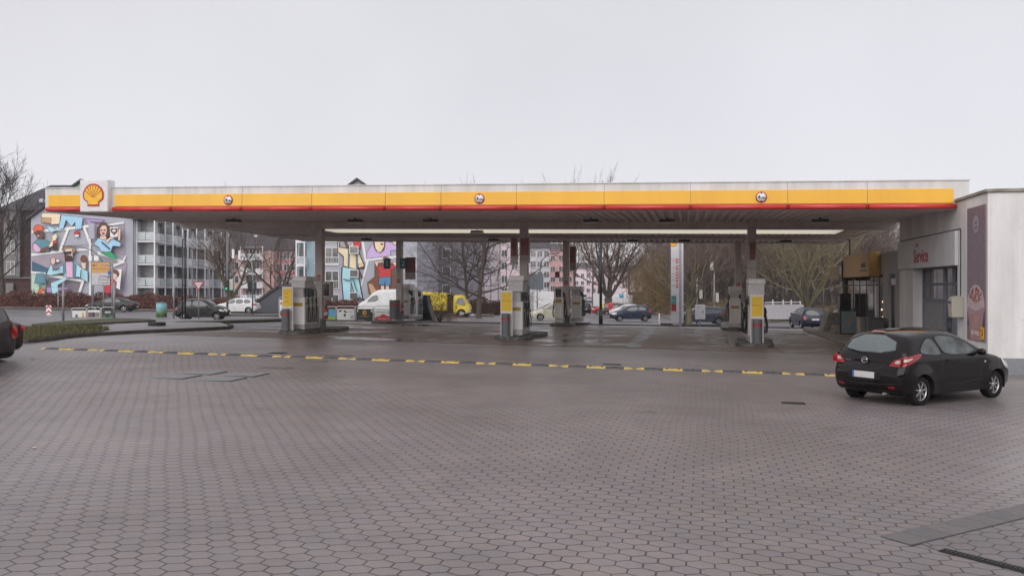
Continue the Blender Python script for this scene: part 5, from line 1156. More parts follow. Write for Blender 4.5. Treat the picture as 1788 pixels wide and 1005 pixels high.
# ------------------------------------------------------------ far buildings
m_win = mat('pane_far', (.13, .135, .14), .12, var=.4, scale=.7, spec=.8); m_wf = mat('window_white', (.78, .77, .78), .6); m_roof = mat('roof_tiles', (.065, .06, .068), .8, var=.15, scale=1.5, bump=.6, bscale=9)
m_bal = mat('balcony_white', (.84, .83, .85), .6, var=.06, scale=1); m_bgl = mat('balcony_glass', (.50, .56, .58), .2, var=.15, scale=.8)
def window(parent, x, y, z, w, h, bars=1, name='window', deep=.0, shut=False):
    f = MB(); e_ = .09; y -= .02
    f.box(x-w/2-e_, x+w/2+e_, y-.08, y, z-e_, z); f.box(x-w/2-e_, x+w/2+e_, y-.08, y, z+h, z+h+e_); f.box(x-w/2-e_, x-w/2, y-.08, y, z, z+h); f.box(x+w/2, x+w/2+e_, y-.08, y, z, z+h)
    for i in range(bars): xx = x-w/2+w*(i+1)/(bars+1); f.box(xx-.04, xx+.04, y-.075, y, z, z+h)
    o = f.build('window', m_wf, parent); MB().box(x-w/2, x+w/2, y-.03, y-.002, z, z+h).build('pane', m_win, o); return o
def balcony(parent, x0, x1, y, z, depth=1.3, h=1.0, m=None, glass=True, post=True, name='balcony'):
    b = MB(); b.box(x0, x1, y-depth, y-.01, z-.18, z); b.box(x0, x1, y-depth-.05, y-depth, z-.18, z+.1)
    if post:
        for xx in (x0, x1): b.box(xx-.07, xx+.07, y-depth-.06, y-depth+.08, z-.18, z+2.62)
    b.box(x0, x1, y-depth-.06, y-depth, z+h-.08, z+h)
    o = b.build(name, m_bal, parent); n_ = max(1, round((x1-x0)/1.3))
    for i in range(n_):
        a = x0+(x1-x0)*i/n_+.08; c = x0+(x1-x0)*(i+1)/n_-.08
        MB().box(a, c, y-depth-.045, y-depth-.01, z+.1, z+h-.08).build('balcony_panel', (m_bgl if (glass and glass != 'mix') or (glass == 'mix' and i % 2) else m or m_bal), o)
    for sx_ in (x0, x1): MB().box(sx_-.03, sx_+.03, y-depth+.09, y-.012, z+.02, z+h).build('side_panel', m or m_bal, o)
    return o
def gable_house(root, x0, x1, y0, y1, zb, ze, zr, wm, over=.4, axis='y'):
    """gable end facing -y"""
    xm = (x0+x1)/2
    o = MB().xz([(x0, zb), (x1, zb), (x1, ze), (xm, zr), (x0, ze)], y0, y1).build('wall', wm, root); fixn(o)
    sl_ = (zr-ze)/((x1-x0)/2); b = MB()
    for s in (-1, 1):
        xe = xm+s*((x1-x0)/2+over); zz = ze-over*sl_
        b.add([(xm, y0-over, zr+.02), (xe, y0-over, zz+.02), (xe, y1+over, zz+.02), (xm, y1+over, zr+.02), (xm, y0-over, zr+.3), (xe, y0-over, zz+.3), (xe, y1+over, zz+.3), (xm, y1+over, zr+.3)],
              [(0, 1, 2, 3), (4, 7, 6, 5), (0, 4, 5, 1), (3, 2, 6, 7), (1, 5, 6, 2)])
    o = b.build('roof', m_roof, root); fixn(o)
def long_house(root, x0, x1, y0, y1, zb, ze, zr, wm, over=.5):
    """eaves along x"""
    MB().box(x0, x1, y0, y1, zb, ze).build('wall', wm, root); ym = (y0+y1)/2
    o = MB().yz([(y0-over, ze-.15), (y1+over, ze-.15), (ym, zr)], x0-.3, x1+.3).build('roof', m_roof, root); fixn(o)
# --- mural house at left
YA = 104.0
def bld(name, lab, px, Y): x = X(px, Y); t = thing(name, lab, 'building', (x, Y, 0)); return t, x
m_murw = mat('mural_grey', (.42, .42, .485), .8, var=.05, scale=.6)
tA, xA = bld('mural_house', 'gable ended house with a comic style mural of people, at the far left', 143, YA)
zbA = zg(xA, YA)-1
gable_house(tA, X(54, YA)-xA, X(232, YA)-xA, 0, 38, zbA, Z(381, YA), Z(317, YA), m_murw)
def paintings(root, xo, Y, px0, py0, sc_, lst, mats_, base='mural_figure'):
    """flat painted shapes on the wall; points given in a measured wall grid"""
    for i, (nm, col, poly) in enumerate(lst):
        b = MB(); q = [(X(px0+a/sc_, Y)-xo, Z(py0+c/sc_, Y)) for a, c in poly]
        n_ = len(q); y = -.03-.012*i
        b.add([(x, y, z) for x, z in q], [list(range(n_))])
        outline = nm not in ('mural_field', 'mural_band', 'mural_outline', 'mural_panel')
        m = mat('mural_'+col, mats_[col], .75, var=.05, scale=1)
        o = b.build(nm, m, root)
        bm = bmesh.new(); bm.from_mesh(o.data); bmesh.ops.triangulate(bm, faces=bm.faces[:])
        for f in bm.faces:
            if f.normal.y > 0: f.normal_flip()
        bm.to_mesh(o.data); bm.free()
        if outline:
            lb_ = MB(); lb_.tube([(x_, y, z_) for x_, z_ in q+q[:1]], .022, 4, smooth=False); lb_.build('ink_line', mat('mural_ink', (.03, .03, .035), .8), o)
MC_ = dict(white=(.72, .70, .74), mauve=(.30, .26, .31), dmauve=(.17, .145, .18), blue=(.32, .52, .68), lblue=(.36, .60, .70), teal=(.10, .22, .28), dblue=(.05, .11, .17), skin=(.66, .47, .38), brown=(.16, .07, .055), dbrown=(.05, .028, .025), hair=(.10, .05, .05), red=(.48, .04, .05), orange=(.62, .11, .05), green=(.03, .30, .12), pink=(.62, .38, .55), yellow=(.66, .54, .30), cream=(.68, .58, .40), purple=(.34, .24, .44), mint=(.42, .56, .44), black=(.02, .02, .025), grey=(.32, .32, .36), violet=(.50, .36, .62), denim=(.08, .20, .34), tan=(.45, .27, .16), curls=(.26, .18, .13), chair=(.16, .065, .04))
MC = {k_: tuple(min(.85, c_*1.25) for c_ in v_) for k_, v_ in MC_.items()}
def circ(cx, cy, rx, ry, n=14): return [(cx+rx*cos(2*pi*i/n), cy+ry*sin(2*pi*i/n)) for i in range(n)]
LA = [
 ('mural_field', 'dblue', [(34, 520), (34, 625), (200, 650), (260, 560), (120, 530)]), ('mural_field', 'mint', [(34, 625), (180, 650), (180, 900), (34, 960)]),
 ('mural_field', 'dmauve', [(200, 690), (300, 670), (520, 720), (490, 880), (130, 880), (170, 790)]), ('mural_field', 'mauve', [(640, 130), (960, 140), (970, 470), (640, 360)]), ('mural_field', 'mauve', [(830, 590), (990, 540), (940, 900), (760, 890)]),
 ('mural_field', 'grey', [(440, 360), (540, 200), (620, 360)]), ('mural_field', 'mauve', [(34, 470), (360, 440), (400, 560), (360, 660), (34, 520)]),
 ('mural_band', 'white', [(34, 218), (34, 242), (400, 210), (630, 182), (630, 156), (380, 182)]), ('mural_band', 'white', [(385, 205), (412, 205), (330, 425), (303, 425)]), ('mural_band', 'white', [(550, 190), (575, 186), (642, 360), (615, 366)]),
 ('mural_band', 'white', [(34, 446), (34, 472), (370, 432), (630, 412), (630, 392), (350, 412)]), ('mural_band', 'white', [(612, 150), (632, 150), (632, 900), (612, 900)]), ('mural_band', 'white', [(700, 165), (960, 128), (962, 146), (702, 186)]),
 ('mural_band', 'white', [(702, 420), (960, 520), (975, 545), (940, 540), (700, 450)]), ('mural_band', 'white', [(975, 470), (990, 450), (960, 540), (830, 592), (826, 570), (945, 520)]), ('mural_band', 'white', [(210, 660), (240, 656), (560, 706), (570, 722), (545, 730), (230, 682)]), ('mural_band', 'white', [(545, 715), (570, 715), (510, 890), (484, 890)]), ('mural_band', 'white', [(34, 622), (180, 636), (180, 652), (34, 640)]),
 ('mural_boxes', 'cream', [(140, 90), (145, 40), (330, 50), (320, 150), (240, 155)]), ('mural_boxes', 'tan', [(138, 85), (240, 90), (235, 150), (140, 132)]),
 ('mural_shirt', 'blue', [(340, 60), (555, 85), (540, 200), (482, 205), (478, 130), (440, 175), (385, 110), (360, 200), (310, 205)]), ('mural_sleeve', 'purple', [(570, 95), (770, 110), (740, 135), (640, 130), (600, 150)]),
 ('mural_cake', 'red', circ(495, 240, 26, 22)), ('mural_cake', 'white', [(470, 255), (520, 255), (514, 280), (476, 280)]),
 ('mural_shark', 'lblue', [(190, 165), (250, 182), (305, 215), (260, 228), (235, 236)]),
 ('mural_face', 'brown', [(78, 230), (150, 225), (168, 260), (150, 310), (110, 300), (80, 250)]), ('mural_cap', 'orange', [(62, 215), (75, 172), (110, 156), (150, 168), (162, 222), (105, 215), (66, 245)]),
 ('mural_vest', 'teal', [(58, 345), (110, 300), (180, 305), (235, 340), (220, 425), (80, 432)]), ('mural_shirt', 'pink', [(56, 350), (90, 345), (140, 400), (130, 432), (80, 432), (60, 400)]), ('mural_arm', 'brown', [(130, 432), (140, 400), (215, 375), (225, 400), (160, 432)]), ('mural_hand', 'cream', [(215, 375), (255, 300), (250, 270), (290, 245), (305, 280), (260, 370), (230, 385)]), ('mural_bottle', 'dbrown', [(262, 345), (300, 345), (302, 415), (262, 415)]), ('mural_bottle_label', 'red', [(263, 318), (299, 318), (299, 346), (263, 346)]),
 ('mural_curls', 'curls', circ(425, 410, 66, 44)), ('mural_face', 'skin', [(385, 400), (455, 395), (462, 480), (440, 520), (395, 515), (382, 460)]), ('mural_beard', 'dbrown', [(380, 455), (455, 470), (446, 525), (385, 525)]), ('mural_glasses', 'black', [(372, 430), (450, 425), (446, 450), (378, 455)]),
 ('mural_jacket', 'lblue', [(200, 655), (240, 560), (262, 575), (262, 620), (350, 570), (400, 530), (480, 530), (560, 600), (612, 620), (612, 730), (520, 680), (400, 690), (360, 640), (240, 665)]), ('mural_lapel', 'teal', [(365, 560), (400, 530), (400, 640), (370, 660)]), ('mural_lapel', 'teal', [(455, 525), (500, 560), (490, 690), (465, 690)]), ('mural_shirt', 'pink', [(392, 530), (465, 525), (468, 690), (400, 680)]), ('mural_hand', 'skin', circ(268, 520, 24, 36)), ('mural_hand', 'skin', [(545, 540), (560, 480), (598, 500), (595, 600), (560, 600)]), ('mural_pastry', 'chair', circ(575, 500, 32, 38)), ('mural_cup', 'white', [(296, 505), (335, 505), (330, 532), (300, 532)]),
 ('mural_lamp_shade', 'teal', [(105, 645), (175, 640), (200, 740), (82, 745)]), ('mural_lamp_stand', 'teal', [(136, 745), (152, 745), (152, 800), (136, 800)]), ('mural_hair', 'orange', circ(155, 840, 36, 48)), ('mural_face', 'skin', circ(175, 845, 20, 28)), ('mural_dress', 'pink', [(120, 900), (150, 880), (205, 890), (215, 965), (140, 960)]), ('mural_sofa', 'purple', [(210, 780), (420, 785), (430, 860), (210, 880)]), ('mural_trousers', 'lblue', [(250, 740), (380, 690), (412, 705), (320, 760), (335, 880), (262, 880)]), ('mural_foot', 'skin', [(360, 830), (440, 860), (430, 875), (370, 862)]),
 ('mural_hair', 'hair', [(710, 280), (715, 190), (750, 145), (800, 140), (832, 175), (836, 260), (815, 285)]), ('mural_face', 'skin', [(740, 200), (765, 165), (805, 170), (815, 220), (795, 275), (762, 280), (742, 245)]), ('mural_neck', 'skin', [(745, 270), (800, 270), (815, 310), (740, 305)]), ('mural_lips', 'red', circ(776, 247, 14, 9, 8)),
 ('mural_blouse', 'blue', [(685, 340), (730, 290), (770, 310), (830, 300), (870, 300), (950, 340), (948, 378), (870, 372), (850, 440), (755, 425), (730, 380), (690, 360)]), ('mural_skirt', 'green', [(752, 440), (850, 425), (895, 470), (908, 508), (850, 490)]), ('mural_card', 'white', [(842, 182), (925, 182), (928, 282), (845, 284)]), ('mural_heart', 'brown', [(850, 205), (868, 192), (886, 205), (905, 192), (920, 206), (915, 235), (886, 264), (856, 235)]), ('mural_heart', 'white', [(862, 210), (908, 210), (900, 232), (870, 232)]), ('mural_hand', 'skin', [(925, 235), (935, 200), (952, 205), (950, 290), (945, 320), (925, 315)]), ('mural_hand', 'skin', [(800, 320), (850, 280), (900, 290), (850, 310), (820, 348)]),
 ('mural_eye', 'black', circ(760, 214, 9, 5, 6)), ('mural_eye', 'black', circ(793, 214, 9, 5, 6)), ('mural_eye', 'black', circ(110, 248, 7, 5, 6)), ('mural_eye', 'black', circ(140, 245, 7, 5, 6)), ('mural_teeth', 'white', circ(135, 272, 13, 7, 8)), ('mural_fold', 'teal', [(560, 610), (566, 610), (560, 690), (552, 690)]), ('mural_fold', 'teal', [(300, 610), (350, 590), (352, 598), (304, 620)]), ('mural_fold', 'dblue', [(770, 330), (850, 400), (845, 408), (765, 340)]), ('mural_mouth', 'red', circ(410, 478, 14, 5, 8)), ('mural_paper', 'white', [(880, 600), (970, 600), (950, 810), (900, 780)]), ('mural_face', 'skin', circ(890, 670, 32, 40)), ('mural_hair', 'chair', [(860, 640), (885, 605), (925, 612), (945, 650), (930, 685), (915, 650), (880, 640)]), ('mural_jumper', 'red', [(830, 720), (880, 700), (918, 730), (910, 780), (870, 770), (850, 870), (780, 860), (790, 800)]), ('mural_trousers', 'denim', [(860, 790), (895, 770), (890, 890), (850, 890)]),
 ('mural_panel', 'grey', [(640, 140), (695, 145), (700, 300), (640, 300)]), ('mural_panel', 'white', [(640, 470), (740, 470), (740, 520), (640, 520)]),
]
paintings(tA, xA, YA, 50, 365, 5.744, LA, MC)
b = MB(); b.xz([(X(120, YA)-xA, Z(334, YA)), (X(143, YA)-xA, Z(318.5, YA)), (X(166, YA)-xA, Z(334, YA))], -.03, -.01); fixn(b.build('painted_gable_top', mat('mural_topgreen', (.38, .55, .40), .8), tA))
MB().box(X(232, YA)-xA, X(232, YA)-xA+.008, .3, 37.5, zbA, Z(385, YA)).build('side_wall', mat('white_render', (.60, .59, .61), .8, var=.05), tA)
# balcony towers down the long right side of that house
xr = X(232, YA)-xA
m_lg = mat('pale_render', (.55, .54, .56), .8, var=.08)
for k, yy in enumerate((0.8, 6.5, 12.5, 19, 26)):
    for fl in range(5):
        z = zbA+1.0+fl*2.78-.15
        if fl == 4 and k: continue
        wd = 2.35 if k < 2 else 2.0
        o = MB(); o.box(xr+.01, xr+wd, yy, yy+3.4, z-.16, z+.0)
        for (qx, qy) in ((xr+wd-.08, yy+.06), (xr+.1, yy+.06), (xr+wd-.08, yy+3.3)): o.box(qx-.07, qx+.07, qy-.06, qy+.06, z, z+2.62)
        o.box(xr+.02, xr+wd, yy-.02, yy+.03, z+.96, z+1.04); ob = o.build('balcony', m_bal, tA)
        for i in range(2): MB().box(xr+.12+i*(wd-.15)/2, xr+.02+(i+1)*(wd-.1)/2, yy+.03, yy+.06, z+.08, z+.95).build('balcony_panel', mat('panel_blue', (.05, .16, .32), .5) if (k == 1 and fl == 1 and i == 0) else m_bgl, ob)
        MB().box(xr+wd-.06, xr+wd-.02, yy+.1, yy+1.5, z+.05, z+.98).build('balcony_panel', m_bal, ob); MB().box(xr+wd-.06, xr+wd-.02, yy+1.7, yy+3.2, z+.05, z+.98).build('balcony_panel', m_bgl, ob)
        if fl < 4: MB().box(xr+.05, xr+wd-.2, yy+1.3, yy+1.35, z+.02, z+2.5).build('balcony_window', mat('curtain_glass', (.30, .31, .32), .25, var=.5, scale=.5, col2=(.10, .11, .11)), ob)
    MB().box(xr+.01, xr+.2, yy+3.6, yy+5.2, zbA+1, zbA+12).build('wall_panel', m_lg, tA)
# --- brick house at far left
Y0 = 122.0; t, xo = bld('brick_house', 'dark brick house with a steep hipped roof at the left edge', 10, Y0); zb = zg(xo, Y0)-1
m_brk = mat('dark_brick', (.085, .045, .042), .85, var=.2, scale=1.5); m_rend = mat('old_render', (.26, .245, .25), .85, var=.15, scale=.8)
MB().box(X(-90, Y0)-xo, X(60, Y0)-xo, 0, 14, zb, Z(368, Y0)).build('wall', m_brk, t)
MB().box(X(10, Y0)-xo, X(38, Y0)-xo, -.5, -.01, Z(483, Y0), Z(369, Y0)).build('render_bay', m_rend, t)
b = MB(); e0, e1, zt, ze = X(-95, Y0)-xo, X(100, Y0)-xo, Z(313, Y0), Z(368, Y0); r0, r1 = X(-20, Y0)-xo, X(42, Y0)-xo
b.add([(e0, -.6, ze), (e1-1, -.6, ze), (e1-1, 14.6, ze), (e0, 14.6, ze), (r1, 5, zt), (X(90, Y0+7)-xo, 7, zt-.3), (r0, 7, zt)], [(0, 1, 5, 4, 6), (1, 2, 5), (2, 3, 6, 4, 5), (3, 0, 6), (0, 3, 2, 1)]); 
o = MB().yz([(-.6, ze), (14.6, ze), (7, zt)], X(42, Y0)-xo, X(92, Y0)-xo).add([(X(42, Y0)-xo, -.6, ze), (X(42, Y0)-xo, 14.6, ze), (X(42, Y0)-xo, 7, zt), (X(-8, Y0)-xo, -.6, ze), (X(-8, Y0)-xo, 14.6, ze)], [(0, 2, 3), (1, 4, 2), (3, 2, 4)]).build('roof', m_roof, t); fixn(o)
MB().box(X(60, Y0)-xo, X(97, Y0)-xo, .5, 13, zb, Z(368, Y0)).build('side_wing', m_brk, t)
o = MB().box(X(60, Y0)-xo, X(66, Y0)-xo, 1.2, 1.9, Z(352, Y0), Z(345, Y0)).build('roof_window', m_wf, t)
for (px, py, w, h, br) in [(23, 478, 1.0, 1.7, 1), (23, 442, 1.0, 1.7, 1), (23, 410, 1.0, 1.6, 1), (-30, 478, 1, 1.7, 1), (-30, 442, 1, 1.7, 1), (-30, 410, 1, 1.7, 1)]: window(t, X(px, Y0)-xo, -.52 if px > 0 else 0, Z(py, Y0)-0, w, h, br)
MB().box(X(-90, Y0)-xo, X(57, Y0)-xo, -.35, -.01, Z(486, Y0), Z(484, Y0)).build('string_course', m_rend, t)
MB().box(X(14, Y0)-xo, X(27, Y0)-xo, -.53, -.51, Z(525, Y0), Z(494, Y0)).build('garage_door', m_rend, t)
# --- pink flats behind (left centre)
Y0 = 170.0; t, xo = bld('pink_flats', 'long pink block of flats with rows of white balconies', 395, Y0); zb = zg(xo, Y0)-2
m_pk = mat('pink_render', (.66, .45, .41), .8, var=.05, scale=.5); m_pk2 = mat('rose_render', (.52, .22, .25), .8, var=.05, scale=.5); m_pks = mat('recess_pink', (.42, .31, .31), .85)
long_house(t, X(298, Y0)-xo, X(478, Y0)-xo, 0, 13, zb, Z(434, Y0), Z(380, Y0), m_pk)
for fi, py in enumerate((453, 478, 501.5, 524)):
    z = Z(py, Y0)
    for (a, c) in ((305, 330), (332, 368), (424, 462)):
        MB().box(X(a, Y0)-xo, X(c, Y0)-xo, -.05, -.01, z, z+2.55).build('recess', m_pks, t)
        balcony(t, X(a, Y0)-xo, X(c, Y0)-xo, -.06, z, depth=1.4, h=1.1, glass='mix')
        for q in (.3, .62): window(t, X(a+(c-a)*q, Y0)-xo, -.05, z+.1, 1.25, 2.1, 1)
    for px in (377, 410): window(t, X(px, Y0)-xo, 0, z+.9, 1.5, 1.35, 1)
for px in (345, 360, 392, 440): MB().box(X(px, Y0)-xo-.35, X(px, Y0)-xo+.35, 2.4, 3.2, Z(414, Y0), Z(409, Y0)).build('skylight', m_wf, t)
Y0 = 172.0; t, xo = bld('rose_house', 'rose red house between the pink flats and the second mural house', 505, Y0)
long_house(t, X(479, Y0)-xo, X(560, Y0)-xo, 0, 12, zb, Z(436, Y0), Z(392, Y0), m_pk2)
for py in (446, 466, 487, 512):
    for px in (488, 501, 514, 534): window(t, X(px, Y0)-xo, 0, Z(py+6, Y0), 1.1, 1.3, 1)
# --- small slate gable shed
Y0 = 93.0; t, xo = bld('slate_shed', 'low dark gabled shed behind the beech hedge', 486, Y0); zb = zg(xo, Y0)
gable_house(t, X(455, Y0)-xo, X(520, Y0)-xo, 0, 9, zb-.5, Z(524, Y0), Z(501, Y0), mat('slate_wall', (.09, .095, .115), .7, var=.1), .2)
# --- second mural house
YC = 103.0; tC, xC = bld('mural_house', 'house with a mural of a man in dungarees and a boy in an armchair', 660, YC); zbC = zg(xC, YC)-1
gable_house(tC, X(520, YC)-xC, X(728, YC)-xC, 0, 30, zbC, Z(392, YC), Z(315, YC), mat('lilac_render', (.44, .44, .49), .8, var=.05, scale=.5))
MB().box(X(520, YC)-xC, X(548, YC)-xC, -.06, -.01, zbC, Z(392, YC)).build('light_blue_bay', mat('light_blue_render', (.36, .50, .55), .8), tC)
MB().box(X(549, YC)-xC, X(592, YC)-xC, -.08, -.01, Z(462, YC), Z(459, YC)).build('white_band', m_wf, tC); MB().box(X(549, YC)-xC, X(592, YC)-xC, -.08, -.01, Z(423, YC), Z(421, YC)).build('white_band', m_wf, tC)
for fl in range(5):
    z = zbC+1.1+fl*2.8
    balcony(tC, X(522, YC)-xC, X(536, YC)-xC, -.07, z, depth=1.2, h=1.0)
    MB().box(X(522.5, YC)-xC, X(535.5, YC)-xC, -.10, -.07, z+.1, z+2.3).build('balcony_window', m_win, tC)
for py in (462, 503, 544):
    o = window(tC, X(580, YC)-xC, -.01, Z(py, YC), 1.5, 2.0, 1); b = MB()
    MB().box(X(569.5, YC)-xC, X(590.5, YC)-xC, -.035, -.03, Z(py-2, YC), Z(py-27, YC)).build('curtain', mat('curtain_plum', (.10, .06, .075), .8), o)
    for i in range(9): xx = X(569, YC)-xC+i*.19; b.box(xx-.02, xx+.02, -.2, -.17, Z(py, YC), Z(py, YC)+.85)
    b.box(X(568.5, YC)-xC, X(591.5, YC)-xC, -.22, -.16, Z(py, YC)+.85, Z(py, YC)+.93); b.build('railing', m_wf, o)
def sdw(p, d): return [(a+d, c) for a, c in p]
LC = [('mural_field', 'grey', [(62, 60), (720, 60), (720, 780), (62, 780)]),
 ('mural_band', 'white', [(315, 60), (345, 60), (382, 290), (360, 300)]), ('mural_band', 'white', [(370, 262), (720, 225), (720, 250), (375, 285)]), ('mural_band', 'white', [(380, 275), (405, 278), (325, 560), (310, 575)]),
 ('mural_pullover', 'violet', [(372, 260), (385, 190), (440, 100), (600, 70), (715, 95), (715, 165), (640, 170), (640, 230)]), ('mural_outline', 'chair', [(455, 130), (480, 180), (530, 202), (575, 170), (585, 120), (588, 60), (450, 60)]), ('mural_face', 'cream', [(462, 60), (575, 60), (570, 130), (540, 185), (505, 190), (475, 150)]), ('mural_lips', 'red', circ(546, 102, 14, 9, 8)), ('mural_hand', 'cream', [(655, 65), (712, 75), (708, 110), (670, 100)]),
 ('mural_stick', 'chair', [(125, 60), (150, 60), (340, 470), (325, 480)]),
 ('mural_outline', 'black', [(105, 350), (290, 378), (302, 480), (352, 750), (290, 782), (205, 520), (212, 735), (122, 732), (100, 470)]),
 ('mural_dungarees', 'lblue', [(118, 350), (280, 380), (295, 490), (342, 748), (290, 772), (206, 500), (202, 728), (130, 728), (110, 470)]),
 ('mural_outline', 'black', [(58, 60), (80, 62), (85, 130), (130, 135), (200, 150), (300, 190), (362, 340), (350, 372), (282, 368), (282, 385), (120, 345), (122, 240), (64, 190)]),
 ('mural_shirt', 'cream', [(64, 66), (76, 66), (80, 138), (130, 145), (200, 156), (296, 200), (350, 330), (280, 355), (272, 380), (128, 340), (130, 235), (70, 186)]), ('mural_hand', 'skin', [(290, 318), (345, 310), (352, 345), (295, 362)]), ('mural_hand', 'skin', [(66, 62), (80, 64), (82, 100), (66, 100)]),
 ('mural_strap', 'teal', [(180, 160), (196, 160), (190, 360), (176, 350)]), ('mural_strap', 'teal', [(265, 200), (280, 205), (284, 380), (270, 375)]), ('mural_beard', 'skin', [(195, 130), (225, 90), (240, 100), (235, 140), (210, 150)]), ('mural_cap', 'red', [(238, 60), (310, 60), (318, 110), (312, 155), (275, 160), (275, 125), (245, 115)]),
 ('mural_armchair', 'chair', [(390, 520), (470, 460), (470, 300), (560, 290), (690, 310), (700, 640), (440, 680), (405, 640)]), ('mural_armchair_front', 'tan', [(395, 535), (440, 530), (500, 620), (440, 680)]),
 ('mural_tee', 'red', [(495, 345), (560, 345), (590, 352), (650, 335), (695, 330), (690, 365), (648, 380), (648, 460), (515, 470), (522, 390), (505, 375)]), ('mural_arm', 'skin', [(465, 295), (560, 280), (560, 300), (505, 310), (505, 345), (490, 342)]), ('mural_arm', 'skin', [(625, 290), (715, 300), (700, 345), (675, 325), (670, 308), (625, 306)]), ('mural_face', 'skin', [(562, 260), (595, 245), (625, 262), (625, 310), (595, 352), (565, 315)]), ('mural_hair', 'curls', [(560, 285), (565, 248), (595, 240), (625, 250), (628, 285), (615, 262), (575, 262)]),
 ('mural_eye', 'black', circ(583, 292, 6, 4, 6)), ('mural_eye', 'black', circ(608, 292, 6, 4, 6)), ('mural_mouth', 'red', circ(595, 322, 12, 5, 8)), ('mural_fold', 'teal', [(200, 400), (206, 400), (215, 500), (208, 500)]), ('mural_fold', 'teal', [(230, 480), (236, 478), (310, 700), (302, 704)]), ('mural_fold', 'teal', [(130, 480), (200, 500), (200, 507), (130, 488)]), ('mural_shorts', 'denim', [(520, 465), (645, 455), (650, 545), (590, 560), (585, 500), (578, 552), (515, 540)]), ('mural_leg', 'skin', [(538, 552), (578, 558), (575, 620), (542, 620)]), ('mural_leg', 'skin', [(592, 560), (632, 556), (628, 620), (595, 620)])]
paintings(tC, xC, YC, 580, 410, 6.283, LC, MC)
for px, py in ((619.5, 442), (619.5, 483), (619.5, 522)):
    window(tC, X(px, YC)-xC, -.52, Z(py, YC), .9, .75, 0)
# pink wing and grey block with white framed windows
Y0 = 135.0; t, xo = bld('mauve_block', 'mauve and dark grey block of flats behind the bare street trees', 790, Y0); zb = zg(xo, Y0)-1
MB().box(X(700, Y0)-xo, X(763, Y0)-xo, 0, 14, zb, Z(330, Y0)).build('wall', mat('mauve_render', (.48, .34, .38), .8, var=.05), t)
MB().box(X(763, Y0)-xo, X(838, Y0)-xo, .0, 14, zb, Z(330, Y0)).build('grey_wall', mat('grey_render', (.22, .21, .24), .8, var=.05), t)
MB().box(X(838, Y0)-xo, X(872, Y0)-xo, 1.5, 14, zb, Z(345, Y0)).build('rear_wall', mat('light_mauve_render', (.56, .5, .54), .8), t)
MB().box(X(696, Y0)-xo, X(842, Y0)-xo, -.5, 14.5, Z(330, Y0), Z(328, Y0)).build('roof', m_roof, t)
for py in (418, 450, 481, 512):
    window(t, X(779.5, Y0)-xo, 0, Z(py, Y0), 1.15, 1.3, 0); window(t, X(755, Y0)-xo, 0, Z(py, Y0), .9, 1.5, 0)
    balcony(t, X(727, Y0)-xo, X(748, Y0)-xo, -.02, Z(py+9, Y0), depth=1.0, h=1.25, glass=False, post=False)
def slab_house(px0, px1, Y0, dp, pyt, name, lab, wm, rows, cols, roofh=2.5, pr=True):
    t, xo = bld(name, lab, (px0+px1)/2, Y0); zb = zg(X(px1, Y0), Y0)-2
    long_house(t, X(px0, Y0)-xo, X(px1, Y0)-xo, 0, dp, zb, Z(pyt, Y0), Z(pyt, Y0)+roofh, wm)
    for py in rows:
        for i in range(cols): window(t, X(px0+(px1-px0)*(i+.5)/cols, Y0)-xo, 0, Z(py, Y0), 1.2, 1.4, 1)
    return t
m_pale = mat('pale_pink_render', (.74, .60, .65), .8, var=.05); m_salm = mat('salmon_render', (.70, .40, .40), .8, var=.05); m_lil = mat('pale_lilac_render', (.66, .63, .69), .8)
slab_house(872, 925, 185, 14, 400, 'pale_house', 'pale pink house behind the twin street trees', m_pale, (425, 448, 470, 493, 514), 3)
slab_house(925, 960, 215, 14, 432, 'lilac_house', 'pale lilac house at the left of the street end', m_lil, (448, 466, 484, 502), 3)
slab_house(958, 1002, 240, 30, 436, 'salmon_house', 'salmon coloured house beyond the rear middle post', m_salm, (455, 474, 492, 508), 3)
slab_house(1002, 1062, 330, 30, 468, 'distant_house', 'faint pink row of houses at the far end of the street', m_pale, (484, 497, 510), 6)
slab_house(1066, 1135, 300, 30, 474, 'distant_house', 'pink house half hidden by trees right of the street', m_pale, (490, 503), 4)
t, xo = bld('grey_tower_house', 'dark grey panel building behind the grey street sign', 935, 260); MB().box(X(910, 260)-xo, X(950, 260)-xo, 0, 12, -2, Z(425, 260)).build('wall', mat('grey_panel_wall', (.30, .31, .34), .8), t)
MB().box(X(908, 260)-xo, X(952, 260)-xo, -.5, 12.5, Z(425, 260)+.002, Z(424, 260)+.3).build('roof', m_roof, t)
# dark green shed on the bank, white wall at the right exit
Y0 = 190; t, xo = bld('green_shed', 'dark green shed at the foot of the wooded bank', 1111, Y0); MB().box(X(1100, Y0)-xo, X(1123, Y0)-xo, 0, 3, zg(X(1111, Y0), Y0)-1, Z(511, Y0)).build('wall', mat('dark_green', (.03, .06, .055), .7), t)
MB().box(X(1099, Y0)-xo, X(1124, Y0)-xo, -.3, 3.3, Z(511, Y0)+.002, Z(509.5, Y0)).build('roof', m_roof, t)
Y0 = 84.0; xo = X(1368, Y0); t = thing('white_wall', 'long white wall with a thin rail on top behind the right exit', 'wall', (xo, Y0, 0))
MB().box(X(1330, Y0)-xo, X(1405, Y0)-xo, 0, .25, Z(557, Y0), Z(531, Y0)).build('panel', mat('barrier_white', (.55, .53, .56), .7), t)
b = MB(); b.tube([(X(1328, Y0)-xo, .1, Z(528, Y0)), (X(1410, Y0)-xo, .1, Z(527, Y0))], .05, 6)
for px in (1332, 1350, 1368, 1382, 1398): b.box(X(px, Y0)-xo-.05, X(px, Y0)-xo+.05, .05, .15, Z(531, Y0), Z(523, Y0))
b.build('rail', m_wf, t)
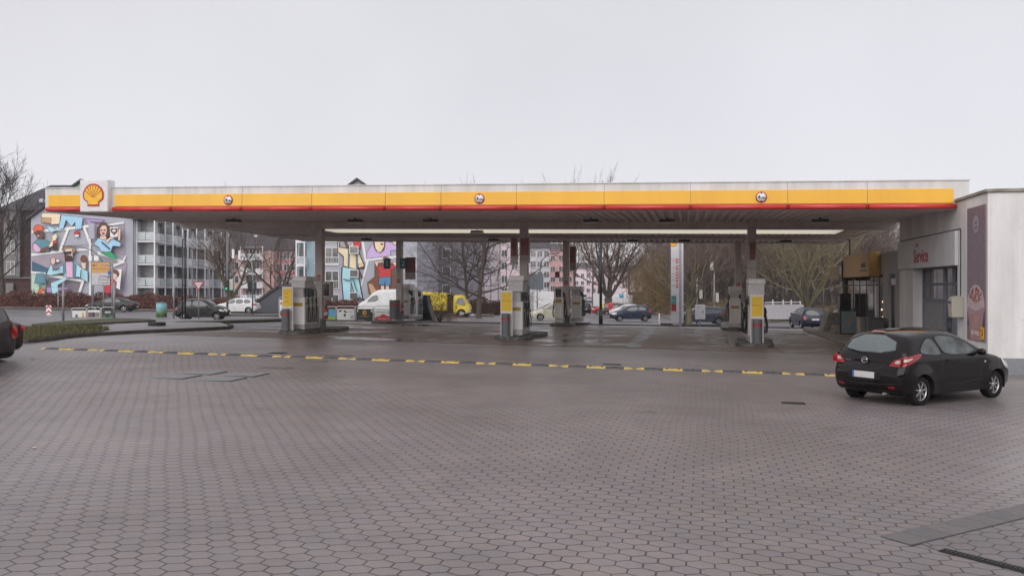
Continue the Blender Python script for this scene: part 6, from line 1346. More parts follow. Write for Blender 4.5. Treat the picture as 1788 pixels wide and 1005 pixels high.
# unseen block added behind the camera to darken reflections and cut paving glare
t = thing('reflection_block', 'long brown block added out of view behind the viewer to darken reflections', 'building', (0, -38, 0)); MB().box(-60, 60, -12, 0, -1, 9.5).build('wall', mat('brown_render', (.10, .085, .08), .8, var=.2, scale=.4), t); MB().box(-60.5, 60.5, -12.5, .5, 9.502, 9.9).build('roof', m_roof, t)
for i in range(16): MB().box(-54+i*7, -52+i*7, .01, .06, 3, 5).build('window', m_win, t); MB().box(-54+i*7, -52+i*7, .01, .06, 6.5, 8.5).build('window', m_win, t)
# ------------------------------------------------------------ bare trees
m_bark = mat('bark', (.10, .08, .065), .9, var=.3, scale=4, bump=.6, bscale=12); m_bark2 = mat('mossy_bark', (.19, .165, .085), .9, var=.3, scale=4, bump=.6, bscale=12, col2=(.07, .06, .045)); m_twig = mat('twigs', (.07, .055, .05), .9, var=.2, scale=2); m_twig2 = mat('olive_twigs', (.23, .195, .11), .9, var=.2, scale=2)
m_twigb = mat('brown_twigs', (.17, .12, .10), .9, var=.3, scale=.6); m_twigy = mat('willow_twigs', (.34, .24, .11), .9, var=.25, scale=.6)
def rot_dir(d, ang, az):
    a = d.orthogonal().normalized(); b = d.cross(a); side = a*cos(az)+b*sin(az); return (d*cos(ang)+side*sin(ang)).normalized()
def grow(T, Cn, p, d, L, r, lv, maxlv, rnd, P):
    nseg = 5 if lv < 2 else 3; pts = [p.copy()]; rad = [r]; q = p.copy(); dd = d.copy(); kids = []
    for i in range(nseg):
        dd = (dd + Vector((rnd.gauss(0, 1), rnd.gauss(0, 1), rnd.gauss(0, 1)))*P['wig']*(1 if lv else .35) + Vector((0, 0, P['up']))*(.6 if lv else .4)).normalized()
        q = q + dd*(L/nseg); pts.append(q.copy()); rad.append(max(P['rmin']*.7, r*(1-.55*(i+1)/nseg) if lv < maxlv else r*(1-.6*(i+1)/nseg)))
        kids.append((q.copy(), dd.copy(), rad[-1], (i+1)/nseg))
    (T if lv <= 1 else Cn).tube(pts, rad, 8 if lv == 0 else 5 if lv < 3 else 3, cap=False, smooth=lv < 3)
    if lv >= maxlv: return
    nk = P['n'][min(lv, len(P['n'])-1)]; az = rnd.uniform(0, 6.28)
    for k in range(nk):
        f = P['start'] if lv == 0 else .25
        t = f+(1-f)*(k+rnd.uniform(.2, .9))/nk; i = min(nseg-1, int(t*nseg)); kp, kd, kr, _ = kids[i]; a0 = pts[i]; kp = a0+(kp-a0)*(t*nseg-i)
        az += 2.4+rnd.uniform(-.5, .5); ang = rnd.uniform(*P['ang'])*(1.15 if lv == 0 else 1)
        grow(T, Cn, kp, rot_dir(kd, ang, az), L*rnd.uniform(*P['len'])*(1.15-.45*t if lv == 0 else 1), max(P['rmin'], kr*rnd.uniform(.5, .72)), lv+1, maxlv, rnd, P)
    if lv: grow(T, Cn, pts[-1], dd, L*.62, max(P['rmin'], rad[-1]), lv+1, maxlv, rnd, P)
def tree_mesh(seed, H, r, n=(7, 5, 5, 5), ang=(.5, .95), ln=(.5, .72), start=.35, wig=.1, up=.12, maxlv=4, rmin=.012, trunkf=.55, fork=0, bark=None, twig=None, lean=0):
    rnd = random.Random(seed); T, Cn = MB(), MB(); P = dict(n=n, ang=ang, len=ln, start=start, wig=wig, up=up, rmin=rmin)
    if fork:
        h0 = H*.16; T.tube([(0, 0, -.4), (0, 0, 0), (0, 0, h0*.6), (0.0, 0, h0)], [r*1.35, r*1.15, r, r*1.05], 10, cap=False)
        for k in range(fork):
            az = 2*pi*k/fork+rnd.uniform(-.3, .3); a = rnd.uniform(.45, .85) if k else .12
            grow(T, Cn, Vector((0, 0, h0*.93)), rot_dir(Vector((0, 0, 1)), a, az), H*rnd.uniform(.42, .58), r*rnd.uniform(.5, .62), 1, maxlv, rnd, P)
    else:
        T.tube([(0, 0, -.5), (0, 0, .25)], [r*1.5, r*1.02], 8, cap=False)
        grow(T, Cn, Vector((0, 0, .2)), Vector((lean, 0, 1)).normalized(), H*trunkf, r, 0, maxlv, rnd, P)
    mz_ = max(v[2] for v in Cn.v); f_ = H/mz_
    for q_ in (T, Cn): q_.v = [(v[0]*f_**.5, v[1]*f_**.5, v[2]*f_ if v[2] > 0 else v[2]) for v in q_.v]
    return T, Cn
def tree(px, Y, mesh, lab, s=1, rz=0, name='bare_tree', group=None, bark=None, twig=None, z=None):
    x = X(px, Y); t = thing(name, lab, 'tree', (x, Y, zg(x, Y) if z is None else z), rz, group); T, Cn = mesh
    T.build('trunk', bark or m_bark, t); Cn.build('crown', twig or m_twig, t); t.scale = (s,)*3; return t
tree(6, 112, tree_mesh(11, 21.5, .34, n=(18, 7, 6, 5), ang=(.35, .8), ln=(.36, .5), start=.2, trunkf=.9, rmin=.022), 'tall bare tree against the sky at the left edge', rz=1)
tree(404, 92, tree_mesh(21, 13, .42, n=(5, 5, 5, 4), fork=5, ln=(.5, .7), up=.22, wig=.13, rmin=.016), 'bare plane tree forking low in front of the pink flats', bark=m_bark2, twig=m_twigb, rz=.4)
tree(492, 110, tree_mesh(22, 13, .38, n=(5, 5, 5, 4), fork=4, ln=(.5, .7), up=.2, wig=.13, rmin=.016), 'bare plane tree behind the slate shed', twig=m_twigb)
tree(815, 88, tree_mesh(31, 12.6, .24, n=(13, 5, 4, 3), ang=(.7, 1.2), ln=(.4, .58), start=.2, trunkf=.8, up=.1, rmin=.014), 'left one of two dark street trees before the mauve block', rz=2)
tree(836, 84, tree_mesh(32, 13, .30, n=(14, 5, 5, 3), ang=(.7, 1.25), ln=(.42, .62), start=.18, trunkf=.8, up=.1, rmin=.014), 'right one of two dark street trees before the mauve block', rz=.3)
tree(1062, 128, tree_mesh(41, 20, .62, n=(6, 6, 5, 4), fork=6, ln=(.5, .68), up=.2, wig=.1, rmin=.02), 'thick bare tree spreading over the parked cars by the street', twig=m_twigb)
tree(1203, 70, tree_mesh(51, 10.5, .26, n=(4, 5, 5, 4), fork=5, ln=(.5, .68), up=.2, wig=.12, rmin=.012), 'mossy bare tree behind the white cabinet right of the price pylon', bark=m_bark2, twig=m_twigb, rz=.9)
tree(1410, 78, tree_mesh(61, 12.6, .36, n=(5, 5, 5, 4), fork=7, ln=(.52, .7), up=.26, wig=.11, rmin=.013), 'greenish bare tree with low spreading limbs behind the estate car', bark=m_bark2, twig=m_twig2, rz=.2)
# trees of the wood on the right
wood = [tree_mesh(70+i, 18, .2, n=(12, 5, 4, 3), ang=(.3, .8), ln=(.28, .42), start=.2, trunkf=.92, up=.1, rmin=.02) for i in range(4)]
cache = []
rnd = random.Random(8); k = 0
names_px = [1090, 1104, 1122, 1137, 1150, 1166, 1184, 1198, 1214, 1228, 1241, 1256, 1270, 1284, 1299, 1312, 1328, 1342, 1357, 1371, 1386, 1402, 1419, 1433, 1448, 1464, 1480, 1497, 1513, 1529, 1545, 1560]
sides = ['far', 'middle', 'near']
protos = []
for i, m in enumerate(wood):
    t = thing('wood_tree', 'x', 'tree'); m[0].build('trunk', m_bark, t); m[1].build('crown', m_twigb, t); protos.append(t)
used = 0
WL = []
def wood_labels():
    sec = [(1115, 'above the green shed'), (1160, 'behind the yellowish shrubs'), (1195, 'behind the price pylon'), (1235, 'behind the white cabinet'), (1285, 'left of the right post'), (1335, 'right of the right post'), (1395, 'above the white wall'), (1440, 'behind the greenish tree'), (1490, 'above the concrete slab'), (3000, 'over the shop roof')]
    G = {}
    for p, row, o in WL: G.setdefault((next(b for a, b in sec if p < a), row), []).append((p, o))
    for (w, row), l in G.items():
        for i, (p, o) in enumerate(sorted(l, key=lambda q: q[0])): o['label'] = 'brown bare tree %s, %s row, %s from left' % (w, ('front', 'middle', 'back')[row], ords[i])
for row, (Yb, sc_) in enumerate(((112, 1.0), (132, 1.05), (155, 1.15))):
    for j, px in enumerate(names_px):
        p = px+rnd.uniform(-6, 6)+row*5; Y = Yb+rnd.uniform(-7, 7)
        if p < 1180: Y += 50
        if p < 1130: Y += 70
        o = protos[used] if used < 4 else copy_tree(protos[rnd.randrange(4)]); used += 1
        x = X(p, Y); o.location = (x, Y, zg(x, Y)+.2); o.rotation_euler = (0, 0, rnd.uniform(0, 6.28)); s = sc_*rnd.uniform(.74, .94); o.scale = (s*1.25, s*1.25, s)
        WL.append((p, row, o)); o['group'] = 'trees of the wood on the right'
wood_labels()
# far crowns above the roofs in the middle, seen through and over the canopy
for i, (px, Y, s) in enumerate([(805, 160, 1.43), (850, 170, 1.47), (1005, 200, 1.86), (1045, 210, 1.92), (1035, 190, 1.2), (940, 230, 1.3), (975, 300, 1.5), (365, 215, 1.62), (440, 225, 1.62)]):
    o = copy_tree(protos[i % 4]); x = X(px, Y); o.location = (x, Y, zg(x, Y)); o.rotation_euler = (0, 0, i*1.3); o.scale = (s, s, s)
    o['label'] = ['tall bare tree whose twigs show above the canopy left of its middle', 'second bare crown above the canopy near the middle sign', 'left one of two bare crowns rising above the canopy right of the middle', 'right one of two bare crowns rising above the canopy right of the middle', 'bare tree on the left of the far street', 'thin bare tree near the lilac house', 'faint bare tree at the end of the street', 'bare crown barely showing over the canopy near the left height sign', 'bare crown behind the roof of the pink flats'][i]; o['group'] = 'tall bare trees behind the houses'
# brush: undergrowth of the wood, willow and hedges
def brush(name, vol, n, ln, m, seed, th=.02, kind=None, up=.6):
    rnd = random.Random(seed); b = MB()
    for i in range(n):
        p = Vector(vol(rnd)); d = Vector((rnd.gauss(0, 1), rnd.gauss(0, 1), rnd.gauss(0, 1)+up*2)).normalized(); l = ln*rnd.uniform(.5, 1.5); a = d.orthogonal().normalized()*th
        q = p+d*l; m1 = p+d*l*.5+Vector((rnd.gauss(0, 1), rnd.gauss(0, 1), rnd.gauss(0, 1)))*l*.12
        b.add([p-a, p+a, m1+a*.8, m1-a*.8, q], [(0, 1, 2, 3), (3, 2, 4)])
    o = b.build(name, m)
    if kind: o['kind'] = kind
    return o
def vwood(rnd):
    t = rnd.random(); px = 1125+t*470; Y = rnd.uniform(112, 180)+(60 if px < 1190 else 0); x = X(px, Y); h = rnd.random()**1.6; return (x, Y, zg(x, Y)+h*16)
brush('wood_brush', vwood, 60000, 1.7, m_twigb, 3, .026, 'stuff')
def vfloor(rnd):
    px = rnd.uniform(1225, 1560); Y = rnd.uniform(88, 116); x = X(px, Y); return (x, Y, zg(x, Y)+rnd.random()**2*1.6)
brush('undergrowth', vfloor, 9000, .7, mat('dry_brush', (.15, .11, .06), .9, var=.4, scale=.5), 4, .03, 'stuff', .2)
def shrub(px, Y, rx, h, n, m, lab, seed, ln=.6, th=.015):
    x = X(px, Y)
    def v(r):
        while 1:
            a, b_, c = r.uniform(-1, 1), r.uniform(-1, 1), r.random()
            if a*a+b_*b_+(c*1.1-.35)**2*1.6 < 1: return (a*rx, b_*rx*.8, c*h)
    t = thing('shrub', lab, 'shrub', (x, Y, zg(x, Y))); o = brush('twigs', v, n, ln, m, seed, th); o.parent = t
    b = MB(); r = random.Random(seed)
    for i in range(6): a = r.uniform(0, 6.28); b.tube([(0, 0, 0), (cos(a)*rx*.25, sin(a)*rx*.25, h*.3), (cos(a)*rx*.5, sin(a)*rx*.5, h*.65)], [.05, .035, .015], 5)
    b.build('stems', m_bark, t); return t
shrub(1142, 128, 4.2, 8.8, 6500, m_twigy, 'yellowish bare shrub left of the price pylon', 5, 1.0, .02)
shrub(1165, 135, 3.2, 7.5, 3500, m_twigy, 'smaller yellowish shrub just behind the price pylon', 15, 1.0, .02)
shrub(768, 60, 1.35, 2.3, 1500, mat('bush_twigs', (.11, .06, .04), .9, var=.3), 'small leafless bush in front of the yellow truck', 6, .4, .008)
shrub(1290, 68, 1.5, 2.0, 1300, m_twigb, 'low brown bush behind the right dispensers', 7, .5, .01)
shrub(1270, 96, 3.5, 2.2, 2500, mat('dry_grass_bush', (.17, .13, .065), .9, var=.3), 'dry straw coloured bush behind the black car', 9, .5, .02)
# beech hedges with brown leaves
m_beech = mat('beech_leaves', (.21, .08, .06), .8, var=.35, scale=1.2, col2=(.085, .038, .03)); m_beech2 = mat('hedge_mixed', (.11, .055, .045), .85, var=.4, scale=1.2, col2=(.075, .05, .035))
def hedge(px0, px1, Y, h, d, n, lab, seed, m=None):
    x0, x1 = X(px0, Y), X(px1, Y); rnd = random.Random(seed); t = thing('hedge', lab, 'hedge', ((x0+x1)/2, Y, 0)); b = MB(); xm = (x0+x1)/2
    for i in range(n):
        x = rnd.uniform(x0, x1); y = rnd.uniform(0, d) if rnd.random() < .4 else rnd.uniform(0, .15); hh = h*(1+.12*sin(x*1.3)+.08*sin(x*3.1)); z = zg(x, Y)+rnd.uniform(.0, hh)
        s = rnd.uniform(.06, .13); a = Vector((rnd.gauss(0, 1), rnd.gauss(0, .6), rnd.gauss(0, 1))).normalized()*s; c = Vector((rnd.gauss(0, 1), rnd.gauss(0, 1), rnd.gauss(0, 1))).normalized()*s*.7; p = Vector((x-xm, y, z))
        b.add([p-a, p+c, p+a, p-c], [(0, 1, 2, 3)])
    b.build('leaves', m or m_beech, t)
    b = MB(); k = int((x1-x0)/.5)
    for i in range(k):
        x = x0+(i+.5)*(x1-x0)/k; zz = zg(x, Y); b.tube([(x-xm, d*.5, zz-.1), (x-xm+rnd.uniform(-.1, .1), d*.5, zz+h*.9)], [.04, .015], 4, cap=False)
    b.build('stems', m_twigb, t)
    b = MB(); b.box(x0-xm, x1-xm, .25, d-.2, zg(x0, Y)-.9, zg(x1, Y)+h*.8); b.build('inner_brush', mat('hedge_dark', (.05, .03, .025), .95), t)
hedge(-60, 150, 99.8, 1.9, 1.2, 9000, 'beech hedge with brown leaves in front of the left mural house', 1); hedge(152, 305, 99.8, 1.75, 1.2, 7000, 'beech hedge with brown leaves below the white balconies', 2)
hedge(310, 522, 99.8, 1.5, 1.2, 9000, 'beech hedge with brown leaves in front of the pink flats', 3); hedge(548, 742, 99.8, 1.5, 1.2, 8000, 'beech hedge below the mural of the man in dungarees', 4); hedge(742, 880, 99.8, 1.8, 1.0, 6000, 'mixed brown hedge below the twin street trees', 5, m_beech2)
# grass tufts and leaf litter on the near verge at left
rnd = random.Random(12); b = MB(); b2 = MB()
def inpoly(x, y, P):
    c = False
    for (a, b_), (d, e_) in zip(P, P[1:]+P[:1]):
        if (b_ > y) != (e_ > y) and x < (d-a)*(y-b_)/(e_-b_)+a: c = not c
    return c
VP = [ins(p, .12) for p in front[:5]]+[gp(192, 581), gp(186, 577), gp(165, 573.5), gp(100, 573), gp(46, 577), gp(-60, 577)]
xs = [p[0] for p in VP]; ys = [p[1] for p in VP]; c_ = 0
while c_ < 7000:
    x, y = rnd.uniform(min(xs), max(xs)), rnd.uniform(min(ys), max(ys))
    if not inpoly(x, y, VP): continue
    c_ += 1; z = zg(x, y)+.14; h = rnd.uniform(.05, .16); a = rnd.uniform(0, 6.28); w = .012
    if rnd.random() < .8: b.add([(x-w*cos(a), y-w*sin(a), z), (x+w*cos(a), y+w*sin(a), z), (x+rnd.gauss(0, .05), y+rnd.gauss(0, .05), z+h)], [(0, 1, 2)])
    else: s = .035; b2.add([(x-s*cos(a), y-s*sin(a), z+.01), (x+s*sin(a), y-s*cos(a), z+.02), (x+s*cos(a), y+s*sin(a), z+.015), (x-s*sin(a), y+s*cos(a), z+.03)], [(0, 1, 2, 3)])
struct(b.build('grass', mat('grass_blade', (.10, .12, .04), .7, var=.3, scale=3, col2=(.12, .09, .04))), 'stuff'); struct(b2.build('leaf_litter', mat('dead_leaf', (.16, .08, .05), .8, var=.4, scale=9)), 'stuff')
# ------------------------------------------------------------ signs, posts, banners
m_galv = mat('galvanised_pole', (.30, .30, .315), .5, .3, var=.1); m_blkp = mat('black_pole', (.015, .016, .02), .45); m_dgr = mat('pole_green_grey', (.10, .11, .12), .5)
def pole(name, lab, cat, px, Y, ztop, r=.05, m=None, part='pole'):
    x = X(px, Y); z = zg(x, Y); t = thing(name, lab, cat, (x, Y, z)); MB().cyl(0, 0, -.05, ztop-z, r, 10).build(part, m or m_galv, t); return t, x, z
# direction sign
Y0 = 58; x = X(184.5, Y0); z = zg(x, Y0); t = thing('direction_sign', 'large orange and white direction sign on two poles in front of the left mural', 'sign', (x, Y0, z))
for px in (180, 195): MB().cyl(X(px, Y0)-x, .08, -.05, Z(458, Y0)-z, .05, 10).build('pole', m_galv, t)
a, c = X(159.5, Y0)-x, X(193, Y0)-x; zt, zm, zb = Z(457, Y0)-z, Z(469.5, Y0)-z, Z(498, Y0)-z
m_or = mat('sign_orange', (.60, .33, .10), .5, var=.05); m_sgw = mat('sign_greywhite', (.52, .52, .55), .5)
MB().box(a, c, -.02, .02, zb, zt).build('backing', mat('sign_rim', (.12, .10, .10), .5), t)
MB().box(a+.03, c-.03, -.03, -.021, zm+.02, zt-.03).build('orange_panel', m_or, t); MB().box(a+.03, c-.03, -.03, -.021, zb+.03, zm-.27).build('white_panel', m_sgw, t); MB().box(a+.03, c-.03, -.03, -.021, zm-.268, zm-.01).build('orange_panel', m_or, t)
text('lettering', 'Dorstinger', .19, m_pb, t, (.16, -.032, (zt+zm)/2), depth=.001); text('lettering', 'Lünen-Süd', .19, m_sk, t, (.0, -.032, zb+.62), depth=.001); text('lettering', 'DO-Brackel', .17, m_sk, t, (-.08, -.032, zb+.38), depth=.001); text('lettering', 'W.-Scharnhorst', .14, m_sk, t, (-.06, -.032, zb+.17), depth=.001)
def arrow(parent, x, z, s, d):
    b = MB(); b.box(x-s, x+s, -.034, -.031, z-.02, z+.02); b.add([(x+d*s*1.05, -.0345, z), (x+d*s*.2, -.0345, z+s*.65), (x+d*s*.45, -.0345, z+s*.75), (x+d*s*1.3, -.0345, z), (x+d*s*.45, -.0345, z-s*.75), (x+d*s*.2, -.0345, z-s*.65)], [(0, 1, 2, 3), (0, 3, 4, 5)]); b.build('arrow', m_sk, parent)
arrow(t, a+.25, (zt+zm)/2, .13, -1); arrow(t, c-.2, zb+.55, .13, 1); MB().box(.16, .36, -.034, -.031, zm-.38, zm-.12).build('motorway_symbol', m_pb, t)
# yield sign
Y0 = 55; t, x, z = pole('yield_sign', 'red and white triangular yield sign in front of the black city car', 'sign', 347, Y0, Z(492, Y0), .035)
h = (Z(491, Y0)-Z(507.5, Y0)); zc_ = Z(491, Y0)-z; w = h/1.732*2*.56
def tri(s, y): return [(-w*s, y, zc_-h*(1-s)*.33), (w*s, y, zc_-h*(1-s)*.33), (0, y, zc_-h+h*(1-s)*.67)]
for s, y, m, nm in ((1, -.045, m_sr, 'red_border'), (.68, -.05, mat('sign_pinkwhite', (.68, .62, .64), .5), 'white_field')):
    b = MB(); p = tri(s, y); q = [(v[0], v[1]+.012, v[2]) for v in p]; b.add(p+q, [(0, 1, 2), (5, 4, 3), (0, 3, 4, 1), (1, 4, 5, 2), (2, 5, 3, 0)]); fixn(b.build(nm, m, t))
pole('sign_pole', 'grey pole left of the banners at the edge of the verge', 'pole', 110.5, 44, Z(491, 44), .055); pole('sign_pole', 'grey pole right of the three left banners', 'pole', 199.5, 47, Z(493, 47), .055); pole('sign_pole', 'thin grey pole right of the painted bin', 'pole', 303.5, 60, Z(478, 60), .05)
pole('sign_pole', 'thin grey pole far behind the left verge', 'pole', 101.5, 88, Z(515, 88), .05)
# chevron beacon
Y0 = 70; t, x, z = pole('chevron_beacon', 'small red and white chevron board on the left road island', 'sign', 85.5, Y0, Z(532, Y0), .03)
MB().box(-.22, .22, -.05, -.03, Z(551, Y0)-z, Z(533, Y0)-z).build('board', m_sw, t); b = MB(); zz = Z(551, Y0)-z
for k in range(2): o_ = .1+k*.4; b.add([(-.22, -.053, zz+o_), (0, -.053, zz+o_+.2), (.22, -.053, zz+o_), (.22, -.053, zz+o_+.16), (0, -.053, zz+o_+.36), (-.22, -.053, zz+o_+.16)], [(0, 1, 4, 5), (1, 2, 3, 4)])
b.build('chevron', m_sr, t)
# banner frames
def banner(px0, px1, py0, py1, Y, lab, shapes, col, words=None, rnd_=True):
    x = X((px0+px1)/2, Y); z = zg(x, Y); t = thing('banner_frame', lab, 'banner', (x, Y, z)); a, c = X(px0, Y)-x, X(px1, Y)-x; zt, zb = Z(py0, Y)-z, Z(py1, Y)-z
    b = MB(); b.tube([(a, 0, -.05), (a, 0, zt-.12), (a+.03, 0, zt-.03), (a+.12, 0, zt), (c-.12, 0, zt), (c-.03, 0, zt-.03), (c, 0, zt-.12), (c, 0, -.05)], .028, 8); b.build('tube_frame', mat('tube_white', (.5, .5, .5), .4), t)
    w, h = c-a-.1, zt-zb-.17; bz = zb; bx = a+.05
    MB().box(bx, bx+w, -.01, .01, bz, bz+h).build('sheet', mat('banner_'+col[0], col[1], .5, var=.03), t)
    for i, (cn, cc, poly) in enumerate(shapes):
        b = MB(); q = [(bx+u*w, -.014-.002*i, bz+v*h) for u, v in poly]; b.add(q, [list(range(len(q)))]); fo = b.build('print', mat('print_'+cn, cc, .5, var=.08), t)
        if fo.data.polygons[0].normal.y > 0: fo.data.flip_normals()
    for (s, sz, u, v, m) in (words or []): text('lettering', s, sz*h, m, t, (bx+u*w, -.04, bz+v*h), depth=.001)
def rc(a, b_, c, d): return [(a, b_), (c, b_), (c, d), (a, d)]
YB = 57
banner(125, 151, 537.5, 566, YB, 'banner with orange bottles and a yellow strip, leftmost of the left three', [('yellow', (.65, .42, .03), rc(0, 0, .55, .2)), ('orange', (.65, .2, .03), rc(.72, .1, .9, .62)), ('yel2', (.7, .45, .05), rc(.74, .62, .88, .85)), ('dkg', (.12, .14, .12), [(.2, .35), (.4, .35), (.42, .7), (.25, .75)]), ('pale', (.6, .35, .3), rc(.45, .1, .68, .5))], ('white', (.66, .66, .66)))
banner(152, 176, 536.5, 562.5, YB, 'white banner with a strip of photographs, middle of the left three', [('darkred', (.16, .07, .06), rc(.03, .42, .32, .82)), ('dark', (.05, .045, .04), rc(.33, .42, .6, .82)), ('mid', (.2, .19, .18), rc(.62, .42, .97, .82)), ('lines', (.3, .3, .3), rc(.1, .2, .8, .26))], ('white', (.66, .66, .66)))
banner(177, 199, 536, 561.5, YB, 'black and green banner, rightmost of the left three', [('oval', (.4, .42, .42), [(.2, .8), (.3, .88), (.7, .88), (.85, .8), (.7, .72), (.3, .72)]), ('green', (.04, .14, .07), rc(.03, .25, .35, .58)), ('green', (.04, .14, .07), rc(.62, .25, .97, .58)), ('strip', (.45, .45, .45), [(.1, .06), (.9, .06), (.75, .17), (.2, .17)])], ('black', (.025, .028, .027)))
YB = 56
banner(571, 587, 535, 558, YB, 'blue and green banner partly hidden by the left front post', [('green2', (.25, .4, .05), rc(0, 0, 1, .3)), ('bl2', (.1, .35, .55), rc(0, .3, 1, 1))], ('blue', (.1, .35, .55)))
banner(587.5, 620, 534.5, 558, YB, 'white banner with small black pictures', [('black', (.04, .04, .045), [(.08, .75), (.2, .72), (.3, .85), (.12, .9)]), ('black', (.04, .04, .045), [(.35, .8), (.5, .62), (.58, .68), (.45, .9)]), ('black', (.04, .04, .045), rc(.38, .3, .5, .55)), ('lines', (.3, .3, .3), rc(.6, .7, .95, .76)), ('lav', (.4, .38, .5), rc(.78, .1, .96, .45))], ('white', (.66, .66, .66)))
banner(621, 652, 534.5, 561, YB, 'black banner with a round orange emblem', [('amber', (.55, .28, .04), circ(.5, .7, .14, .2)), ('amber2', (.25, .1, .02), circ(.52, .68, .07, .09)), ('goldline', (.35, .25, .1), rc(.2, .38, .8, .43)), ('lines', (.3, .3, .3), rc(.08, .08, .5, .14)), ('white3', (.6, .6, .6), circ(.08, .85, .05, .1, 8)), ('white3', (.6, .6, .6), circ(.93, .85, .05, .1, 8))], ('black', (.025, .028, .027)))
banner(653, 686, 534, 561, YB, 'white banner with a red car outline along its foot', [('redcar', (.5, .03, .04), [(.0, .08), (1, .08), (1, .35), (.85, .42), (.68, .45), (.55, .58), (.42, .56), (.3, .42), (.12, .38), (0, .28)]), ('lines', (.3, .3, .3), rc(.06, .7, .6, .75)), ('tealp', (.35, .5, .52), rc(.7, .62, .95, .82))], ('white', (.66, .66, .66)), [('AUTO SERVICE', .13, .5, .22, m_sw)])
YB = 66
banner(487, 500, 519, 553, YB, 'pale banner with red writing behind the left yellow panel', [('redtx', (.5, .1, .1), rc(.1, .72, .9, .85)), ('dk', (.04, .04, .04), rc(.1, .05, .9, .35))], ('white', (.66, .66, .66)))
# painted bin with black foot
Y0 = 50; x = X(282, Y0); t = thing('painted_bin', 'round bin painted with blue sky and green grass on the left pavement', 'bin', (x, Y0, zg(x, Y0)))
mb = bpy.data.materials.new('painted_grass_bin'); mb.use_nodes = True; n = mb.node_tree; tcn = n.nodes.new('ShaderNodeTexCoord'); sx_ = n.nodes.new('ShaderNodeSeparateXYZ'); rp = n.nodes.new('ShaderNodeValToRGB'); no = n.nodes.new('ShaderNodeTexNoise'); no.inputs['Scale'].default_value = 9
n.links.new(tcn.outputs['Object'], sx_.inputs[0]); n.links.new(tcn.outputs['Object'], no.inputs['Vector']); n.links.new(M_(n, 'ADD', M_(n, 'MULTIPLY', sx_.outputs[2], 1.0), M_(n, 'MULTIPLY', M_(n, 'SUBTRACT', no.outputs[0], .5), 1.1)), rp.inputs[0]); E = rp.color_ramp.elements
E[0].position = .15; E[0].color = (.10, .22, .05, 1); E[1].position = .6; E[1].color = (.22, .45, .55, 1); q = E.new(.38); q.color = (.25, .4, .22, 1); n.links.new(rp.outputs[0], n.nodes['Principled BSDF'].inputs['Base Color'])
MB().lathe([(0, .08), (.30, .08), (.30, .86), (.27, .90), (0, .90)], 24).build('drum', mb, t); MB().lathe([(0, .9), (.31, .9), (.31, .93), (0, .95)], 24).build('lid', m_galv, t)
x, y = gp(274, 573); t = thing('planter_base', 'low black round base in front of the painted bin', 'base', (x, y, zg(x, y)+.12)); o = MB().lathe([(0, 0), (.36, 0), (.37, .03), (.37, .13), (.34, .15), (0, .15)], 24).build('ring', mat('base_black', (.02, .018, .018), .7), t)
# tall dark twin pole
Y0 = 54; t, x, z = pole('twin_lamp_pole', 'tall dark pole with a second slimmer pole beside it near the yield sign', 'lamp post', 323.5, Y0, Z(403, Y0), .05, m_blkp)
MB().cyl(-.17, 0, -.05, Z(419, Y0)-z, .035, 8).build('slim_pole', m_blkp, t); b = MB(); b.box(-.17, 0, -.03, .03, Z(419, Y0)-z, Z(417, Y0)-z); b.box(-.2, .1, -.03, .03, Z(500, Y0)-z, Z(498.5, Y0)-z); b.lathe([(0, Z(404, Y0)-z), (.1, Z(404, Y0)-z), (.1, Z(402, Y0)-z), (0, Z(402, Y0)-z)], 10); b.build('bracket', m_blkp, t)
# traffic lights
def signal(px, Y, py_t, lab, on=(0, .6, .25), r=.06, head=(1, ), dy=0, polem=None, top=None, side=0):
    t, x, z = pole('traffic_light', lab, 'traffic light', px, Y, Z(top or py_t-2, Y), r, polem or m_dgr); zt = Z(py_t, Y)-z
    bevel(MB().box(side-.15, side+.15, -.3, -.07, zt-.95, zt).build('signal_head', m_blkp, t), .03, 1)
    for i in range(3):
        c = (side, -.31, zt-.17-i*.3); MB().lathe([(0, 0), (.1, 0), (.1, .02)], 12, 'y', c).build('lens', mat('lens_%s' % ('lit' if (i == 2 and on) else 'off'), on if (i == 2 and on) else (.02, .02, .02), .3, emit=.35 if (i == 2 and on) else 0), t)
    return t, x, z
t, x, z = signal(397, 78, 489, 'traffic light on a tall grey post in front of the low forking plane tree', top=404, r=.1, polem=mat('post_grey_dark', (.15, .155, .16), .5))
MB().box(.2, .5, -.05, .0, Z(506, 78)-z, Z(487, 78)-z).build('backboard', mat('backboard_cream', (.5, .5, .42), .6), t)
t, x, z = signal(441, 80, 491, 'traffic light post with an arm curving left above the road', on=None, r=.07, side=-.2)
MB().tube([(0, 0, 0), (0, 0, Z(470, 80)-z), (-.1, 0, Z(458, 80)-z), (-.5, 0, Z(450, 80)-z), (-1.1, 0, Z(447.5, 80)-z)], .06, 8).build('arm', m_galv, t); MB().box(-1.3, -1.1, -.1, .1, Z(453, 80)-z, Z(437, 80)-z).build('overhead_signal', m_sw, t); MB().box(-1.9, -1.7, -.1, .1, Z(451, 80)-z, Z(435, 80)-z).build('overhead_signal', m_sw, t); MB().box(.15, .4, -.2, -.05, Z(505, 80)-z, Z(492, 80)-z).build('side_signal', m_blkp, t)
# arm over the direction sign
Y0 = 74; t, x, z = pole('arm_post', 'grey post by the mural with a thin arm reaching left', 'post', 162, Y0, Z(444, Y0), .09, m_galv)
MB().tube([(1.0, -.1, Z(460, Y0)-z), (.7, -.1, Z(450, Y0)-z), (.0, -.1, Z(437, Y0)-z), (-1.0, -.1, Z(431, Y0)-z), (-2.6, -.1, Z(429.5, Y0)-z)], .035, 6).build('arm', mat('arm_dark', (.08, .08, .085), .5), t)
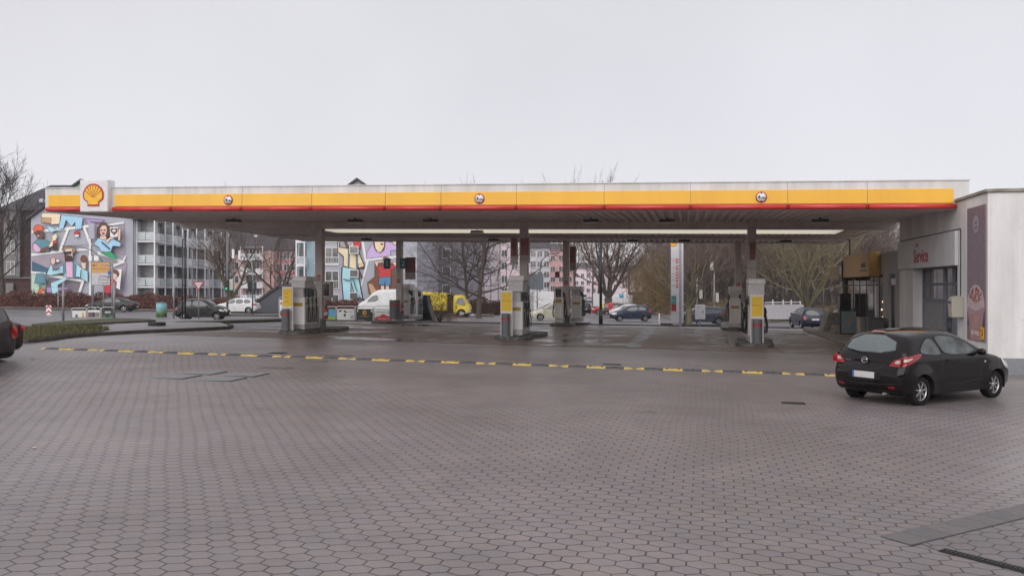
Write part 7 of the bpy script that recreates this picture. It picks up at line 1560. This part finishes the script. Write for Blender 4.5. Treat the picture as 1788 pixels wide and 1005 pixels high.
# black lamp post in the middle, street lamps
t, x, z = pole('lamp_post', 'slim black lamp post next to the person in yellow', 'lamp post', 1049, 56, Z(405, 56), .09, m_blkp); MB().cyl(0, 0, 0, 1.1, .13, 10).build('base_sleeve', m_blkp, t)
t, x, z = pole('street_lamp', 'curved street lamp beyond the middle posts', 'street lamp', 943, 98, Z(470, 98), .08, m_dgr); MB().tube([(0, 0, Z(470, 98)-z), (.15, 0, Z(455, 98)-z), (.9, 0, Z(444, 98)-z), (2.2, 0, Z(441, 98)-z)], .06, 6).build('arm', m_dgr, t)
t, x, z = pole('street_lamp', 'smaller curved street lamp further down the street', 'street lamp', 958, 150, Z(500, 150), .08, m_dgr); MB().tube([(0, 0, Z(500, 150)-z), (.2, 0, Z(490, 150)-z), (1.2, 0, Z(486, 150)-z)], .06, 6).build('arm', m_dgr, t)
# large grey sign seen from behind
Y0 = 90; x = X(934, Y0); z = zg(x, Y0); t = thing('traffic_sign', 'large blue grey sign board seen from behind, beyond the middle post', 'sign', (x, Y0, z)); MB().box(-.9, .9, -.03, .03, Z(505, Y0)-z, Z(478, Y0)-z).build('board', mat('sign_back', (.13, .155, .18), .5), t); MB().cyl(.25, .08, 0, Z(480, Y0)-z, .06, 8).build('pole', m_galv, t)
# round blue sign and 30 sign
Y0 = 100; t, x, z = pole('traffic_sign', 'pole with a small square speed sign and a round blue sign', 'sign', 1088, Y0, Z(503, Y0), .04); MB().box(-.28, .28, -.06, -.04, Z(512, Y0)-z, Z(504, Y0)-z).build('speed_sign', m_sw, t); MB().lathe([(0, -.065), (.2, -.065), (.2, -.06)], 16, 'y', (0, 0, Z(508, Y0)-z)).build('ring', m_sr, t); MB().lathe([(0, -.066), (.14, -.066), (.14, -.0655)], 16, 'y', (0, 0, Z(508, Y0)-z)).build('face', m_sw, t); MB().lathe([(0, -.065), (.28, -.065), (.28, -.05)], 16, 'y', (-.22, 0, Z(516, Y0)-z)).build('blue_disc', mat('sign_blue', (.10, .32, .55), .5), t)
# price pylon
Y0 = 51.5; x = X(1183.5, Y0); z = zg(x, Y0); t = thing('price_pylon', 'tall white fuel price pylon with red price fields', 'sign', (x, Y0, z), -.25)
m_pyw = mat('pylon_white', (.62, .61, .63), .4, var=.03); H = Z(392, Y0)-z; zf = lambda py: Z(py, Y0)-z
bevel(MB().box(-.40, .08, -.14, .14, .18, H).build('front_panel', m_pyw, t), .02, 1); MB().box(.08, .22, -.12, .12, -.1, H).build('centre_mast', mat('pylon_grey', (.36, .36, .39), .4), t); bevel(MB().box(.22, .33, -.14, .14, .2, H).build('rear_panel', m_pyw, t), .015, 1)
for i, py in enumerate((454, 465.5, 476, 486.5, 497)):
    MB().box(-.12, .04, -.145, -.141, zf(py+5.5), zf(py-2)).build('price_field', mat('price_red', (.62, .10, .12), .4, var=.05), t); text('lettering', ['1', '9', '9', '8', '5'][i]+'9', .16, m_sw, t, (-.04, -.148, zf(py+1.8)), depth=.001); MB().box(-.34, -.17, -.145, -.141, zf(py+2.6), zf(py+.8)).build('fuel_name', mat('fuel_grey', (.4, .42, .43), .5), t)
MB().box(-.38, -.08, -.145, -.141, zf(531), zf(516)).build('poster_teal', mat('pyl_teal', (.1, .3, .33), .5, var=.2), t); MB().box(-.38, -.08, -.145, -.141, zf(543), zf(531)+.002).build('poster_red', mat('pyl_red', (.35, .04, .06), .5, var=.3), t)
for py in (452, 484, 514, 547): MB().box(-.40, .08, -.143, -.141, zf(py), zf(py)+.02).build('panel_joint', mat('joint_grey', (.35, .35, .37), .5), t)
MB().box(-.39, -.1, -.143, -.141, zf(434), zf(412)).build('logo_field', m_sw, t); shell(t, Vector((-.24, -.145, zf(425))), Vector((1, 0, 0)), Z3, .2, Vector((0, -1, 0)), (m_sred, m_syel))
# white cabinet
Y0 = 52; x = X(1222.5, Y0); t = thing('utility_cabinet', 'white metal cabinet on a short leg right of the price pylon', 'cabinet', (x, Y0, zg(x, Y0))); zf = lambda py: Z(py, Y0)-zg(x, Y0)
bevel(MB().box(-.28, .28, -.15, .15, zf(557), zf(532)).build('housing', m_pyw, t), .015, 1); MB().cyl(0, 0, -.05, zf(557), .05, 8).build('leg', m_galv, t); MB().lathe([(0, -.16), (.045, -.16), (.045, -.15)], 12, 'y', (.12, 0, zf(544))).build('lock', m_blkp, t); text('lettering', 'Luft', .1, m_pb, t, (-.13, -.152, zf(536.5)), depth=.001)
# kerb walls by the pylon
def lowwall(px0, px1, Y, py0, py1, lab, m): 
    x = X((px0+px1)/2, Y); t = thing('low_wall', lab, 'wall', (x, Y, zg(x, Y))); bevel(MB().box(X(px0, Y)-x, X(px1, Y)-x, -.1, .1, -.1, (py1-py0)/1500*Y+.0).build('block', m, t), .02, 1)
lowwall(1154, 1175, 54, 559, 565, 'low dark brick wall left of the price pylon', m_brk); lowwall(1188, 1300, 54, 560, 565, 'low dark wall between the pylon and the right dispensers', mat('dark_wall', (.05, .055, .05), .8)); lowwall(1330, 1378, 60, 560, 563, 'low dark wall left of the estate car', MATS['dark_wall'])
# poles with boxes (right)
t, x, z = pole('lamp_post', 'grey post behind the white cabinet', 'lamp post', 1217, 74, Z(470, 74), .07); MB().box(.2, .45, -.1, .1, Z(521, 74)-z, Z(506, 74)-z).build('signal_back', mat('cream_box', (.5, .48, .40), .6), t)
t, x, z = pole('lamp_post', 'leaning grey post with a lamp head at its top right of the cabinet', 'lamp post', 1247, 78, Z(476, 78), .055); MB().tube([(0, 0, Z(476, 78)-z), (-.05, 0, Z(469, 78)-z), (-.2, 0, Z(466, 78)-z)], .05, 6).build('neck', m_galv, t); MB().box(-.35, -.1, -.12, .12, Z(471, 78)-z, Z(457, 78)-z).build('lamp_head', MATS['cream_box'], t); MB().box(.15, .4, -.1, .1, Z(527, 78)-z, Z(511, 78)-z).build('signal_back', MATS['cream_box'], t)
pole('lamp_post', 'thin dark pole right of the greenish tree', 'lamp post', 1438, 90, Z(470, 90), .05, m_dgr); pole('sign_pole', 'short white post between the blue hatchback and the pylon', 'post', 1151, 60, Z(547, 60), .03, m_sw)
b = MB(); x0 = X(1433, 70); 
# posts/small poles in front of pink facade in the middle
for i, (px, Y, py) in enumerate([(857, 120, 470), (870, 120, 468), (884, 120, 465), (845, 120, 470)]): pole('flag_pole', ['thin grey pole second in the row behind the middle hedge', 'thin grey pole third in the row behind the middle hedge', 'thin grey pole last in the row behind the middle hedge', 'thin grey pole first in the row behind the middle hedge'][i], 'pole', px, Y, Z(py, Y), .06, m_dgr, part='pole')
# litter on the paving
for i, (px, py) in enumerate([(58, 627), (866, 738), (1503, 908), (1500, 897), (60, 783)]):
    x, y = gp(px, py); r = random.Random(i); b = MB(); pts = [(.05*cos(a)*r.uniform(.5, 1.3), .05*sin(a)*r.uniform(.5, 1.3), .008+.025*r.random()) for a in (0, 1, 2, 3, 4, 5.2)]
    b.add(pts+[(0, 0, .03)], [(k, (k+1) % 6, 6) for k in range(6)]); o = b.build('litter', mat('litter_white', (.6, .6, .58), .6)); o.location = (x, y, zg(x, y)); s = (1.6, .5, .28, .25, .8)[i]; o.scale = (s, s, s); tag(o, ['scrap of white paper on the paving near the left cars', 'small pale scrap on the paving in the middle of the yard', 'tiny pale scrap left of the slab strip', 'second tiny pale scrap left of the slab strip', 'pale scrap on the paving near the left edge'][i], 'litter', 'litter on the paving')
# ------------------------------------------------------------ damp winter air
b = MB(); b.box(-420, 420, -60, 420, -14, 60)
hz = bpy.data.materials.new('damp_air'); hz.use_nodes = True; n = hz.node_tree; n.nodes.clear(); o_ = n.nodes.new('ShaderNodeOutputMaterial'); v_ = n.nodes.new('ShaderNodeVolumePrincipled')
v_.inputs['Color'].default_value = (.93, .92, .97, 1); v_.inputs['Density'].default_value = .0003; v_.inputs['Anisotropy'].default_value = .2
n.links.new(v_.outputs[0], o_.inputs['Volume']); struct(b.build('haze', hz), 'stuff')
SC.cycles.volume_bounces = 1
